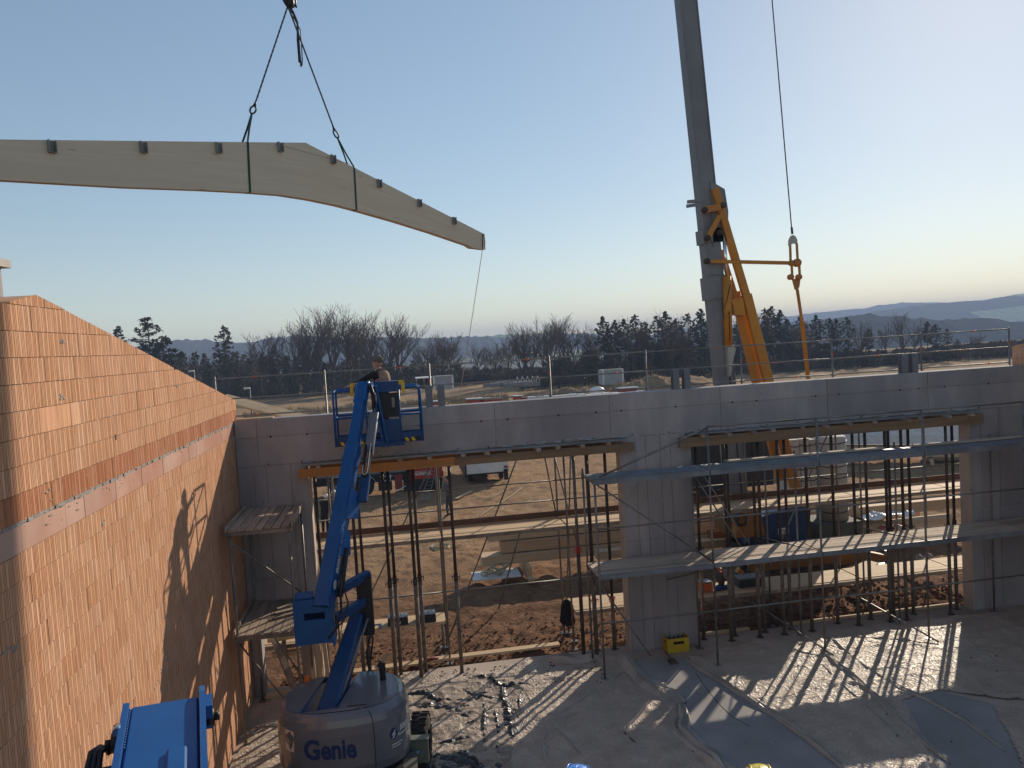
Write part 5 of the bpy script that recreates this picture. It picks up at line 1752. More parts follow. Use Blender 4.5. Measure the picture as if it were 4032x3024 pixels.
# horizontal guide strut and pendant links
ybar((2800, 1029), (3130, 1036), .1, .09, 'guide_strut', FYc - .05)
def plate(pts, name, mat, th=.05, Y=FYc - .08):
    P = [cp_(*p, Y) for p in pts]
    mb = MB()
    n = len(P)
    mb.add([tuple(p) for p in P] + [tuple(p + Vector((0, th, 0))) for p in P], [tuple(range(n)), tuple(range(2 * n - 1, n - 1, -1))] + [(k, n + k, n + (k + 1) % n, (k + 1) % n) for k in range(n)])
    return mb.obj(name, mat, CRN)
plate([(3106, 968), (3107, 945), (3114, 930), (3122, 925), (3133, 930), (3140, 945), (3140, 960), (3125, 958), (3114, 964)], 'link_plate', M_ball)
plate([(3121, 1100), (3136, 1096), (3152, 1100), (3148, 1130), (3139, 1145), (3131, 1138)], 'link_plate', M_yel)
for a, b in (((3111, 965), (3113, 1030)), ((3137, 958), (3141, 1030)), ((3117, 1040), (3120, 1100)), ((3146, 1035), (3150, 1100))):
    ybar(a, b, .055, .06, 'link_bar', FYc - .08)
for px, py, r in ((3142, 1034, .12), (3117, 1090, .085), (3149, 1090, .085), (3120, 1035, .08)):
    c = cp_(px, py, FYc - .14); MB().lathe([(.0, 0), (r, 0), (r, .12), (.0, .12)], c, 14, axis='y').obj('link_knuckle', M_yel, CRN)
ybar((3139, 1140), (3160, 1280), .07, .07, 'pendant_bar', FYc - .05)
ybar((3158, 1270), (3205, 1700), .1, .08, 'pendant_bar', FYc - .05, 22.6)
MB().tube(cp_(3120, 922), cp_(3117, 895), .035, n=8).obj('rope_socket', M_wire, CRN)
MB().tube(cp_(3117, 900), cp_(3117, 900) + (cp_(3040, 0) - cp_(3117, 900)) * 1.9, .017, n=6).obj('pendant_rope', M_wire, CRN)
# jib out of the picture carrying the hook
jt = mTop
jq = Vector((TOPS.x - 4, TOPS.y - 1.3, jt.z + .4))
mb = MB()
for o_ in (Vector((0, -.35, 0)), Vector((0, .35, 0)), Vector((0, 0, .8))):
    mb.tube(jt + o_, jq + o_, .045, n=6)
for k in range(14):
    a, b = jt.lerp(jq, k / 14), jt.lerp(jq, (k + .5) / 14)
    mb.tube(a + Vector((0, -.35, 0)), b + Vector((0, 0, .8)), .025, n=5); mb.tube(b + Vector((0, 0, .8)), jt.lerp(jq, (k + 1) / 14) + Vector((0, .35, 0)), .025, n=5)
mb.obj('jib', M_yel, CRN)
# slewing base
mb = MB()
mb.b2((9.9, 22.8, 1.0), (11.4, 24.0, 1.6)); mb.prism([(-.45, 0), (.5, 0), (.35, .85), (-.2, .95)], (10.1, 21.85, 1.2), (1, 0, 0), (0, 0, 1), (0, .35, 0))
mb.obj('slewing_platform', M_yeld, CRN)
mb = MB(); mb.lathe([(.12, 0), (.2, 0), (.2, .05), (.07, .06), (.0, .05)], at(2920, 2048, 21.8), 14, axis='y'); mb.obj('slewing_pin', M_prop, CRN)
MB().lathe([(.8, .55), (.8, 1.0)], (10.5, 22.5, 0), 20).obj('slewing_ring', M_black, CRN)
# blue housing
hp_ = [(2935, 2142), (2950, 2118), (2975, 2070), (3003, 2036), (3040, 2022), (3192, 2008), (3186, 2136)]
P = [at(x, y, 22.0) for x, y in hp_]
mb = MB(); n = len(P)
mb.add([tuple(p) for p in P] + [tuple(p + Vector((.1, .7, 0))) for p in P], [tuple(range(n)), tuple(range(2 * n - 1, n - 1, -1))] + [(k, n + k, n + (k + 1) % n, (k + 1) % n) for k in range(n)])
hou = mb.obj('blue_housing', pm('housing_blue', (.012, .045, .13), (.01, .04, .11), scale=3, rough=.45), CRN)
o_ = at(3085, 2091, 21.99)
MB().box(o_, (.34, .012, .19)).obj('name_board', M_white, hou)
lettering('lettering', 'MOSER', .1, flat(o_ + Vector((0, -.009, .02)), (1, 0, .0), (0, 0, 1)), M_ink, hou, bold=.003)
MB().box(o_ + Vector((0, -.008, -.06)), (.28, .004, .012)).obj('underline', M_ink, hou)
# ballast
for x0, x1, z0, z1, y in ((11.95, 12.25, 1.9, 3.85, 22.7), (12.3, 12.6, 1.9, 3.85, 22.75), (12.65, 12.85, 1.9, 3.8, 22.8)):
    MB().b2((x0, y, z0), (x1, y + .9, z1)).obj('ballast_block', M_ball, CRN)
    for z in np.arange(z0 + .3, z1 - .1, .37):
        a = rng.uniform(-.04, .04)
        mb = MB().path([(x0 - .01, y + .3, z), (x0 - .012, y - .012, z - .03 + a), ((x0 + x1) / 2, y - .015, z - .06), (x1 + .012, y - .012, z - .03 - a), (x1 + .01, y + .3, z)], .014, 5)
        mb.obj('strap', M_black, CRN)
mb = MB().lathe([(.0, 3.86), (.44, 3.86), (.48, 3.82), (.48, 1.24), (.0, 1.24)], (13.38, 22.9, 0), 28); mb.obj('ballast_column', M_ball, CRN)
for z in np.arange(1.55, 3.8, .36):
    mb = MB().path([(13.38 + .49 * math.cos(u_), 22.9 + .49 * math.sin(u_), z - .05 * math.sin(-u_) + .02 * math.cos(u_)) for u_ in np.linspace(math.pi, 2 * math.pi, 13)], .015, 5); mb.obj('strap', M_black, CRN)
MB().box(mast_pt(mz(1265)) + Vector((.08, -.245, 0)), (.07, .012, .08)).obj('orange_mark', M_orange, CRN)
for py in (905, 960, 1090, 1180):
    for dx in (-.2, -.07, .07, .2):
        MB().lathe([(.0, -.02), (.022, -.02), (.022, .03)], mast_pt(mz(py)) + Vector((dx, -.29, .03)), 6, axis='y').obj('bolt', M_steel, CRN)
MB().tube(mast_pt(2.2) + Vector((.1, -.26, 0)), mast_pt(mz(1190)) + Vector((.1, -.26, 0)), .014, n=5).obj('mast_cable', M_black, CRN)
lb = MB().b2((12.6, 22.3, .35), (14.0, 23.6, 1.22)).obj('base_ballast', M_bald, CRN)
lettering('lettering', 'POTAIN', .26, flat((13.25, 22.295, .62), (1, 0, 0), (0, 0, 1)), M_white, lb, bold=.004)
# chassis with outriggers
mb = MB()
mb.b2((9.9, 21.4, .28), (12.6, 21.75, .78)); mb.b2((9.9, 24.3, .28), (12.6, 24.65, .78)); mb.b2((10.4, 21.751, .3), (10.75, 24.299, .72)); mb.b2((11.8, 21.751, .3), (12.15, 24.299, .72))
mb.prism([(0, 0), (1.6, 0), (1.6, .14), (.0, .6)], (12.6, 21.42, .2), (1, 0, 0), (0, 0, 1), (0, .28, 0))
mb.obj('chassis_frame', M_yeld, CRN)
mb = MB()
for k in range(6):
    a = Vector((9.2 + k * .12, 21.35, .05 + k * .125))
    mb.bar(a, a + Vector((.12, 0, .125)), .16, .2, (0, 1, 0), k % 2)
mb.obj('outrigger', [M_yel, M_black], CRN)
for x, y in ((9.1, 21.4), (14.3, 21.55), (9.1, 24.5), (14.3, 24.5)):
    mb = MB(); mb.tube((x, y, .0), (x, y, .45), .06, n=10); mb.box((x, y, -.02), (.5, .5, .06)); mb.obj('support_foot', M_steel, CRN)
MB().box((9.75, 22.3, .35), (.1, .55, .55)).obj('motor_cover', M_steel, CRN)

# ------------------------------------------------------------------ vehicles behind
TKR = thing('truck', 'red and black site truck standing beyond the left opening, firm name on its red tank', 'truck', (-.5, 41.5, -.1))
mb = MB(); mb.b2((-4.5, 41.2, .55), (2.2, 41.45, .85)); mb.b2((-4.5, 42.4, .55), (2.2, 42.65, .85)); mb.b2((-4.3, 41.451, .6), (2.0, 42.399, .75)); mb.obj('chassis', M_black, TKR)
for x in (-1.9, -3.2):
    for y in (41.0, 42.85):
        w = MB().lathe([(.28, -.14), (.46, -.15), (.5, -.1), (.5, .1), (.46, .15), (.28, .14)], (x, y, .42), 22, axis='y').obj('wheel', M_rub, TKR)
        MB().lathe([(.0, -.1), (.1, -.13), (.12, -.06), (.27, -.08), (.29, -.13)], (x, y, .42), 16, axis='y').obj('rim', M_tyrel, w)
        if y < 42:
            mb = MB()
            P = []
            for u_ in np.linspace(.25, 2.9, 12):
                P += [(x + .6 * math.cos(u_), y - .17, .42 + .6 * math.sin(u_)), (x + .6 * math.cos(u_), y + .17, .42 + .6 * math.sin(u_))]
            mb.add(P, [(2 * k, 2 * k + 1, 2 * k + 3, 2 * k + 2) for k in range(11)], 0, True)
            mb.obj('mudguard', M_white, TKR)
rt_ = MB(); rt_.b2((.5, 40.9, .58), (1.75, 42.6, 1.9)); rt = rt_.obj('red_body', M_redd if False else M_red, TKR)
mb = MB(); mb.b2((-.35, 41.1, .1), (.05, 42.4, 1.0)); mb.obj('red_locker', M_redd, TKR)
mb = MB(); mb.b2((.08, 40.95, -.02), (2.1, 42.5, .575)); mb.obj('side_skirt', M_black, TKR)
lettering('lettering', 'GÜRSTER', .2, flat((1.12, 40.89, .84), (1, 0, 0), (0, 0, 1)), M_white, rt, bold=.006)
MB().add([(.72, 40.892, .96), (1.52, 40.892, .98), (1.52, 40.892, .995), (.72, 40.892, .975)], [(0, 1, 2, 3)]).obj('name_line', M_white, rt)
mb = MB(); mb.b2((-4.4, 41.0, .9), (.2, 42.8, 1.0)); mb.b2((-1.2, 41.05, .1), (-.5, 41.5, .52)); mb.obj('deck', M_black, TKR)
mb = MB()
for x in (-.95, -.55): mb.tube((x, 40.97, .5), (x, 40.97, .95), .025, n=6)
mb.tube((-1.1, 40.97, .62), (-.4, 40.97, .62), .025, n=6); mb.tube((-1.1, 40.97, .85), (-.4, 40.97, .85), .025, n=6)
mb.tube((-.35, 40.9, -.02), (.2, 40.95, .28), .04, n=6)
mb.obj('step_rail', M_chrome, TKR)
mb = MB(); mb.prism([(0, 0), (.3, .02), (.35, .6), (.1, .75)], (1.8, 40.85, .55), (1, 0, 0), (0, 0, 1), (0, .1, 0)); mb.obj('warning_panel', M_red, TKR)
MB().sphere((1.85, 40.85, .5), .09, 10, 7).obj('lamp', M_white, TKR)
mb = MB(); mb.b2((-4.4, 41.1, 1.0), (.4, 42.7, 2.4)); mb.obj('load_body', M_mast, TKR)

VAN = thing('trailer', 'white sided trailer standing on the sand right of the red truck', 'trailer', (4.6, 43.5, -.1))
mb = MB(); mb.b2((3.5, 42.0, .42), (5.8, 46.5, 1.55)); mb.b2((3.52, 41.97, 1.551), (5.78, 42.4, 2.5)); mb.obj('body', M_white, VAN)
mb = MB(); mb.b2((3.42, 42.05, .2), (3.49, 46.4, 1.7)); mb.b2((3.6, 42.2, .3), (5.6, 46.4, .418)); mb.obj('underframe', M_black, VAN)
for x in (3.75, 5.45):
    w = MB().lathe([(.2, -.1), (.36, -.11), (.4, -.07), (.4, .07), (.36, .11), (.2, .1)], (x, 42.9, .28), 18, axis='x').obj('wheel', M_rub, VAN)
    MB().lathe([(.0, .1), (.2, .09)], (x, 42.9, .28), 12, axis='x').obj('rim', M_tyrel, w)
MB().b2((5.5, 41.9, -.02), (5.72, 41.96, .55)).obj('mud_flap', M_black, VAN)
mb = MB(); mb.box((5.62, 41.94, .68), (.18, .03, .12)); mb.obj('rear_light', M_redd, VAN)

# aluminium ladder leaning at the truck
l0, l1 = gr(1655, 1978, -.08), at(1697, 1845, 40.6)
LD = thing('ladder', 'aluminium ladder leaning beside the red truck body', 'ladder', tuple(l0))
mb = MB()
lv = (l1 - l0)
for o_ in (0, .36):
    mb.bar(l0 + Vector((o_, 0, 0)), l1 + Vector((o_ * .8, 0, 0)), .07, .03, (1, 0, 0)); 
mb.obj('stile', M_steel, LD)
for k in range(9):
    a = l0 + lv * ((k + .6) / 9.6)
    MB().tube(a, a + Vector((.36 - .007 * k, 0, 0)), .018, n=6).obj('rung', M_steel, LD)

# ------------------------------------------------------------------ timber stock behind the wall
def gbeam(x0, x1, y, z0, z1, d, label, group, mat=None, rz=0.0):
    mb = MB().b2((x0, y, z0), (x1, y + d, z1))
    return tag(mb.obj('timber_beam', mat or M_wood), label, 'timber beam', group)
G1 = 'glulam beams stacked behind the wall'
gbeam(2.35, 15.9, 24.6, .32, .62, .6, 'thick pale glulam beam lowest in the stack, its end jutting out at left', G1)
gbeam(3.0, 16.4, 24.72, .66, 1.0, .5, 'orange tinted glulam beam in the middle of the stack', G1, pm('orange_timber', (.56, .37, .22), (.48, .30, .17), sc=(.25, 6, 6), scale=2.5, rough=.75))
gbeam(2.6, 15.6, 24.85, 1.04, 1.34, .5, 'pale glulam beam on top of the stack, seen under the scaffold deck', G1)
gbeam(6.0, 18.6, 24.1, .3, .56, .42, 'pale glulam beam in front of the stack, lowest and nearest', G1)
gbeam(7.0, 18.2, 25.4, .1, .55, .4, 'pale beam on the ground just behind the stack', G1)
gbeam(13.4, 19.2, 24.4, .75, 1.1, .4, 'orange toned beam at the right end of the stack, behind the ballast', G1, MATS['orange_timber'])
for x, l in ((3.7, 'left'), (8.5, 'middle'), (13.0, 'right')):
    plain(MB().b2((x, 23.7, -.1), (x + .16, 25.9, .06)).b2((x + .02, 24.0, .0605), (x + .14, 25.6, .318)), 'bearer', M_wood, 'timber bearer under the %s part of the glulam stack' % l, 'timber', 'bearers under the glulam stack')
# ropes and a board at the stack end
bp_ = gr(1940, 2190, .1)
plain(MB().b2((2.0, 24.0, .06), (3.5, 24.9, .1)), 'board', M_white, 'white sided board lying under the left stack end', 'board')
mb = MB()
for k in range(5):
    c = Vector((2.6 + .08 * k, 24.35 + rng.uniform(-.1, .1), .16 + .05 * k))
    mb.path([c + Vector((.32 * math.cos(u_), .2 * math.sin(u_), .05 * math.sin(u_ * 3 + k))) for u_ in np.linspace(0, 6.0, 14)], .022, 5)
plain(mb, 'rope_coil', M_rope, 'beige rope coil on the board at the stack end', 'rope')
mb = MB()
for k in range(3):
    c = gr(1735, 2155, -.06)
    mb.path([c + Vector((.35 * math.cos(u_), .3 * math.sin(u_) + .05 * k, .02 * k)) for u_ in np.linspace(0, 6.0, 14)], .018, 5)
plain(mb, 'rope_coil', M_rope, 'small rope ring lying on the sand left of the timber stack', 'rope')
mb = MB().path([gr(x, y, -.07) for x, y in ((1860, 2055), (1905, 2020), (1960, 1985), (2010, 1955), (2055, 1920), (2040, 1915), (1990, 1930), (1950, 1950), (1900, 1975))], .02, 5)
plain(mb, 'loose_rope', M_rope, 'long loose beige rope lying in a bend on the sand', 'rope')
plain(MB().bar(gr(1795, 1962, -.06), gr(1855, 1935, -.06), .14, .05), 'board', M_wood, 'short pale board on the sand behind the standing man', 'board')
# beam bundle further right
G2 = 'wrapped beams lying far right behind the wall'
for k, (z0, y) in enumerate(((.25, 0), (.25, .5), (.25, 1.0), (.85, .1), (.85, .65), (1.35, .3))):
    p, q = Vector((22.5, 39.8 + y, z0 + .25)), Vector((31.5, 33.5 + y, z0 + .25))
    mb = MB().bar(p, q, .42, .5)
    plain(mb, 'timber_beam', M_wrap if k in (3, 5) else M_woody, '%s beam in the slanting bundle seen at the upper right of the right opening' % ('front bottom', 'middle bottom', 'rear bottom', 'white wrapped front upper', 'pale rear upper', 'white wrapped topmost')[k], 'timber beam', G2)
for k in (.15, .5, .85):
    c = Vector((22.5, 39.8, .0)).lerp(Vector((31.5, 33.5, .0)), k)
    plain(MB().bar(c + Vector((-.6, -.9, .06)), c + Vector((1.0, 1.6, .06)), .14, .2), 'bearer', M_wood, 'bearer under the slanting beam bundle, %s one' % {.15: 'left', .5: 'middle', .85: 'right'}[k], 'timber')
plain(MB().b2((30, 38.5, -.1), (34, 41, 2.6)), 'site_container', M_redd, 'dark red container behind the slanting beam bundle', 'container')
DKC = plain(MB().b2((18.8, 40.5, -.1), (23.5, 43, 2.6)), 'site_container', M_mast, 'dark grey container behind the crane ballast', 'container')
plain(MB().b2((12.2, 33, .3), (16.5, 36, 2.7)), 'dark_machine_body', M_black, 'dark machine body standing behind the crane struts', 'machine')

# ------------------------------------------------------------------ things further off, seen above the wall
def container(c, sx, sy, h, label):
    t = thing('grey_container', label, 'container', c, 'grey site containers')
    mb = MB()
    n = int(h / .12)
    P = []
    for k in range(n * 2 + 1):
        z = h * k / (n * 2)
        P.append((0 if k % 2 else .05, z))
    mb.add([(-sx / 2, -sy / 2 - d, z) for d, z in P] + [(sx / 2, -sy / 2 - d, z) for d, z in P], [(k, k + len(P), k + 1 + len(P), k + 1) for k in range(len(P) - 1)])
    mb.b2((-sx / 2, -sy / 2 + .06, 0), (sx / 2, sy / 2, h))
    mb.obj('corrugated_wall', M_corr, t, True)
    mb = MB()
    for x in (-sx / 2, sx / 2):
        mb.b2((x - .09, -sy / 2 - .1, 0), (x + .09, -sy / 2 - .0, h + .06))
    mb.b2((-sx / 2, -sy / 2 - .1, h), (sx / 2, -sy / 2, h + .1))
    mb.obj('frame', M_white, t, True)
    return t
for px0, px1, pyt, pyb, Y, l in ((2367, 2440, 1452, 1505, 96, 'grey ribbed container with pale frame behind the spoil heaps, right of the middle'), (1708, 1778, 1477, 1525, 92, 'grey ribbed container with white frame behind the left spoil heap')):
    a, b = at(px0, pyb, Y), at(px1, pyt, Y)
    container(((a.x + b.x) / 2, Y, a.z - .3), b.x - a.x, 2.4, b.z - a.z + .3, l)
a, b = at(1637, 1505, 95), at(1700, 1487, 95)
t = thing('metal_shed', 'low dark open shed with a pale roof edge left of the container', 'shed', ((a.x + b.x) / 2, 95, a.z))
MB().b2((a.x, 94, b.z), (b.x, 97, b.z + .12)).obj('roof', M_white, t)
MB().b2((a.x + .1, 95.5, a.z - .5), (b.x - .1, 96.8, b.z - .01)).obj('wall', M_black, t)
for x in (a.x + .1, (a.x + b.x) / 2, b.x - .1): MB().b2((x - .06, 94.1, a.z - .5), (x + .06, 94.22, b.z - .01)).obj('post', M_steel, t)
# steel stock
for k in range(7):
    a = at(1922 + k * 26, 1516 - k * .6, 98 + (k % 3))
    plain(MB().b2((a.x - .6, a.y, a.z - .3), (a.x + 1.6, a.y + .5, a.z + .15 + .12 * (k % 3))), 'steel_stock', M_mast, 'blue-grey steel bundle lying on the far field, %s from the left' % ('first', 'second', 'third', 'fourth', 'fifth', 'sixth', 'last')[k], 'steel', 'steel bundles on the far field')
mb = MB()
for k in range(5):
    a = at(2030 + k * 20, 1500 - k, 99)
    mb.bar(a + Vector((0, 0, -.2)), a + Vector((.25, 0, .55)), .08, .08); mb.bar(a + Vector((.5, 0, -.2)), a + Vector((.25, 0, .55)), .08, .08)
plain(mb, 'steel_trestles', M_white, 'row of pale steel trestles on the far field', 'trestle')
# rows of white wrapped pallets
k = 0
for px in range(2092, 2590, 33):
    a = at(px, 1565 - (px - 2092) * .045, 82)
    zt = tz(a.x, 82.0)
    k += 1
    plain(MB().b2((a.x - .42, 81.6, a.z - .75), (a.x + .42, 82.6, a.z + .12 + .05 * math.sin(px))), 'wrapped_pallet', M_wrap, 'white wrapped pallet, %s from the left end of the long row beyond the wall' % ORD[k - 1], 'pallet', 'white wrapped pallets beyond the wall')
for px, py, w, m_, l in ((2355, 1537, .9, M_wrap, 'crumpled white bag pile on the pallet row'), (2475, 1532, 1.1, M_redd, 'reddish brick pallet under white foil')):
    a = at(px, py, 84)
    mb = MB().b2((a.x - w, 84, a.z - .8), (a.x + w, 85.2, a.z + .05)) if m_ is M_redd else MB().sphere((a.x, 84.5, a.z - .1), (w, .6, .5), 10, 7)
    o = plain(mb, 'pallet_load', m_, l, 'pallet')
    if m_ is M_redd:
        MB().b2((a.x - w - .05, 83.95, a.z + .055), (a.x + w + .05, 85.25, a.z + .2)).obj('foil_cover', M_wrap, o)
for px, py, w in ((1720, 1582, .35), (1868, 1572, .8), (1912, 1572, .5), (1953, 1570, .6), (2040, 1562, .5), (2062, 1564, .3)):
    a = at(px, py, 78)
    t = thing('red_pack', 'red pack under white wrap beyond the wall, %s' % {1720: 'alone beside the steel forks', 1868: 'left of a row of three', 1912: 'middle of a row of three', 1953: 'right of a row of three', 2040: 'left of a pair', 2062: 'right of a pair'}[px], 'pack', (a.x, 78, a.z - .5), 'red packs beyond the wall')
    MB().b2((a.x - w, 77.6, a.z - .6), (a.x + w, 78.4, a.z)).obj('pack', M_red, t)
    MB().b2((a.x - w - .02, 77.58, a.z + .002), (a.x + w + .02, 78.42, a.z + .12)).obj('wrap', M_wrap, t)
plain(MB().b2((3.0, 76, .9), (11.5, 77.5, 1.25)), 'concrete_panels', M_ball, 'long flat pale panel stack just beyond the wall top', 'panels')
# pale timber panel leaning behind the left end of the wall
a, b = at(935, 1578, 19.9), at(1180, 1642, 19.9)
mb = MB().bar(a + Vector((-.3, 0, .08)), b + Vector((.4, 0, -.15)), .35, .05, (0, -.5, 1))
plain(mb, 'wooden_board', M_wood, 'pale timber panel sloping down behind the left end of the concrete wall', 'panel')
plain(MB().b2((-3.4, 17.55, 6.062), (-2.65, 17.8, 6.09)), 'board', M_wood, 'thin board lying on the left end of the wall top', 'board')
# lamp posts far left
for px, py, yb, Y, l in ((982, 1530, 1568, 70, 'small white street lamp beyond the left end of the wall'), (762, 1462, 1490, 75, 'small white street lamp above the sloping brick edge')):
    a, b = at(px, py, Y), at(px + 4, yb, Y)
    t = thing('street_lamp', l, 'street lamp', (b.x, Y, b.z - 1), 'far street lamps')
    MB().tube((b.x, Y, b.z - 2.2), (b.x, Y, a.z), .05, n=6).obj('pole', M_steel, t)
    MB().box((b.x - .22, Y, a.z + .04), (.5, .2, .14)).obj('lamp_head', M_white, t)
# wire fence on the far field
WF = thing('wire_fence', 'thin wire fence across the sandy field beyond the left end of the wall', 'fence', (-10, 66, 0))
for k in range(10):
    x = -19 + k * 2.4
    MB().tube((x, 66, -.2), (x, 66, 1.1), .03, n=5).obj('post', M_prop, WF)
for z in (.5, 1.0): MB().tube((-19, 66, z), (2.6, 66, z), .012, n=4).obj('wire', M_prop, WF)
# chimney behind the left wall
CH = thing('chimney', 'grey flue with a pale cap slab at the left edge behind the gable', 'chimney', (-5.2, 11, 6))
a = at(14, 1100, 11)
MB().b2((a.x - .5, 10.5, 5.9), (a.x - .02, 11.0, 8.72)).obj('flue', M_conc, CH)
MB().b2((a.x - .65, 10.45, 8.722), (a.x + .1, 11.02, 8.82)).obj('cap_slab', M_ball, CH)
# ------------------------------------------------------------------ plastic sheets on the floor
def film_material(name, c1, c2, rough, spec=.5, scale=2.0, bump=.5):
    mt = pm(name, c1, c2, scale=scale, rough=rough, spec=spec, detail=8)
    t = mt.node_tree
    b = t.nodes['Principled BSDF']
    g = N(t, 'NewGeometry')
    nz = N(t, 'TexNoise'); nz.inputs['Scale'].default_value = 1.5; nz.inputs['Detail'].default_value = 3
    t.links.new(g.outputs['Position'], nz.inputs['Vector'])
    mx = N(t, 'MixRGB', blend_type='ADD'); mx.inputs[0].default_value = .35
    t.links.new(g.outputs['Position'], mx.inputs[1]); t.links.new(nz.outputs['Color'], mx.inputs[2])
    v = N(t, 'TexVoronoi', feature='DISTANCE_TO_EDGE'); v.inputs['Scale'].default_value = 3.2
    t.links.new(mx.outputs[0], v.inputs['Vector'])
    v2 = N(t, 'TexVoronoi', feature='DISTANCE_TO_EDGE'); v2.inputs['Scale'].default_value = 10
    t.links.new(mx.outputs[0], v2.inputs['Vector'])
    a = N(t, 'Math', operation='MINIMUM')
    t.links.new(v.outputs[0], a.inputs[0]); t.links.new(v2.outputs[0], a.inputs[1])
    pw = N(t, 'Math', operation='POWER'); pw.inputs[1].default_value = .5
    t.links.new(a.outputs[0], pw.inputs[0])
    bp = N(t, 'Bump'); bp.inputs['Strength'].default_value = bump; bp.inputs['Distance'].default_value = .03
    bp.invert = True
    t.links.new(pw.outputs[0], bp.inputs['Height']); t.links.new(bp.outputs[0], b.inputs['Normal'])
    return mt
M_film = film_material('dusty_film', (.48, .385, .305), (.37, .295, .23), .55, .3, bump=1.0)
M_film2 = film_material('clear_film', (.46, .39, .325), (.35, .295, .245), .42)
M_foil = film_material('black_foil', (.03, .028, .03), (.05, .045, .045), .38, .5, 3.5, .4)
M_foilb = film_material('dusty_foil', (.36, .28, .21), (.24, .185, .14), .5, .4, 4, .6)

def inside(px, py, poly):
    c = False
    n = len(poly)
    for i in range(n):
        (x1, y1), (x2, y2) = poly[i], poly[(i + 1) % n]
        if (y1 > py) != (y2 > py) and px < (x2 - x1) * (py - y1) / (y2 - y1) + x1:
            c = not c
    return c
def crease(x, y, seed, scale):
    """sharp ridges of a loose sheet"""
    z = 0
    for k in range(3):
        s_ = scale * 1.9 ** k
        wx = x + .35 * fbm(x * 1.3, y * 1.3, 3, seed + 31)
        wy = y + .35 * fbm(x * 1.3 + 9, y * 1.3, 3, seed + 37)
        n = vnoise(wx * s_, wy * s_ * 1.6, seed + k)
        z = z + (1 - np.abs(2 * n - 1)) ** 4 / 1.7 ** k
    return z
def sheet(name, poly, step, zf, mat, label, cat, group=None):
    xs_ = np.arange(min(p[0] for p in poly), max(p[0] for p in poly) + step, step)
    ys_ = np.arange(min(p[1] for p in poly), max(p[1] for p in poly) + step, step)
    X, Y = np.meshgrid(xs_, ys_)
    jx = X + .04 * fbm(X * 3, Y * 3, 2, 77)
    jy = Y + .04 * fbm(X * 3 + 5, Y * 3, 2, 78)
    Z = zf(jx, jy)
    ok = np.array([[inside(x, y, poly) for x, y in zip(r1, r2)] for r1, r2 in zip(X, Y)])
    idx = -np.ones(X.shape, int)
    keep = np.zeros(X.shape, bool)
    q = ok[:-1, :-1] & ok[1:, :-1] & ok[:-1, 1:] & ok[1:, 1:]
    keep[:-1, :-1] |= q; keep[1:, :-1] |= q; keep[:-1, 1:] |= q; keep[1:, 1:] |= q
    idx[keep] = np.arange(keep.sum())
    V = np.stack([jx[keep], jy[keep], Z[keep]], 1)
    jj, ii = np.nonzero(q)
    F = np.stack([idx[jj, ii], idx[jj, ii + 1], idx[jj + 1, ii + 1], idx[jj + 1, ii]], 1)
    c = np.array([V[:, 0].mean(), V[:, 1].mean(), 0])
    o = bpy.data.objects.new(name, grid_mesh(name, V - c, F, mat))
    COL.objects.link(o)
    o.location = c
    return tag(o, label, cat, group)
def gp(pts, z=0): return [(gr(x, y, z).x, gr(x, y, z).y) for x, y in pts]
def roll(pts, r, mat, name, label, cat='film', flatten=.45, z0=.0, group=None):
    """a gathered fold of film lying along pts on the floor: several wandering strands"""
    P = [gr(x, y, 0) for x, y in pts]
    Q = []
    for a, b in zip(P[:-1], P[1:]):
        n = max(2, int((b - a).length / .05))
        Q += [a.lerp(b, k / n) for k in range(n)]
    Q.append(P[-1])
    m_ = 15
    seed = rng.randrange(900)
    V_ = []
    for i, p in enumerate(Q):
        i0, i1 = max(i - 3, 0), min(i + 3, len(Q) - 1)
        t_ = (Q[i1] - Q[i0]).normalized()
        sd_ = Vector((-t_.y, t_.x, 0))
        e = min(1, .3 + 5 * min(i, len(Q) - 1 - i) / len(Q))
        wob = r * 1.2 * float(fbm(np.array(i * .05), np.array(3.3), 3, seed))
        ww = r * 1.5 * e * (1 + 1.2 * float(fbm(np.array(i * .045), np.array(7.7), 2, seed + 3)))
        for k in range(m_):
            u_ = -1 + 2 * k / (m_ - 1)
            q_ = float(vnoise(np.array(i * .035), np.array(u_ * 3.2 + 2 + .4 * math.sin(i * .05)), seed + 7))
            q2 = float(vnoise(np.array(i * .22), np.array(u_ * 5.5 + 9), seed + 11))
            h = r * (1.5 * (1 - abs(2 * q_ - 1)) ** 2 + .4 * q2) * (1 - abs(u_) ** 4) * e * (flatten / .45)
            V_.append(p + sd_ * (ww * u_ + wob) + Vector((0, 0, z0 + .012 + h)))
    mb = MB().add(V_, [(i * m_ + k, i * m_ + k + 1, (i + 1) * m_ + k + 1, (i + 1) * m_ + k) for i in range(len(Q) - 1) for k in range(m_ - 1)], 0, True)
    return plain(mb, name, mat, label, cat, group)
FG = 'plastic film on the hall floor'
# big sheet on the left and middle
pl = gp([(900, 3024), (1010, 2830), (1080, 2740), (1330, 2690), (1650, 2655), (1900, 2645), (2080, 2600), (2420, 2585), (2475, 2640), (2560, 2715), (2690, 2770), (2730, 2880), (2850, 2990), (2960, 3070), (2000, 3400), (800, 3400)])
sheet('plastic_sheet', pl, .04, lambda x, y: .010 + .028 * crease(x, y, 3, 1.0) ** 1.5 + .006 * crease(x, y, 5, 3.1) + .006 * fbm(x * 2, y * 2, 3, 4), M_film, 'dusty creased film covering the left and middle floor', 'plastic sheet', FG)
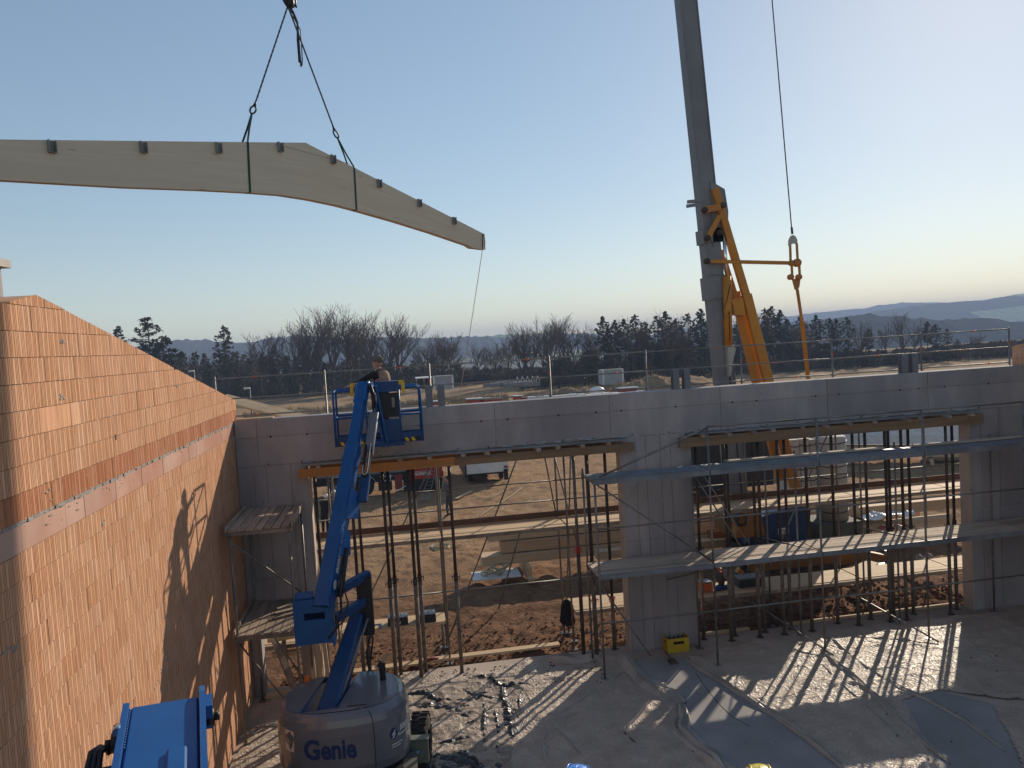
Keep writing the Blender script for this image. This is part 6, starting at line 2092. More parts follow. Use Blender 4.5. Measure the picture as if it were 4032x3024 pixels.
# right sheet
pr = gp([(2690, 2590), (2760, 2560), (3300, 2480), (3860, 2420), (4100, 2400), (4200, 2750), (3960, 2760), (3700, 2720), (3560, 2760), (3620, 2900), (3720, 3040), (3500, 3200), (3330, 3060), (3180, 2900), (2960, 2760), (2800, 2660)])
sheet('plastic_sheet', pr, .04, lambda x, y: .010 + .03 * crease(x, y, 13, 1.1) ** 1.5 + .006 * crease(x, y, 15, 3.3) + .006 * fbm(x * 2, y * 2, 3, 14), M_film, 'dusty creased film on the floor before the right opening', 'plastic sheet', FG)
pr2 = gp([(3900, 2780), (4300, 2800), (4300, 3300), (4060, 3100)])
sheet('plastic_sheet', pr2, .06, lambda x, y: .010 + .016 * crease(x, y, 23, 1.2), M_film, 'dark dusty film corner in the shade at the lower right', 'plastic sheet', FG)
# black foil crumpled beside the lift
pb = gp([(1600, 2760), (1660, 2745), (1840, 2690), (1870, 2665), (1960, 2680), (2075, 2700), (2085, 2740), (2060, 2790), (2045, 2850), (2020, 2910), (2010, 3000), (2050, 3100), (1800, 3180), (1560, 3120), (1560, 2900)])
BF = sheet('black_foil', pb, .03, lambda x, y: .014 + .035 * crease(x, y, 53, 1.6) + .012 * crease(x, y, 57, 4.5), M_foilb, 'crumpled dusty black foil on the floor right of the boom lift', 'foil')
def ribbon(pts, w, h, seed):
    """a standing fold of foil along pts (photo survey points on the floor)"""
    R_ = random.Random(seed)
    P = [gr(1600 + x / 2.117, 2600 + y / 2.117, 0) for x, y in pts]
    Q = []
    for a, b in zip(P[:-1], P[1:]):
        n = max(2, int((b - a).length / .06))
        Q += [a.lerp(b, k / n) for k in range(n)]
    Q.append(P[-1])
    V_ = []
    m_ = 7
    for i, p in enumerate(Q):
        t_ = (Q[min(i + 1, len(Q) - 1)] - Q[max(i - 1, 0)]).normalized()
        sd_ = Vector((-t_.y, t_.x, 0))
        e = min(1, .25 + 4 * min(i, len(Q) - 1 - i) / len(Q))
        ww, hh = w * 1.15 * e * R_.uniform(.75, 1.25), h * .6 * e * R_.uniform(.6, 1.3)
        for k, (o_, z) in enumerate(((-1.1, 0), (-.7, .25), (-.3, .75), (0, 1), (.3, .55), (.6, .5), (1.1, 0))):
            V_.append(p + sd_ * (ww * o_ + R_.gauss(0, .012)) + Vector((0, 0, .016 + hh * z * R_.uniform(.7, 1.2))))
    mb = MB().add(V_, [(i * m_ + k, i * m_ + k + 1, (i + 1) * m_ + k + 1, (i + 1) * m_ + k) for i in range(len(Q) - 1) for k in range(m_ - 1)], 0, False)
    return mb.obj('fold', M_foil, BF)
for k, (f_, w, h) in enumerate((([(500, 190), (560, 150), (700, 165), (800, 230), (1020, 200)], .10, .13), ([(-60, 300), (150, 270), (240, 330), (300, 350), (480, 350), (640, 310), (780, 330)], .11, .10), ([(-40, 400), (200, 385), (330, 400), (430, 425), (520, 480), (590, 520)], .17, .10),
    ([(800, 200), (800, 330), (850, 400), (900, 480), (940, 500)], .09, .13), ([(640, 330), (655, 420), (650, 560), (660, 680), (665, 820)], .07, .11), ([(730, 360), (750, 480), (765, 560), (760, 700), (770, 850)], .05, .08), ([(800, 340), (850, 440), (870, 540), (880, 620), (910, 660)], .13, .12),
    ([(200, 720), (380, 690), (520, 655), (600, 640), (650, 700)], .11, .1), ([(240, 660), (400, 590), (540, 530), (640, 460)], .04, .06), ([(430, 420), (560, 390), (640, 400)], .05, .07), ([(430, 740), (470, 800), (580, 850), (640, 930)], .09, .1), ([(150, 800), (400, 820), (560, 870), (600, 990)], .16, .1), ([(100, 900), (300, 890), (480, 950)], .2, .08), ([(680, 760), (760, 850), (800, 960)], .16, .06), ([(980, 240), (945, 330), (945, 460)], .05, .09), ([(470, 250), (560, 300), (700, 270)], .06, .07))):
    ribbon(f_, w, h, 60 + k)
# gathered edges
roll([(2430, 2590), (2470, 2625), (2540, 2690), (2620, 2735), (2690, 2775)], .12, M_film2, 'film_fold', 'pale gathered film fold running down from the pillar foot', group=FG)
roll([(2680, 2770), (2695, 2830), (2685, 2880), (2730, 2930), (2790, 2985), (2860, 3045)], .11, M_film2, 'film_fold', 'pale twisted film fold continuing to the bottom edge', group=FG)
roll([(2700, 2595), (2760, 2640), (2830, 2680), (2930, 2745), (3050, 2820), (3180, 2910), (3300, 3010), (3350, 3060)], .06, M_film2, 'film_fold', 'long film fold along the right side of the bare strip', group=FG)
roll([(3230, 2560), (3300, 2620), (3380, 2690), (3470, 2770), (3560, 2850), (3660, 2940), (3740, 3010)], .055, M_film2, 'film_fold', 'long glossy film fold across the striped sunlit floor', group=FG)
roll([(3230, 2480), (3330, 2570), (3440, 2650), (3560, 2720), (3660, 2760), (3800, 2840), (3960, 2960)], .035, M_film2, 'film_fold', 'thin film fold right of the glossy one', group=FG)
roll([(3230, 2610), (3340, 2720), (3430, 2800), (3540, 2900), (3640, 3000)], .02, M_film2, 'film_fold', 'thinnest film fold left of the glossy one', group=FG)
roll([(2150, 2600), (2250, 2605), (2360, 2590)], .10, M_film2, 'film_fold', 'translucent film heap on the sill at the left opening', group=FG)
roll([(2310, 2790), (2220, 2840), (2160, 2850), (2140, 2930), (2150, 3010)], .025, M_film2, 'film_fold', 'thin branching crease of film in the shade, middle floor', group=FG)
roll([(2170, 2860), (2240, 2920), (2300, 2990), (2330, 3040)], .022, M_film2, 'film_fold', 'thin crease of film right of the branching one', group=FG)
roll([(2170, 2840), (2290, 2760), (2400, 2690), (2450, 2650)], .022, M_film2, 'film_fold', 'thin crease of film running up to the pillar foot', group=FG)
# bare concrete strip (smooth slab area left uncovered)
bs = gp([(2500, 2600), (2720, 2590), (3400, 3060), (3600, 3200), (2900, 3250), (2560, 2740)])
mb = MB().add([(x, y, .004) for x, y in bs], [tuple(range(len(bs)))])
o = mb.obj('bare_floor_strip', M_strip); tag(o, 'smooth bare concrete strip between the plastic sheets', kind='structure')
bs = gp([(3560, 2760), (3700, 2720), (3980, 2790), (4300, 3200), (3800, 3200)])
o = MB().add([(x, y, .004) for x, y in bs], [tuple(range(len(bs)))]).obj('bare_floor_strip', M_strip); tag(o, 'smooth bare concrete strip at the lower right', kind='structure')
# floor crack-like joint on the strip
mb = MB().path([gr(x, y, .006) for x, y in ((2740, 2650), (2780, 2710), (2830, 2770), (2880, 2820), (2950, 2860))], .006, 4)
plain(mb, 'cable', M_black, 'thin dark line of string lying on the bare strip', 'string')
mb = MB().path([gr(x, y, .03) for x, y in ((2455, 2880), (2480, 2905), (2520, 2940))], .012, 5)
plain(mb, 'cable', M_black, 'short black cable piece on the film, lower middle', 'cable')

# ------------------------------------------------------------------ things on the floor and decks
c0 = gr(2617, 2563); c1 = gr(2706, 2552)
CRT = thing('drinks_crate', 'yellow drinks crate full of bottles at the pillar foot', 'crate', ((c0.x + c1.x) / 2, c0.y, .004))
ang = math.atan2(c1.y - c0.y, c1.x - c0.x)
W_, D_, H_, T_ = .52, .36, .33, .018
mb = MB()
def hwall(a, b, hz0, hz1, u0, u1):
    """side wall from a to b with a handle opening"""
    a, b = Vector(a), Vector(b)
    L = (b - a).length
    t_ = (b - a) / L
    def seg(s0, s1, z0, z1):
        mb.bar(a + t_ * s0 + Vector((0, 0, (z0 + z1) / 2)), a + t_ * s1 + Vector((0, 0, (z0 + z1) / 2)), T_, z1 - z0)
    seg(0, L, 0, hz0); seg(0, L, hz1, H_); seg(0, L * u0, hz0, hz1); seg(L * u1, L, hz0, hz1)
hwall((-W_ / 2, -D_ / 2, 0), (W_ / 2, -D_ / 2, 0), .19, .26, .27, .76)
hwall((-W_ / 2, D_ / 2, 0), (W_ / 2, D_ / 2, 0), .19, .26, .27, .76)
hwall((-W_ / 2, -D_ / 2 + T_ / 2, 0), (-W_ / 2, D_ / 2 - T_ / 2, 0), .19, .26, .3, .7)
hwall((W_ / 2, -D_ / 2 + T_ / 2, 0), (W_ / 2, D_ / 2 - T_ / 2, 0), .19, .26, .3, .7)
mb.b2((-W_ / 2 + .01, -D_ / 2 + .01, .005), (W_ / 2 - .01, D_ / 2 - .01, .015))
mb.obj('crate_shell', M_crate, CRT, True)
M_bottle = pm('brown_bottle', (.05, .022, .008), (.04, .018, .006), scale=5, rough=.15)
for i in range(5):
    for j in range(4):
        MB().lathe([(.0, 0), (.034, 0), (.034, .16), (.014, .22), (.013, .26), (.0, .26)], (-.2 + i * .1, -.125 + j * .083, .016), 10).obj('bottle', M_bottle, CRT, True)
lettering('lettering', 'Tucher', .10, lambda a, b: Vector((a * 1.25, -D_ / 2 - .0105, .08 + b)), M_red, CRT, bold=.004, shear=.25)
for o in CRT.children:
    if o.name.startswith('lettering'):
        pass
CRT.rotation_euler = (0, 0, ang)
# hand brush in front of the crate
b0, b1 = gr(2648, 2605, .03), gr(2652, 2580, .02)
BR = thing('hand_brush', 'dark hand brush lying before the yellow crate', 'brush', tuple(b0))
mb = MB(); rbar(mb, b0 + Vector((0, -.1, 0)), b0 + Vector((.0, .1, 0)), .16, .06); mb.obj('bristles', M_prop, BR)
mb = MB(); mb.tube(b0 + Vector((0, .08, .04)), b0 + Vector((.01, .5, .03)), .018, .014, n=7); mb.obj('handle', M_toe, BR)
# two black cases on the lower deck in the left opening
for px, l in ((1567, 'left one of two black tool cases on the plank in the left opening'), (1677, 'right one of two black tool cases on the plank in the left opening')):
    x = at(px, 2440, 18.9).x
    t = thing('tool_case', l, 'tool case', (x, 18.88, .8), 'black tool cases')
    mb = MB(); rbar(mb, (x - .24, 18.88, .892), (x + .24, 18.88, .892), .34, .18); mb.obj('case', M_case, t)
    mb = MB(); mb.b2((x - .23, 18.72, .983), (x + .23, 19.04, 1.0))
    for k in range(5): mb.b2((x - .2 + k * .09, 18.73, 1.0005), (x - .15 + k * .09, 19.03, 1.01))
    mb.obj('lid', M_caset, t)
    mb = MB().path([(x - .07, 18.7, .905), (x - .05, 18.66, .865), (x + .05, 18.66, .865), (x + .07, 18.7, .905)], .012, 6); mb.obj('handle', M_white if px < 1600 else M_case, t)
# blue steel square on the plank
p = [at(1515, 2478, 18.7), at(1466, 2492, 18.7)]
mb = MB().bar((-.72, 18.95, .812), (-1.15, 18.92, .812), .05, .012).bar((-.72, 18.95, .812), (-.74, 18.65, .812), .05, .012)
plain(mb, 'steel_square', M_blued, 'dark blue angle bar lying on the plank by the tool cases', 'angle bar')
# jacket on the scaffold end
jk = thing('jacket', 'black jacket hung on the scaffold rail end in the left opening', 'jacket', (3.8, 18.68, .35))
mb = MB()
prof = [(.05, 1.02), (.13, .97), (.19, .85), (.21, .7), (.24, .52), (.2, .42), (.08, .37)]
P = []
for r_, z in prof:
    for k in range(12):
        th = 2 * math.pi * k / 12
        P.append((3.8 + r_ * .75 * math.cos(th) * (1 + .15 * math.sin(5 * th + z * 9)), 18.62 + r_ * .5 * math.sin(th) * (1 + .2 * math.cos(3 * th + z * 7)), z + .02 * math.sin(4 * th)))
mb.add(P, [(i * 12 + k, i * 12 + (k + 1) % 12, (i + 1) * 12 + (k + 1) % 12, (i + 1) * 12 + k) for i in range(len(prof) - 1) for k in range(12)], 0, True)
mb.obj('cloth', M_cloth, jk)
mb = MB(); mb.tube((3.72, 18.6, .95), (3.62, 18.55, .5), .06, .045, n=7); mb.obj('sleeve', M_cloth, jk)
# trestles at the plank ends
for x, l in ((3.95, 'left'), (.75, 'far left')):
    tr_ = thing('deck_trestle', 'light steel jack foot under the %s plank end' % l, 'trestle', (x, 18.9, -.1), 'jack feet')
    mb = MB(); mb.tube((x, 18.7, -.05), (x, 18.7, .7), .022, n=6); mb.tube((x, 19.3, -.05), (x, 19.3, .7), .022, n=6); mb.obj('leg', M_steel, tr_)
    MB().box((x, 18.7, -.06), (.16, .16, .02)).obj('foot', M_steel, tr_); MB().box((x, 19.3, -.06), (.16, .16, .02)).obj('foot', M_steel, tr_)
# planks on the soil along the sill
plain(MB().bar((.1, 18.35, .03), (3.5, 18.35, .05), .2, .05), 'plank', M_wood, 'pale plank lying along the sill of the left opening', 'plank')
plain(MB().bar((-1.9, 18.2, .02), (.1, 18.28, .03), .22, .05), 'plank', M_wood, 'pale plank on the sill partly hidden behind the lift hood', 'plank')
plain(MB().bar((-.75, 18.35, .08), (-.55, 18.5, .22), .2, .04), 'board_offcut', M_wood, 'small tilted board offcut right of the riser arm', 'board')
MBt = MB(); MBt.tube(gr(1680, 2600, .06), gr(1725, 2592, .06), .05, n=8)
plain(MBt, 'angle_grinder', M_redd, 'small dark red power tool lying on the plank at the sill', 'power tool')
mb = MB().path([gr(x, y, .04) for x, y in ((1725, 2592), (1760, 2585), (1740, 2610), (1700, 2625), (1660, 2612), (1690, 2640))], .01, 5); plain(mb, 'power_cord', M_black, 'black power cord curling on the sill plank', 'cord')
# slab edge formwork strips catching the sun
for k, (a, b) in enumerate(((6.75, 8.2), (9.1, 10.4), (10.5, 12.0), (12.1, 13.9))):
    plain(MB().b2((a, 17.95, -.06), (b, 18.05, .045)), 'edge_board', M_wood, 'narrow sunlit edge board at the sill of the right opening, %s' % ('first from the pillar', 'second from the pillar', 'third from the pillar', 'last'),'board', 'edge boards at the right sill') if False else plain(MB().b2((a, 17.95, -.06), (b, 18.05, .045)), 'edge_board', M_wood, 'narrow sunlit edge board at the sill of the right opening, %s' % ('first from the pillar', 'second from the pillar', 'third from the pillar', 'last')[k], 'board', 'edge boards at the right sill')
# leaning timbers and trestle under the left tower
for k, (x0, x1, y, h) in enumerate(((-2.05, -1.98, 17.42, 1.25), (-1.93, -1.82, 17.4, 1.45), (-2.2, -2.12, 17.42, 1.15))):
    plain(MB().bar((x1, y - .35, .02), (x0, y, h), .09, .05, (0, 1, 0)), 'leaning_batten', M_wood, 'pale batten leaning on the left pier, %s of three' % ('middle', 'right', 'left')[k], 'batten', 'battens leaning on the left pier')
t = thing('timber_trestle', 'rough timber trestle standing under the left scaffold tower', 'trestle', (-2.6, 17.9, 0))
for p, q, n_ in (((-3.25, 18.3, .95), (-1.9, 18.3, 1.05), 'beam'), ((-3.2, 18.4, .55), (-1.95, 18.4, .6), 'beam'), ((-3.1, 18.2, 1.0), (-2.55, 17.3, .04), 'leg'), ((-2.05, 18.25, 1.0), (-2.5, 17.35, .04), 'leg'), ((-2.9, 18.35, .1), (-2.9, 18.35, .95), 'leg'), ((-2.1, 18.35, .1), (-2.1, 18.35, .95), 'leg')):
    MB().bar(p, q, .12, .1).obj(n_, M_wood if n_ == 'beam' else M_oldw, t)
plain(MB().bar((-3.2, 17.35, .06), (-2.1, 17.4, .06), .12, .1), 'sill_timber', M_wood, 'short timber block on the floor under the left tower', 'timber')
# small power tools etc. on the lower deck behind the right opening
zt = .806
x = at(2665, 2320, 18.85).x
t = thing('tool_box', 'orange tool box on the lower plank just right of the pillar', 'tool box', (at(2775, 2320, 18.85).x, 18.85, zt))
x = at(2775, 2320, 18.85).x
MB().b2((x - .16, 18.7, zt), (x + .16, 19.0, zt + .2)).obj('box', M_orange, t)
MB().b2((x - .15, 18.72, zt + .202), (x + .15, 18.98, zt + .24)).obj('lid', M_caset, t)
x = at(2838, 2290, 18.85).x
t = thing('circular_saw', 'dark power saw with orange handle on the lower plank', 'saw', (x, 18.85, zt))
mb = MB().lathe([(.0, -.03), (.19, -.03), (.2, 0), (.19, .03), (.0, .03)], (x, 18.85, zt + .24), 18, axis='x'); mb.obj('blade_guard', M_prop, t)
mb = MB().path([(x, 18.75, zt + .4), (x, 18.7, zt + .5), (x, 18.95, zt + .5), (x, 19.0, zt + .38)], .03, 6); mb.obj('handle', M_orange, t)
mb = MB().b2((x - .14, 18.72, zt + .002), (x + .14, 19.02, zt + .03)); mb.obj('base_plate', M_blued, t)
x = at(2945, 2298, 18.85).x
t = thing('tool_case', 'blue-grey flat tool case on the lower plank behind the right opening', 'tool case', (x, 18.85, zt))
MB().b2((x - .3, 18.68, zt), (x + .3, 19.05, zt + .2)).obj('case', M_case, t)
MB().b2((x - .3, 18.68, zt + .202), (x + .3, 19.05, zt + .24)).obj('lid', M_caset, t)
x = at(2835, 2325, 18.75).x
mb = MB()
for k in range(7): mb.sphere((x + rng.uniform(-.2, .2), 18.75 + rng.uniform(-.06, .06), zt + .05), (.11, .08, .06), 8, 6)
plain(mb, 'work_gloves', M_blued, 'bundle of blue gloves and rags on the lower plank', 'gloves')
# pallet and boards on the soil under the deck
for k in range(4):
    a = at(3330 + k * 60, 2320 - k * 6, 19.6)
    plain(MB().box((a.x, 20.2 + .2 * k, .12 + .06 * k), (1.0, .35, .05), Matrix.Rotation(.3 * k - .3, 3, 'Z') @ Matrix.Rotation(.12, 3, 'X')), 'loose_board', M_wood, 'loose pale board dropped on the churned soil behind the right opening, %s' % ('leftmost', 'second', 'third', 'rightmost')[k], 'board', 'loose boards on the soil')
x = at(3620, 2195, 20.4).x
mb = MB().lathe([(.0, 0), (.2, 0), (.2, .03), (.07, .035), (.07, .3), (.2, .305), (.2, .335), (.0, .335)], (x, 20.4, .4), 18, axis='x')
plain(mb, 'cable_reel', M_ball, 'pale cable reel lying behind the props in the right opening', 'reel')
# crumpled foil on the stack at the right
sheet('white_tarp', [(15.0, 23.7), (16.9, 23.75), (17.1, 24.2), (16.2, 24.35), (15.1, 24.25)], .05, lambda x, y: .76 + .13 * crease(x, y, 83, 1.5) + .1 * (y - 23.7), M_wrap, 'crumpled white tarp on the timber stack at right', 'tarp')
sheet('strap_heap', [(15.2, 23.3), (16.3, 23.3), (16.4, 23.65), (15.3, 23.68)], .05, lambda x, y: .56 + .1 * crease(x, y, 85, 2.5), M_redd, 'heap of dark red straps below the white tarp', 'straps')
# debris
mb = MB()
for k in range(160):
    px, py = rng.uniform(1650, 2400), rng.uniform(2600, 2700)
    g0 = gr(px, py)
    if g0.y > 17.7: continue
    mb.sphere((g0.x, g0.y, .02), (rng.uniform(.01, .035), rng.uniform(.01, .03), rng.uniform(.008, .02)), 5, 4)
for k in range(26):
    g0 = gr(rng.uniform(2500, 4000), rng.uniform(2480, 3000))
    if g0.y > 17.3: continue
    mb.sphere((g0.x, g0.y, .03), (rng.uniform(.008, .03), rng.uniform(.008, .03), rng.uniform(.008, .02)), 5, 4)
tag(mb.obj('soil_crumbs', M_prop), 'scattered soil crumbs on the hall floor', kind='stuff')
# clods outside
mb = MB()
for k in range(2600):
    x, y = rng.uniform(-3, 16), 17.95 + abs(rng.gauss(0, 1.3))
    if y > 25: continue
    s_ = rng.uniform(.015, .06) * (1.3 if 9.5 < x < 14.5 else .8)
    z = tz(x, y)
    mb.sphere((x, y, z + s_ * .3), (s_, s_ * rng.uniform(.6, 1.1), s_ * rng.uniform(.5, .8)), 5, 3)
mb.sm = [False] * len(mb.f)
tag(mb.obj('soil_clods', M_soil), 'loose clods on the churned ground outside the sill', kind='stuff')
# ------------------------------------------------------------------ trees
def bare_branches(seed, H, spread=.55, levels=5, r0=.2, lean=0.0, clear=.25, nsub=3):
    R_ = random.Random(seed)
    tr, cr = MB(), MB()
    def grow(p, d, L, r, lv):
        n = 4 if lv < 2 else 3
        q = p
        dd = d
        for k in range(n):
            dd = (dd + Vector((R_.gauss(0, .13), R_.gauss(0, .13), R_.gauss(.05, .06)))).normalized()
            q2 = q + dd * (L / n)
            ra, rb = r * (1 - .4 * k / n), r * (1 - .4 * (k + 1) / n)
            (tr if lv == 0 else cr).tube(q, q2, max(ra, .022), max(rb, .018), n=5 if lv < 2 else 3, caps=False)
            q = q2
            if lv < levels and (lv > 0 or k >= 1):
                m_ = 1 if R_.random() < .85 else 0
                for _ in range(m_):
                    a = R_.uniform(0, 2 * math.pi)
                    el = R_.uniform(.3, .75) * (1.0 + spread * .3)
                    s_ = Vector((math.cos(a), math.sin(a), 0))
                    nd = (dd * math.cos(el) + (s_ - dd * s_.dot(dd)).normalized() * math.sin(el)).normalized()
                    nd.z = nd.z * .8 + .22
                    grow(q, nd.normalized(), L * R_.uniform(.55, .8), rb * R_.uniform(.5, .72), lv + 1)
        if lv < levels:
            for _ in range(nsub if lv == 0 else (2 if R_.random() < .7 else 1)):
                a = R_.uniform(0, 2 * math.pi)
                el = R_.uniform(.15, .55)
                s_ = Vector((math.cos(a), math.sin(a), 0))
                nd = (dd * math.cos(el) + (s_ - dd * s_.dot(dd)).normalized() * math.sin(el)).normalized()
                grow(q, nd, L * R_.uniform(.6, .88), r * .6 * R_.uniform(.6, .9), lv + 1)
    grow(Vector((0, 0, -.5)), Vector((lean, 0, 1)).normalized(), H * .3, r0, 0)
    top = max(v[2] for v in cr.v)
    k = H / top
    for mb in (tr, cr):
        mb.v = [(x * k, y * k, z * k) for x, y, z in mb.v]
    return tr, cr
def pine(seed, H, crown=.6, w=2.0, n=120, dense=20):
    R_ = random.Random(seed)
    tr, cr = MB(), MB()
    tr.tube((0, 0, -.5), (R_.uniform(-.2, .2), 0, H * .97), .17, .04, n=6, caps=False)
    z0 = H * (1 - crown)
    for k in range(n):
        u_ = k / n
        z = z0 + (H - z0) * u_
        rr = w * (math.sin(math.pi * min(1, .12 + u_ * .88)) ** .7) * R_.uniform(.35, 1.05)
        a = R_.uniform(0, 2 * math.pi)
        c = Vector((rr * math.cos(a), rr * math.sin(a), z + R_.uniform(-.3, .3)))
        tr.tube((0, 0, z - .35), tuple(c), .04, .02, n=3, caps=False)
        s_ = w * R_.uniform(.1, .22) * (1.15 - .6 * u_)
        for j in range(dense):
            o = c + Vector((R_.gauss(0, s_ * .55), R_.gauss(0, s_ * .55), R_.gauss(0, s_ * .4)))
            d1 = Vector((R_.gauss(0, 1), R_.gauss(0, 1), R_.gauss(0, .6))).normalized() * R_.uniform(.1, .22)
            d2 = Vector((R_.gauss(0, 1), R_.gauss(0, 1), R_.gauss(0, .6))).normalized() * R_.uniform(.08, .2)
            cr.add([tuple(o - d1), tuple(o + d2), tuple(o + d1), tuple(o - d2)], [(0, 1, 2, 3)])
    return tr, cr
ME_T = {}
def proto(kind, i, tr, cr, m1, m2):
    ME_T[(kind, i)] = (tr.mesh('trunk', m1), cr.mesh('crown', m2))
for i in range(5):
    proto('bare', i, *bare_branches(100 + i, 14.0, levels=4, r0=.42), M_bark, M_twig)
for i in range(3):
    proto('slim', i, *bare_branches(200 + i, 10.0, spread=.2, levels=4, r0=.19), M_bark, M_twig)
for i in range(4):
    proto('pine', i, *pine(300 + i, 13.0, crown=.5 + .08 * i, w=1.9 + .2 * i), M_bark, M_needle)
proto('bush', 0, *pine(330, 6.0, crown=.95, w=2.0, n=70, dense=30), M_bark, M_needle)
HREF = dict(bare=14.0, slim=10.0, pine=13.0, bush=6.0)
def tree(kind, i, px, py_top, Y, label, group, wide=1.0, name=None):
    top = at(px, py_top - {'bare': 16, 'slim': 12, 'pine': 5, 'bush': 0}[kind], Y)
    base = tz(top.x, Y)
    h = top.z - base
    t = thing(name or {'bare': 'bare_tree', 'slim': 'bare_tree', 'pine': 'pine_tree', 'bush': 'conifer_bush'}[kind], label, 'tree', (top.x, Y, base), group, rng.uniform(0, 6.28))
    a, b = ME_T[(kind, i)]
    s_ = h / HREF[kind]
    t.scale = (s_ * wide, s_ * wide, s_)
    for nm, me in (('trunk', a), ('crown', b)):
        o = bpy.data.objects.new(nm, me)
        COL.objects.link(o); o.parent = t
    return t
GB, GP = 'bare trees along the field edge', 'pines along the field edge'
# left pines
tree('pine', 1, 462, 1293, 145, 'small dark pine tip rising just above the sloping brick wall', GP, .8)
tree('pine', 3, 578, 1256, 140, 'tall dark pine standing above the sloping brick wall', GP, 1.25)
tree('bush', 0, 640, 1340, 138, 'broad dark conifer right of the tall pine above the brick slope', GP, 1.2)
tree('bush', 0, 560, 1368, 136, 'broad dark conifer low against the brick slope', GP, 1.0)
tree('pine', 2, 880, 1290, 148, 'single pine with a pointed tip left of the bare tree clump', GP, .95)
# big bare clump
clump = [(1150, 1280, 0, 1.05, 'far left, low and leaning out'), (1180, 1222, 1, .9, 'first tall one from the left'), (1232, 1212, 2, .8, 'second tall one'), (1290, 1215, 3, .8, 'third, narrow'), (1340, 1210, 4, .95, 'fourth, in the middle'), (1395, 1205, 0, .95, 'fifth, the highest'), (1450, 1240, 1, .9, 'sixth, behind the worker'), (1490, 1243, 2, .9, 'seventh'), (1545, 1258, 3, 1.1, 'last on the right, broad and drooping')]
for px, py, i, w, l in clump:
    tree('bare', i, px, py, 150 + rng.uniform(-4, 6), 'leafless tree in the big clump left of centre, ' + l, GB, w)
mids = [(1012, 1308, 'slim', 0, 'left of the big clump'), (1665, 1318, 'slim', 1, 'just right of the big clump'), (1705, 1330, 'slim', 2, 'second right of the big clump'), (1765, 1312, 'slim', 0, 'alone before the far fields'), (1880, 1345, 'slim', 1, 'left of the hanging guide rope'), (1920, 1352, 'slim', 2, 'right of the hanging guide rope')]
for px, py, k, i, l in mids:
    tree(k, i, px, py, 148 + rng.uniform(-6, 6), 'slim leafless tree standing ' + l, GB, 1.2)
for k, (px, py) in enumerate(((1995, 1320), (2040, 1282), (2085, 1275), (2130, 1262), (2165, 1248), (2200, 1240), (2250, 1262), (2310, 1290), (2345, 1300))):
    tree('bare' if k % 3 else 'slim', k % 3, px, py, 134 + rng.uniform(-8, 8), 'leafless tree in the thicket right of centre, %s from its left' % ('first', 'second', 'third', 'fourth', 'fifth', 'sixth', 'seventh', 'eighth', 'ninth')[k], GB, .85)
rp_ = [(2372, 1252, 0), (2420, 1268, 1), (2455, 1262, 0), (2500, 1246, 2), (2540, 1275, 1), (2585, 1250, 3), (2618, 1232, 0), (2660, 1262, 1), (2705, 1240, 2), (2757, 1222, 0), (2770, 1262, 3), (2905, 1262, 1), (2960, 1250, 0), (3010, 1222, 2), (3035, 1214, 1), (3070, 1226, 0), (3100, 1262, 3), (3150, 1250, 1), (3212, 1246, 0), (3262, 1258, 2), (3290, 1262, 1), (3335, 1255, 3)]
for k, (px, py, i) in enumerate(rp_):
    tree('pine', i, px, py, 124 + rng.uniform(-6, 8), ('%s dark pine left of the crane mast' % ORD[sum(1 for q in rp_ if px <= q[0] < 2800) - 1] if px < 2800 else '%s dark pine right of the yellow crane struts' % ORD[sum(1 for q in rp_ if 2800 < q[0] < px)]), GP, .95)
rb_ = [(2400, 1262), (2480, 1252), (2560, 1262), (2640, 1225), (2690, 1250), (2880, 1250), (2985, 1220), (3120, 1270), (3180, 1262), (3390, 1262), (3480, 1270), (3545, 1234), (3600, 1290), (3840, 1320)]
for k, (px, py) in enumerate(rb_):
    tree('bare' if k % 2 else 'slim', k % 3, px, py, 124 + rng.uniform(-6, 8), ('%s leafless tree among the pines left of the crane mast' % ORD[sum(1 for q in rb_ if px <= q[0] < 2800) - 1] if px < 2800 else '%s leafless tree among the pines right of the crane mast' % ORD[sum(1 for q in rb_ if 2800 < q[0] < px)]), GB, .75)
for k, (px, py, i) in enumerate(((3420, 1300, 1), (3650, 1272, 0), (3685, 1282, 2), (3730, 1300, 3), (3770, 1340, 1))):
    tree('pine', i, px, py, 120 + rng.uniform(-5, 5), 'dark pine at the right end of the wood, %s' % ('by the far leafless tree', 'left of a group of four', 'second of a group of four', 'third of a group of four', 'lowest at the end')[k], GP, 1.0)
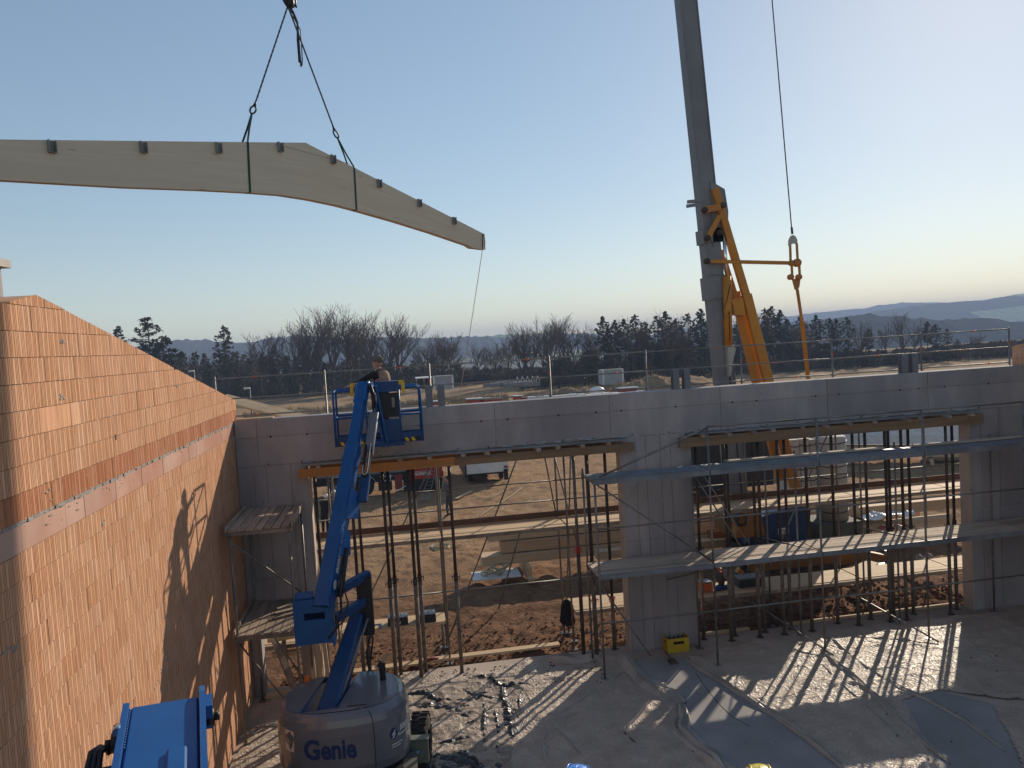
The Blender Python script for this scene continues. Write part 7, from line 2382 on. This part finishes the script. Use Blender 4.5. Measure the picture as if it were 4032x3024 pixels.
# the woods that read as one mass
def wood(name, label, spots, n, ylo, yhi, hlo, hhi, seed, cone=.4):
    """undergrowth and background trees joined as one mass"""
    R_ = random.Random(seed)
    mb = MB()
    for k in range(n):
        u_ = R_.random()
        j = R_.random() * (len(spots) - 1)
        i = int(j); f = j - i
        px = spots[i][0] * (1 - f) + spots[i + 1][0] * f
        pt = spots[i][1] * (1 - f) + spots[i + 1][1] * f
        Y = R_.uniform(ylo, yhi)
        top = at(px, pt + R_.uniform(0, 55) ** 1.0, Y)
        base = tz(top.x, Y)
        h = max(1.5, top.z - base)
        x = top.x
        leafy = R_.random() < cone
        if leafy:
            w = R_.uniform(.9, 1.7)
            for q in range(60):
                z = base + h * R_.uniform(.2, 1) ** .8
                rr = w * (1 - ((z - base) / h) ** 2 * .75)
                a = R_.uniform(0, 6.28); r_ = rr * math.sqrt(R_.random())
                o = Vector((x + r_ * math.cos(a), Y + r_ * math.sin(a), z))
                d1 = Vector((R_.gauss(0, 1), R_.gauss(0, 1), R_.gauss(0, .8))).normalized() * R_.uniform(.25, .5)
                d2 = Vector((R_.gauss(0, 1), R_.gauss(0, 1), R_.gauss(0, .8))).normalized() * R_.uniform(.2, .4)
                mb.add([tuple(o - d1), tuple(o + d2), tuple(o + d1), tuple(o - d2)], [(0, 1, 2, 3)], 0)
        else:
            mb.tube((x, Y, base - .3), (x + R_.uniform(-.4, .4), Y, base + h * .9), .1, .03, n=3, mi=1, caps=False)
            for q in range(46):
                z = base + h * R_.uniform(.1, .95)
                L = R_.uniform(.5, 1.8) * (1.15 - (z - base) / h)
                a = R_.uniform(0, 6.28)
                p = Vector((x, Y, z)) + Vector((R_.gauss(0, .4), R_.gauss(0, .4), 0))
                q_ = p + Vector((L * math.cos(a), L * math.sin(a), L * R_.uniform(.3, 1.2)))
                mb.tube(p, q_, .035, .015, n=3, mi=1, caps=False)
    o = mb.obj(name, [M_wood_far, M_twig])
    return tag(o, label, kind='stuff')
wood('woodland', 'dark mixed wood behind the field on the left', [(-900, 1420), (-200, 1400), (430, 1395), (620, 1395), (760, 1385), (900, 1385), (1050, 1392), (1250, 1405), (1450, 1412), (1620, 1412), (1800, 1425), (1960, 1440), (2150, 1440)], 760, 152, 178, 0, 0, 5, .4)
wood('woodland', 'dark mixed wood filling the ground behind the crane', [(2150, 1420), (2350, 1370), (2600, 1340), (2900, 1340), (3200, 1340), (3400, 1380), (3600, 1400), (3760, 1410), (3900, 1470), (4060, 1510)], 700, 120, 145, 0, 0, 7, .45)
wood('undergrowth', 'brown undergrowth along the foot of the wood on the left', [(560, 1480), (900, 1482), (1300, 1478), (1700, 1480), (2100, 1478)], 300, 146, 154, 0, 0, 9, .3)
wood('undergrowth', 'brown undergrowth along the foot of the wood on the right', [(2050, 1475), (2400, 1460), (2700, 1440), (3100, 1425), (3500, 1425), (3900, 1435), (4100, 1445)], 300, 116, 126, 0, 0, 19, .35)
# dry grass on the heaps
mb = MB()
R_ = random.Random(3)
for k in range(9000):
    px = R_.choice(((1560, 1990), (2040, 2650), (950, 1300), (1600, 2000)))
    x_ = R_.uniform(*px)
    Y = R_.uniform(76, 108)
    p = at(x_, 1540, Y)
    z = tz(p.x, Y)
    h = R_.uniform(.2, .75)
    o = Vector((p.x, Y, z))
    mb.add([tuple(o + Vector((-.05, 0, 0))), tuple(o + Vector((.05, 0, 0))), tuple(o + Vector((R_.gauss(0, .18), R_.gauss(0, .1), h)))], [(0, 1, 2)])
tag(mb.obj('dry_grass', M_grass), 'dry straw coloured grass on the field and spoil heaps', kind='stuff')
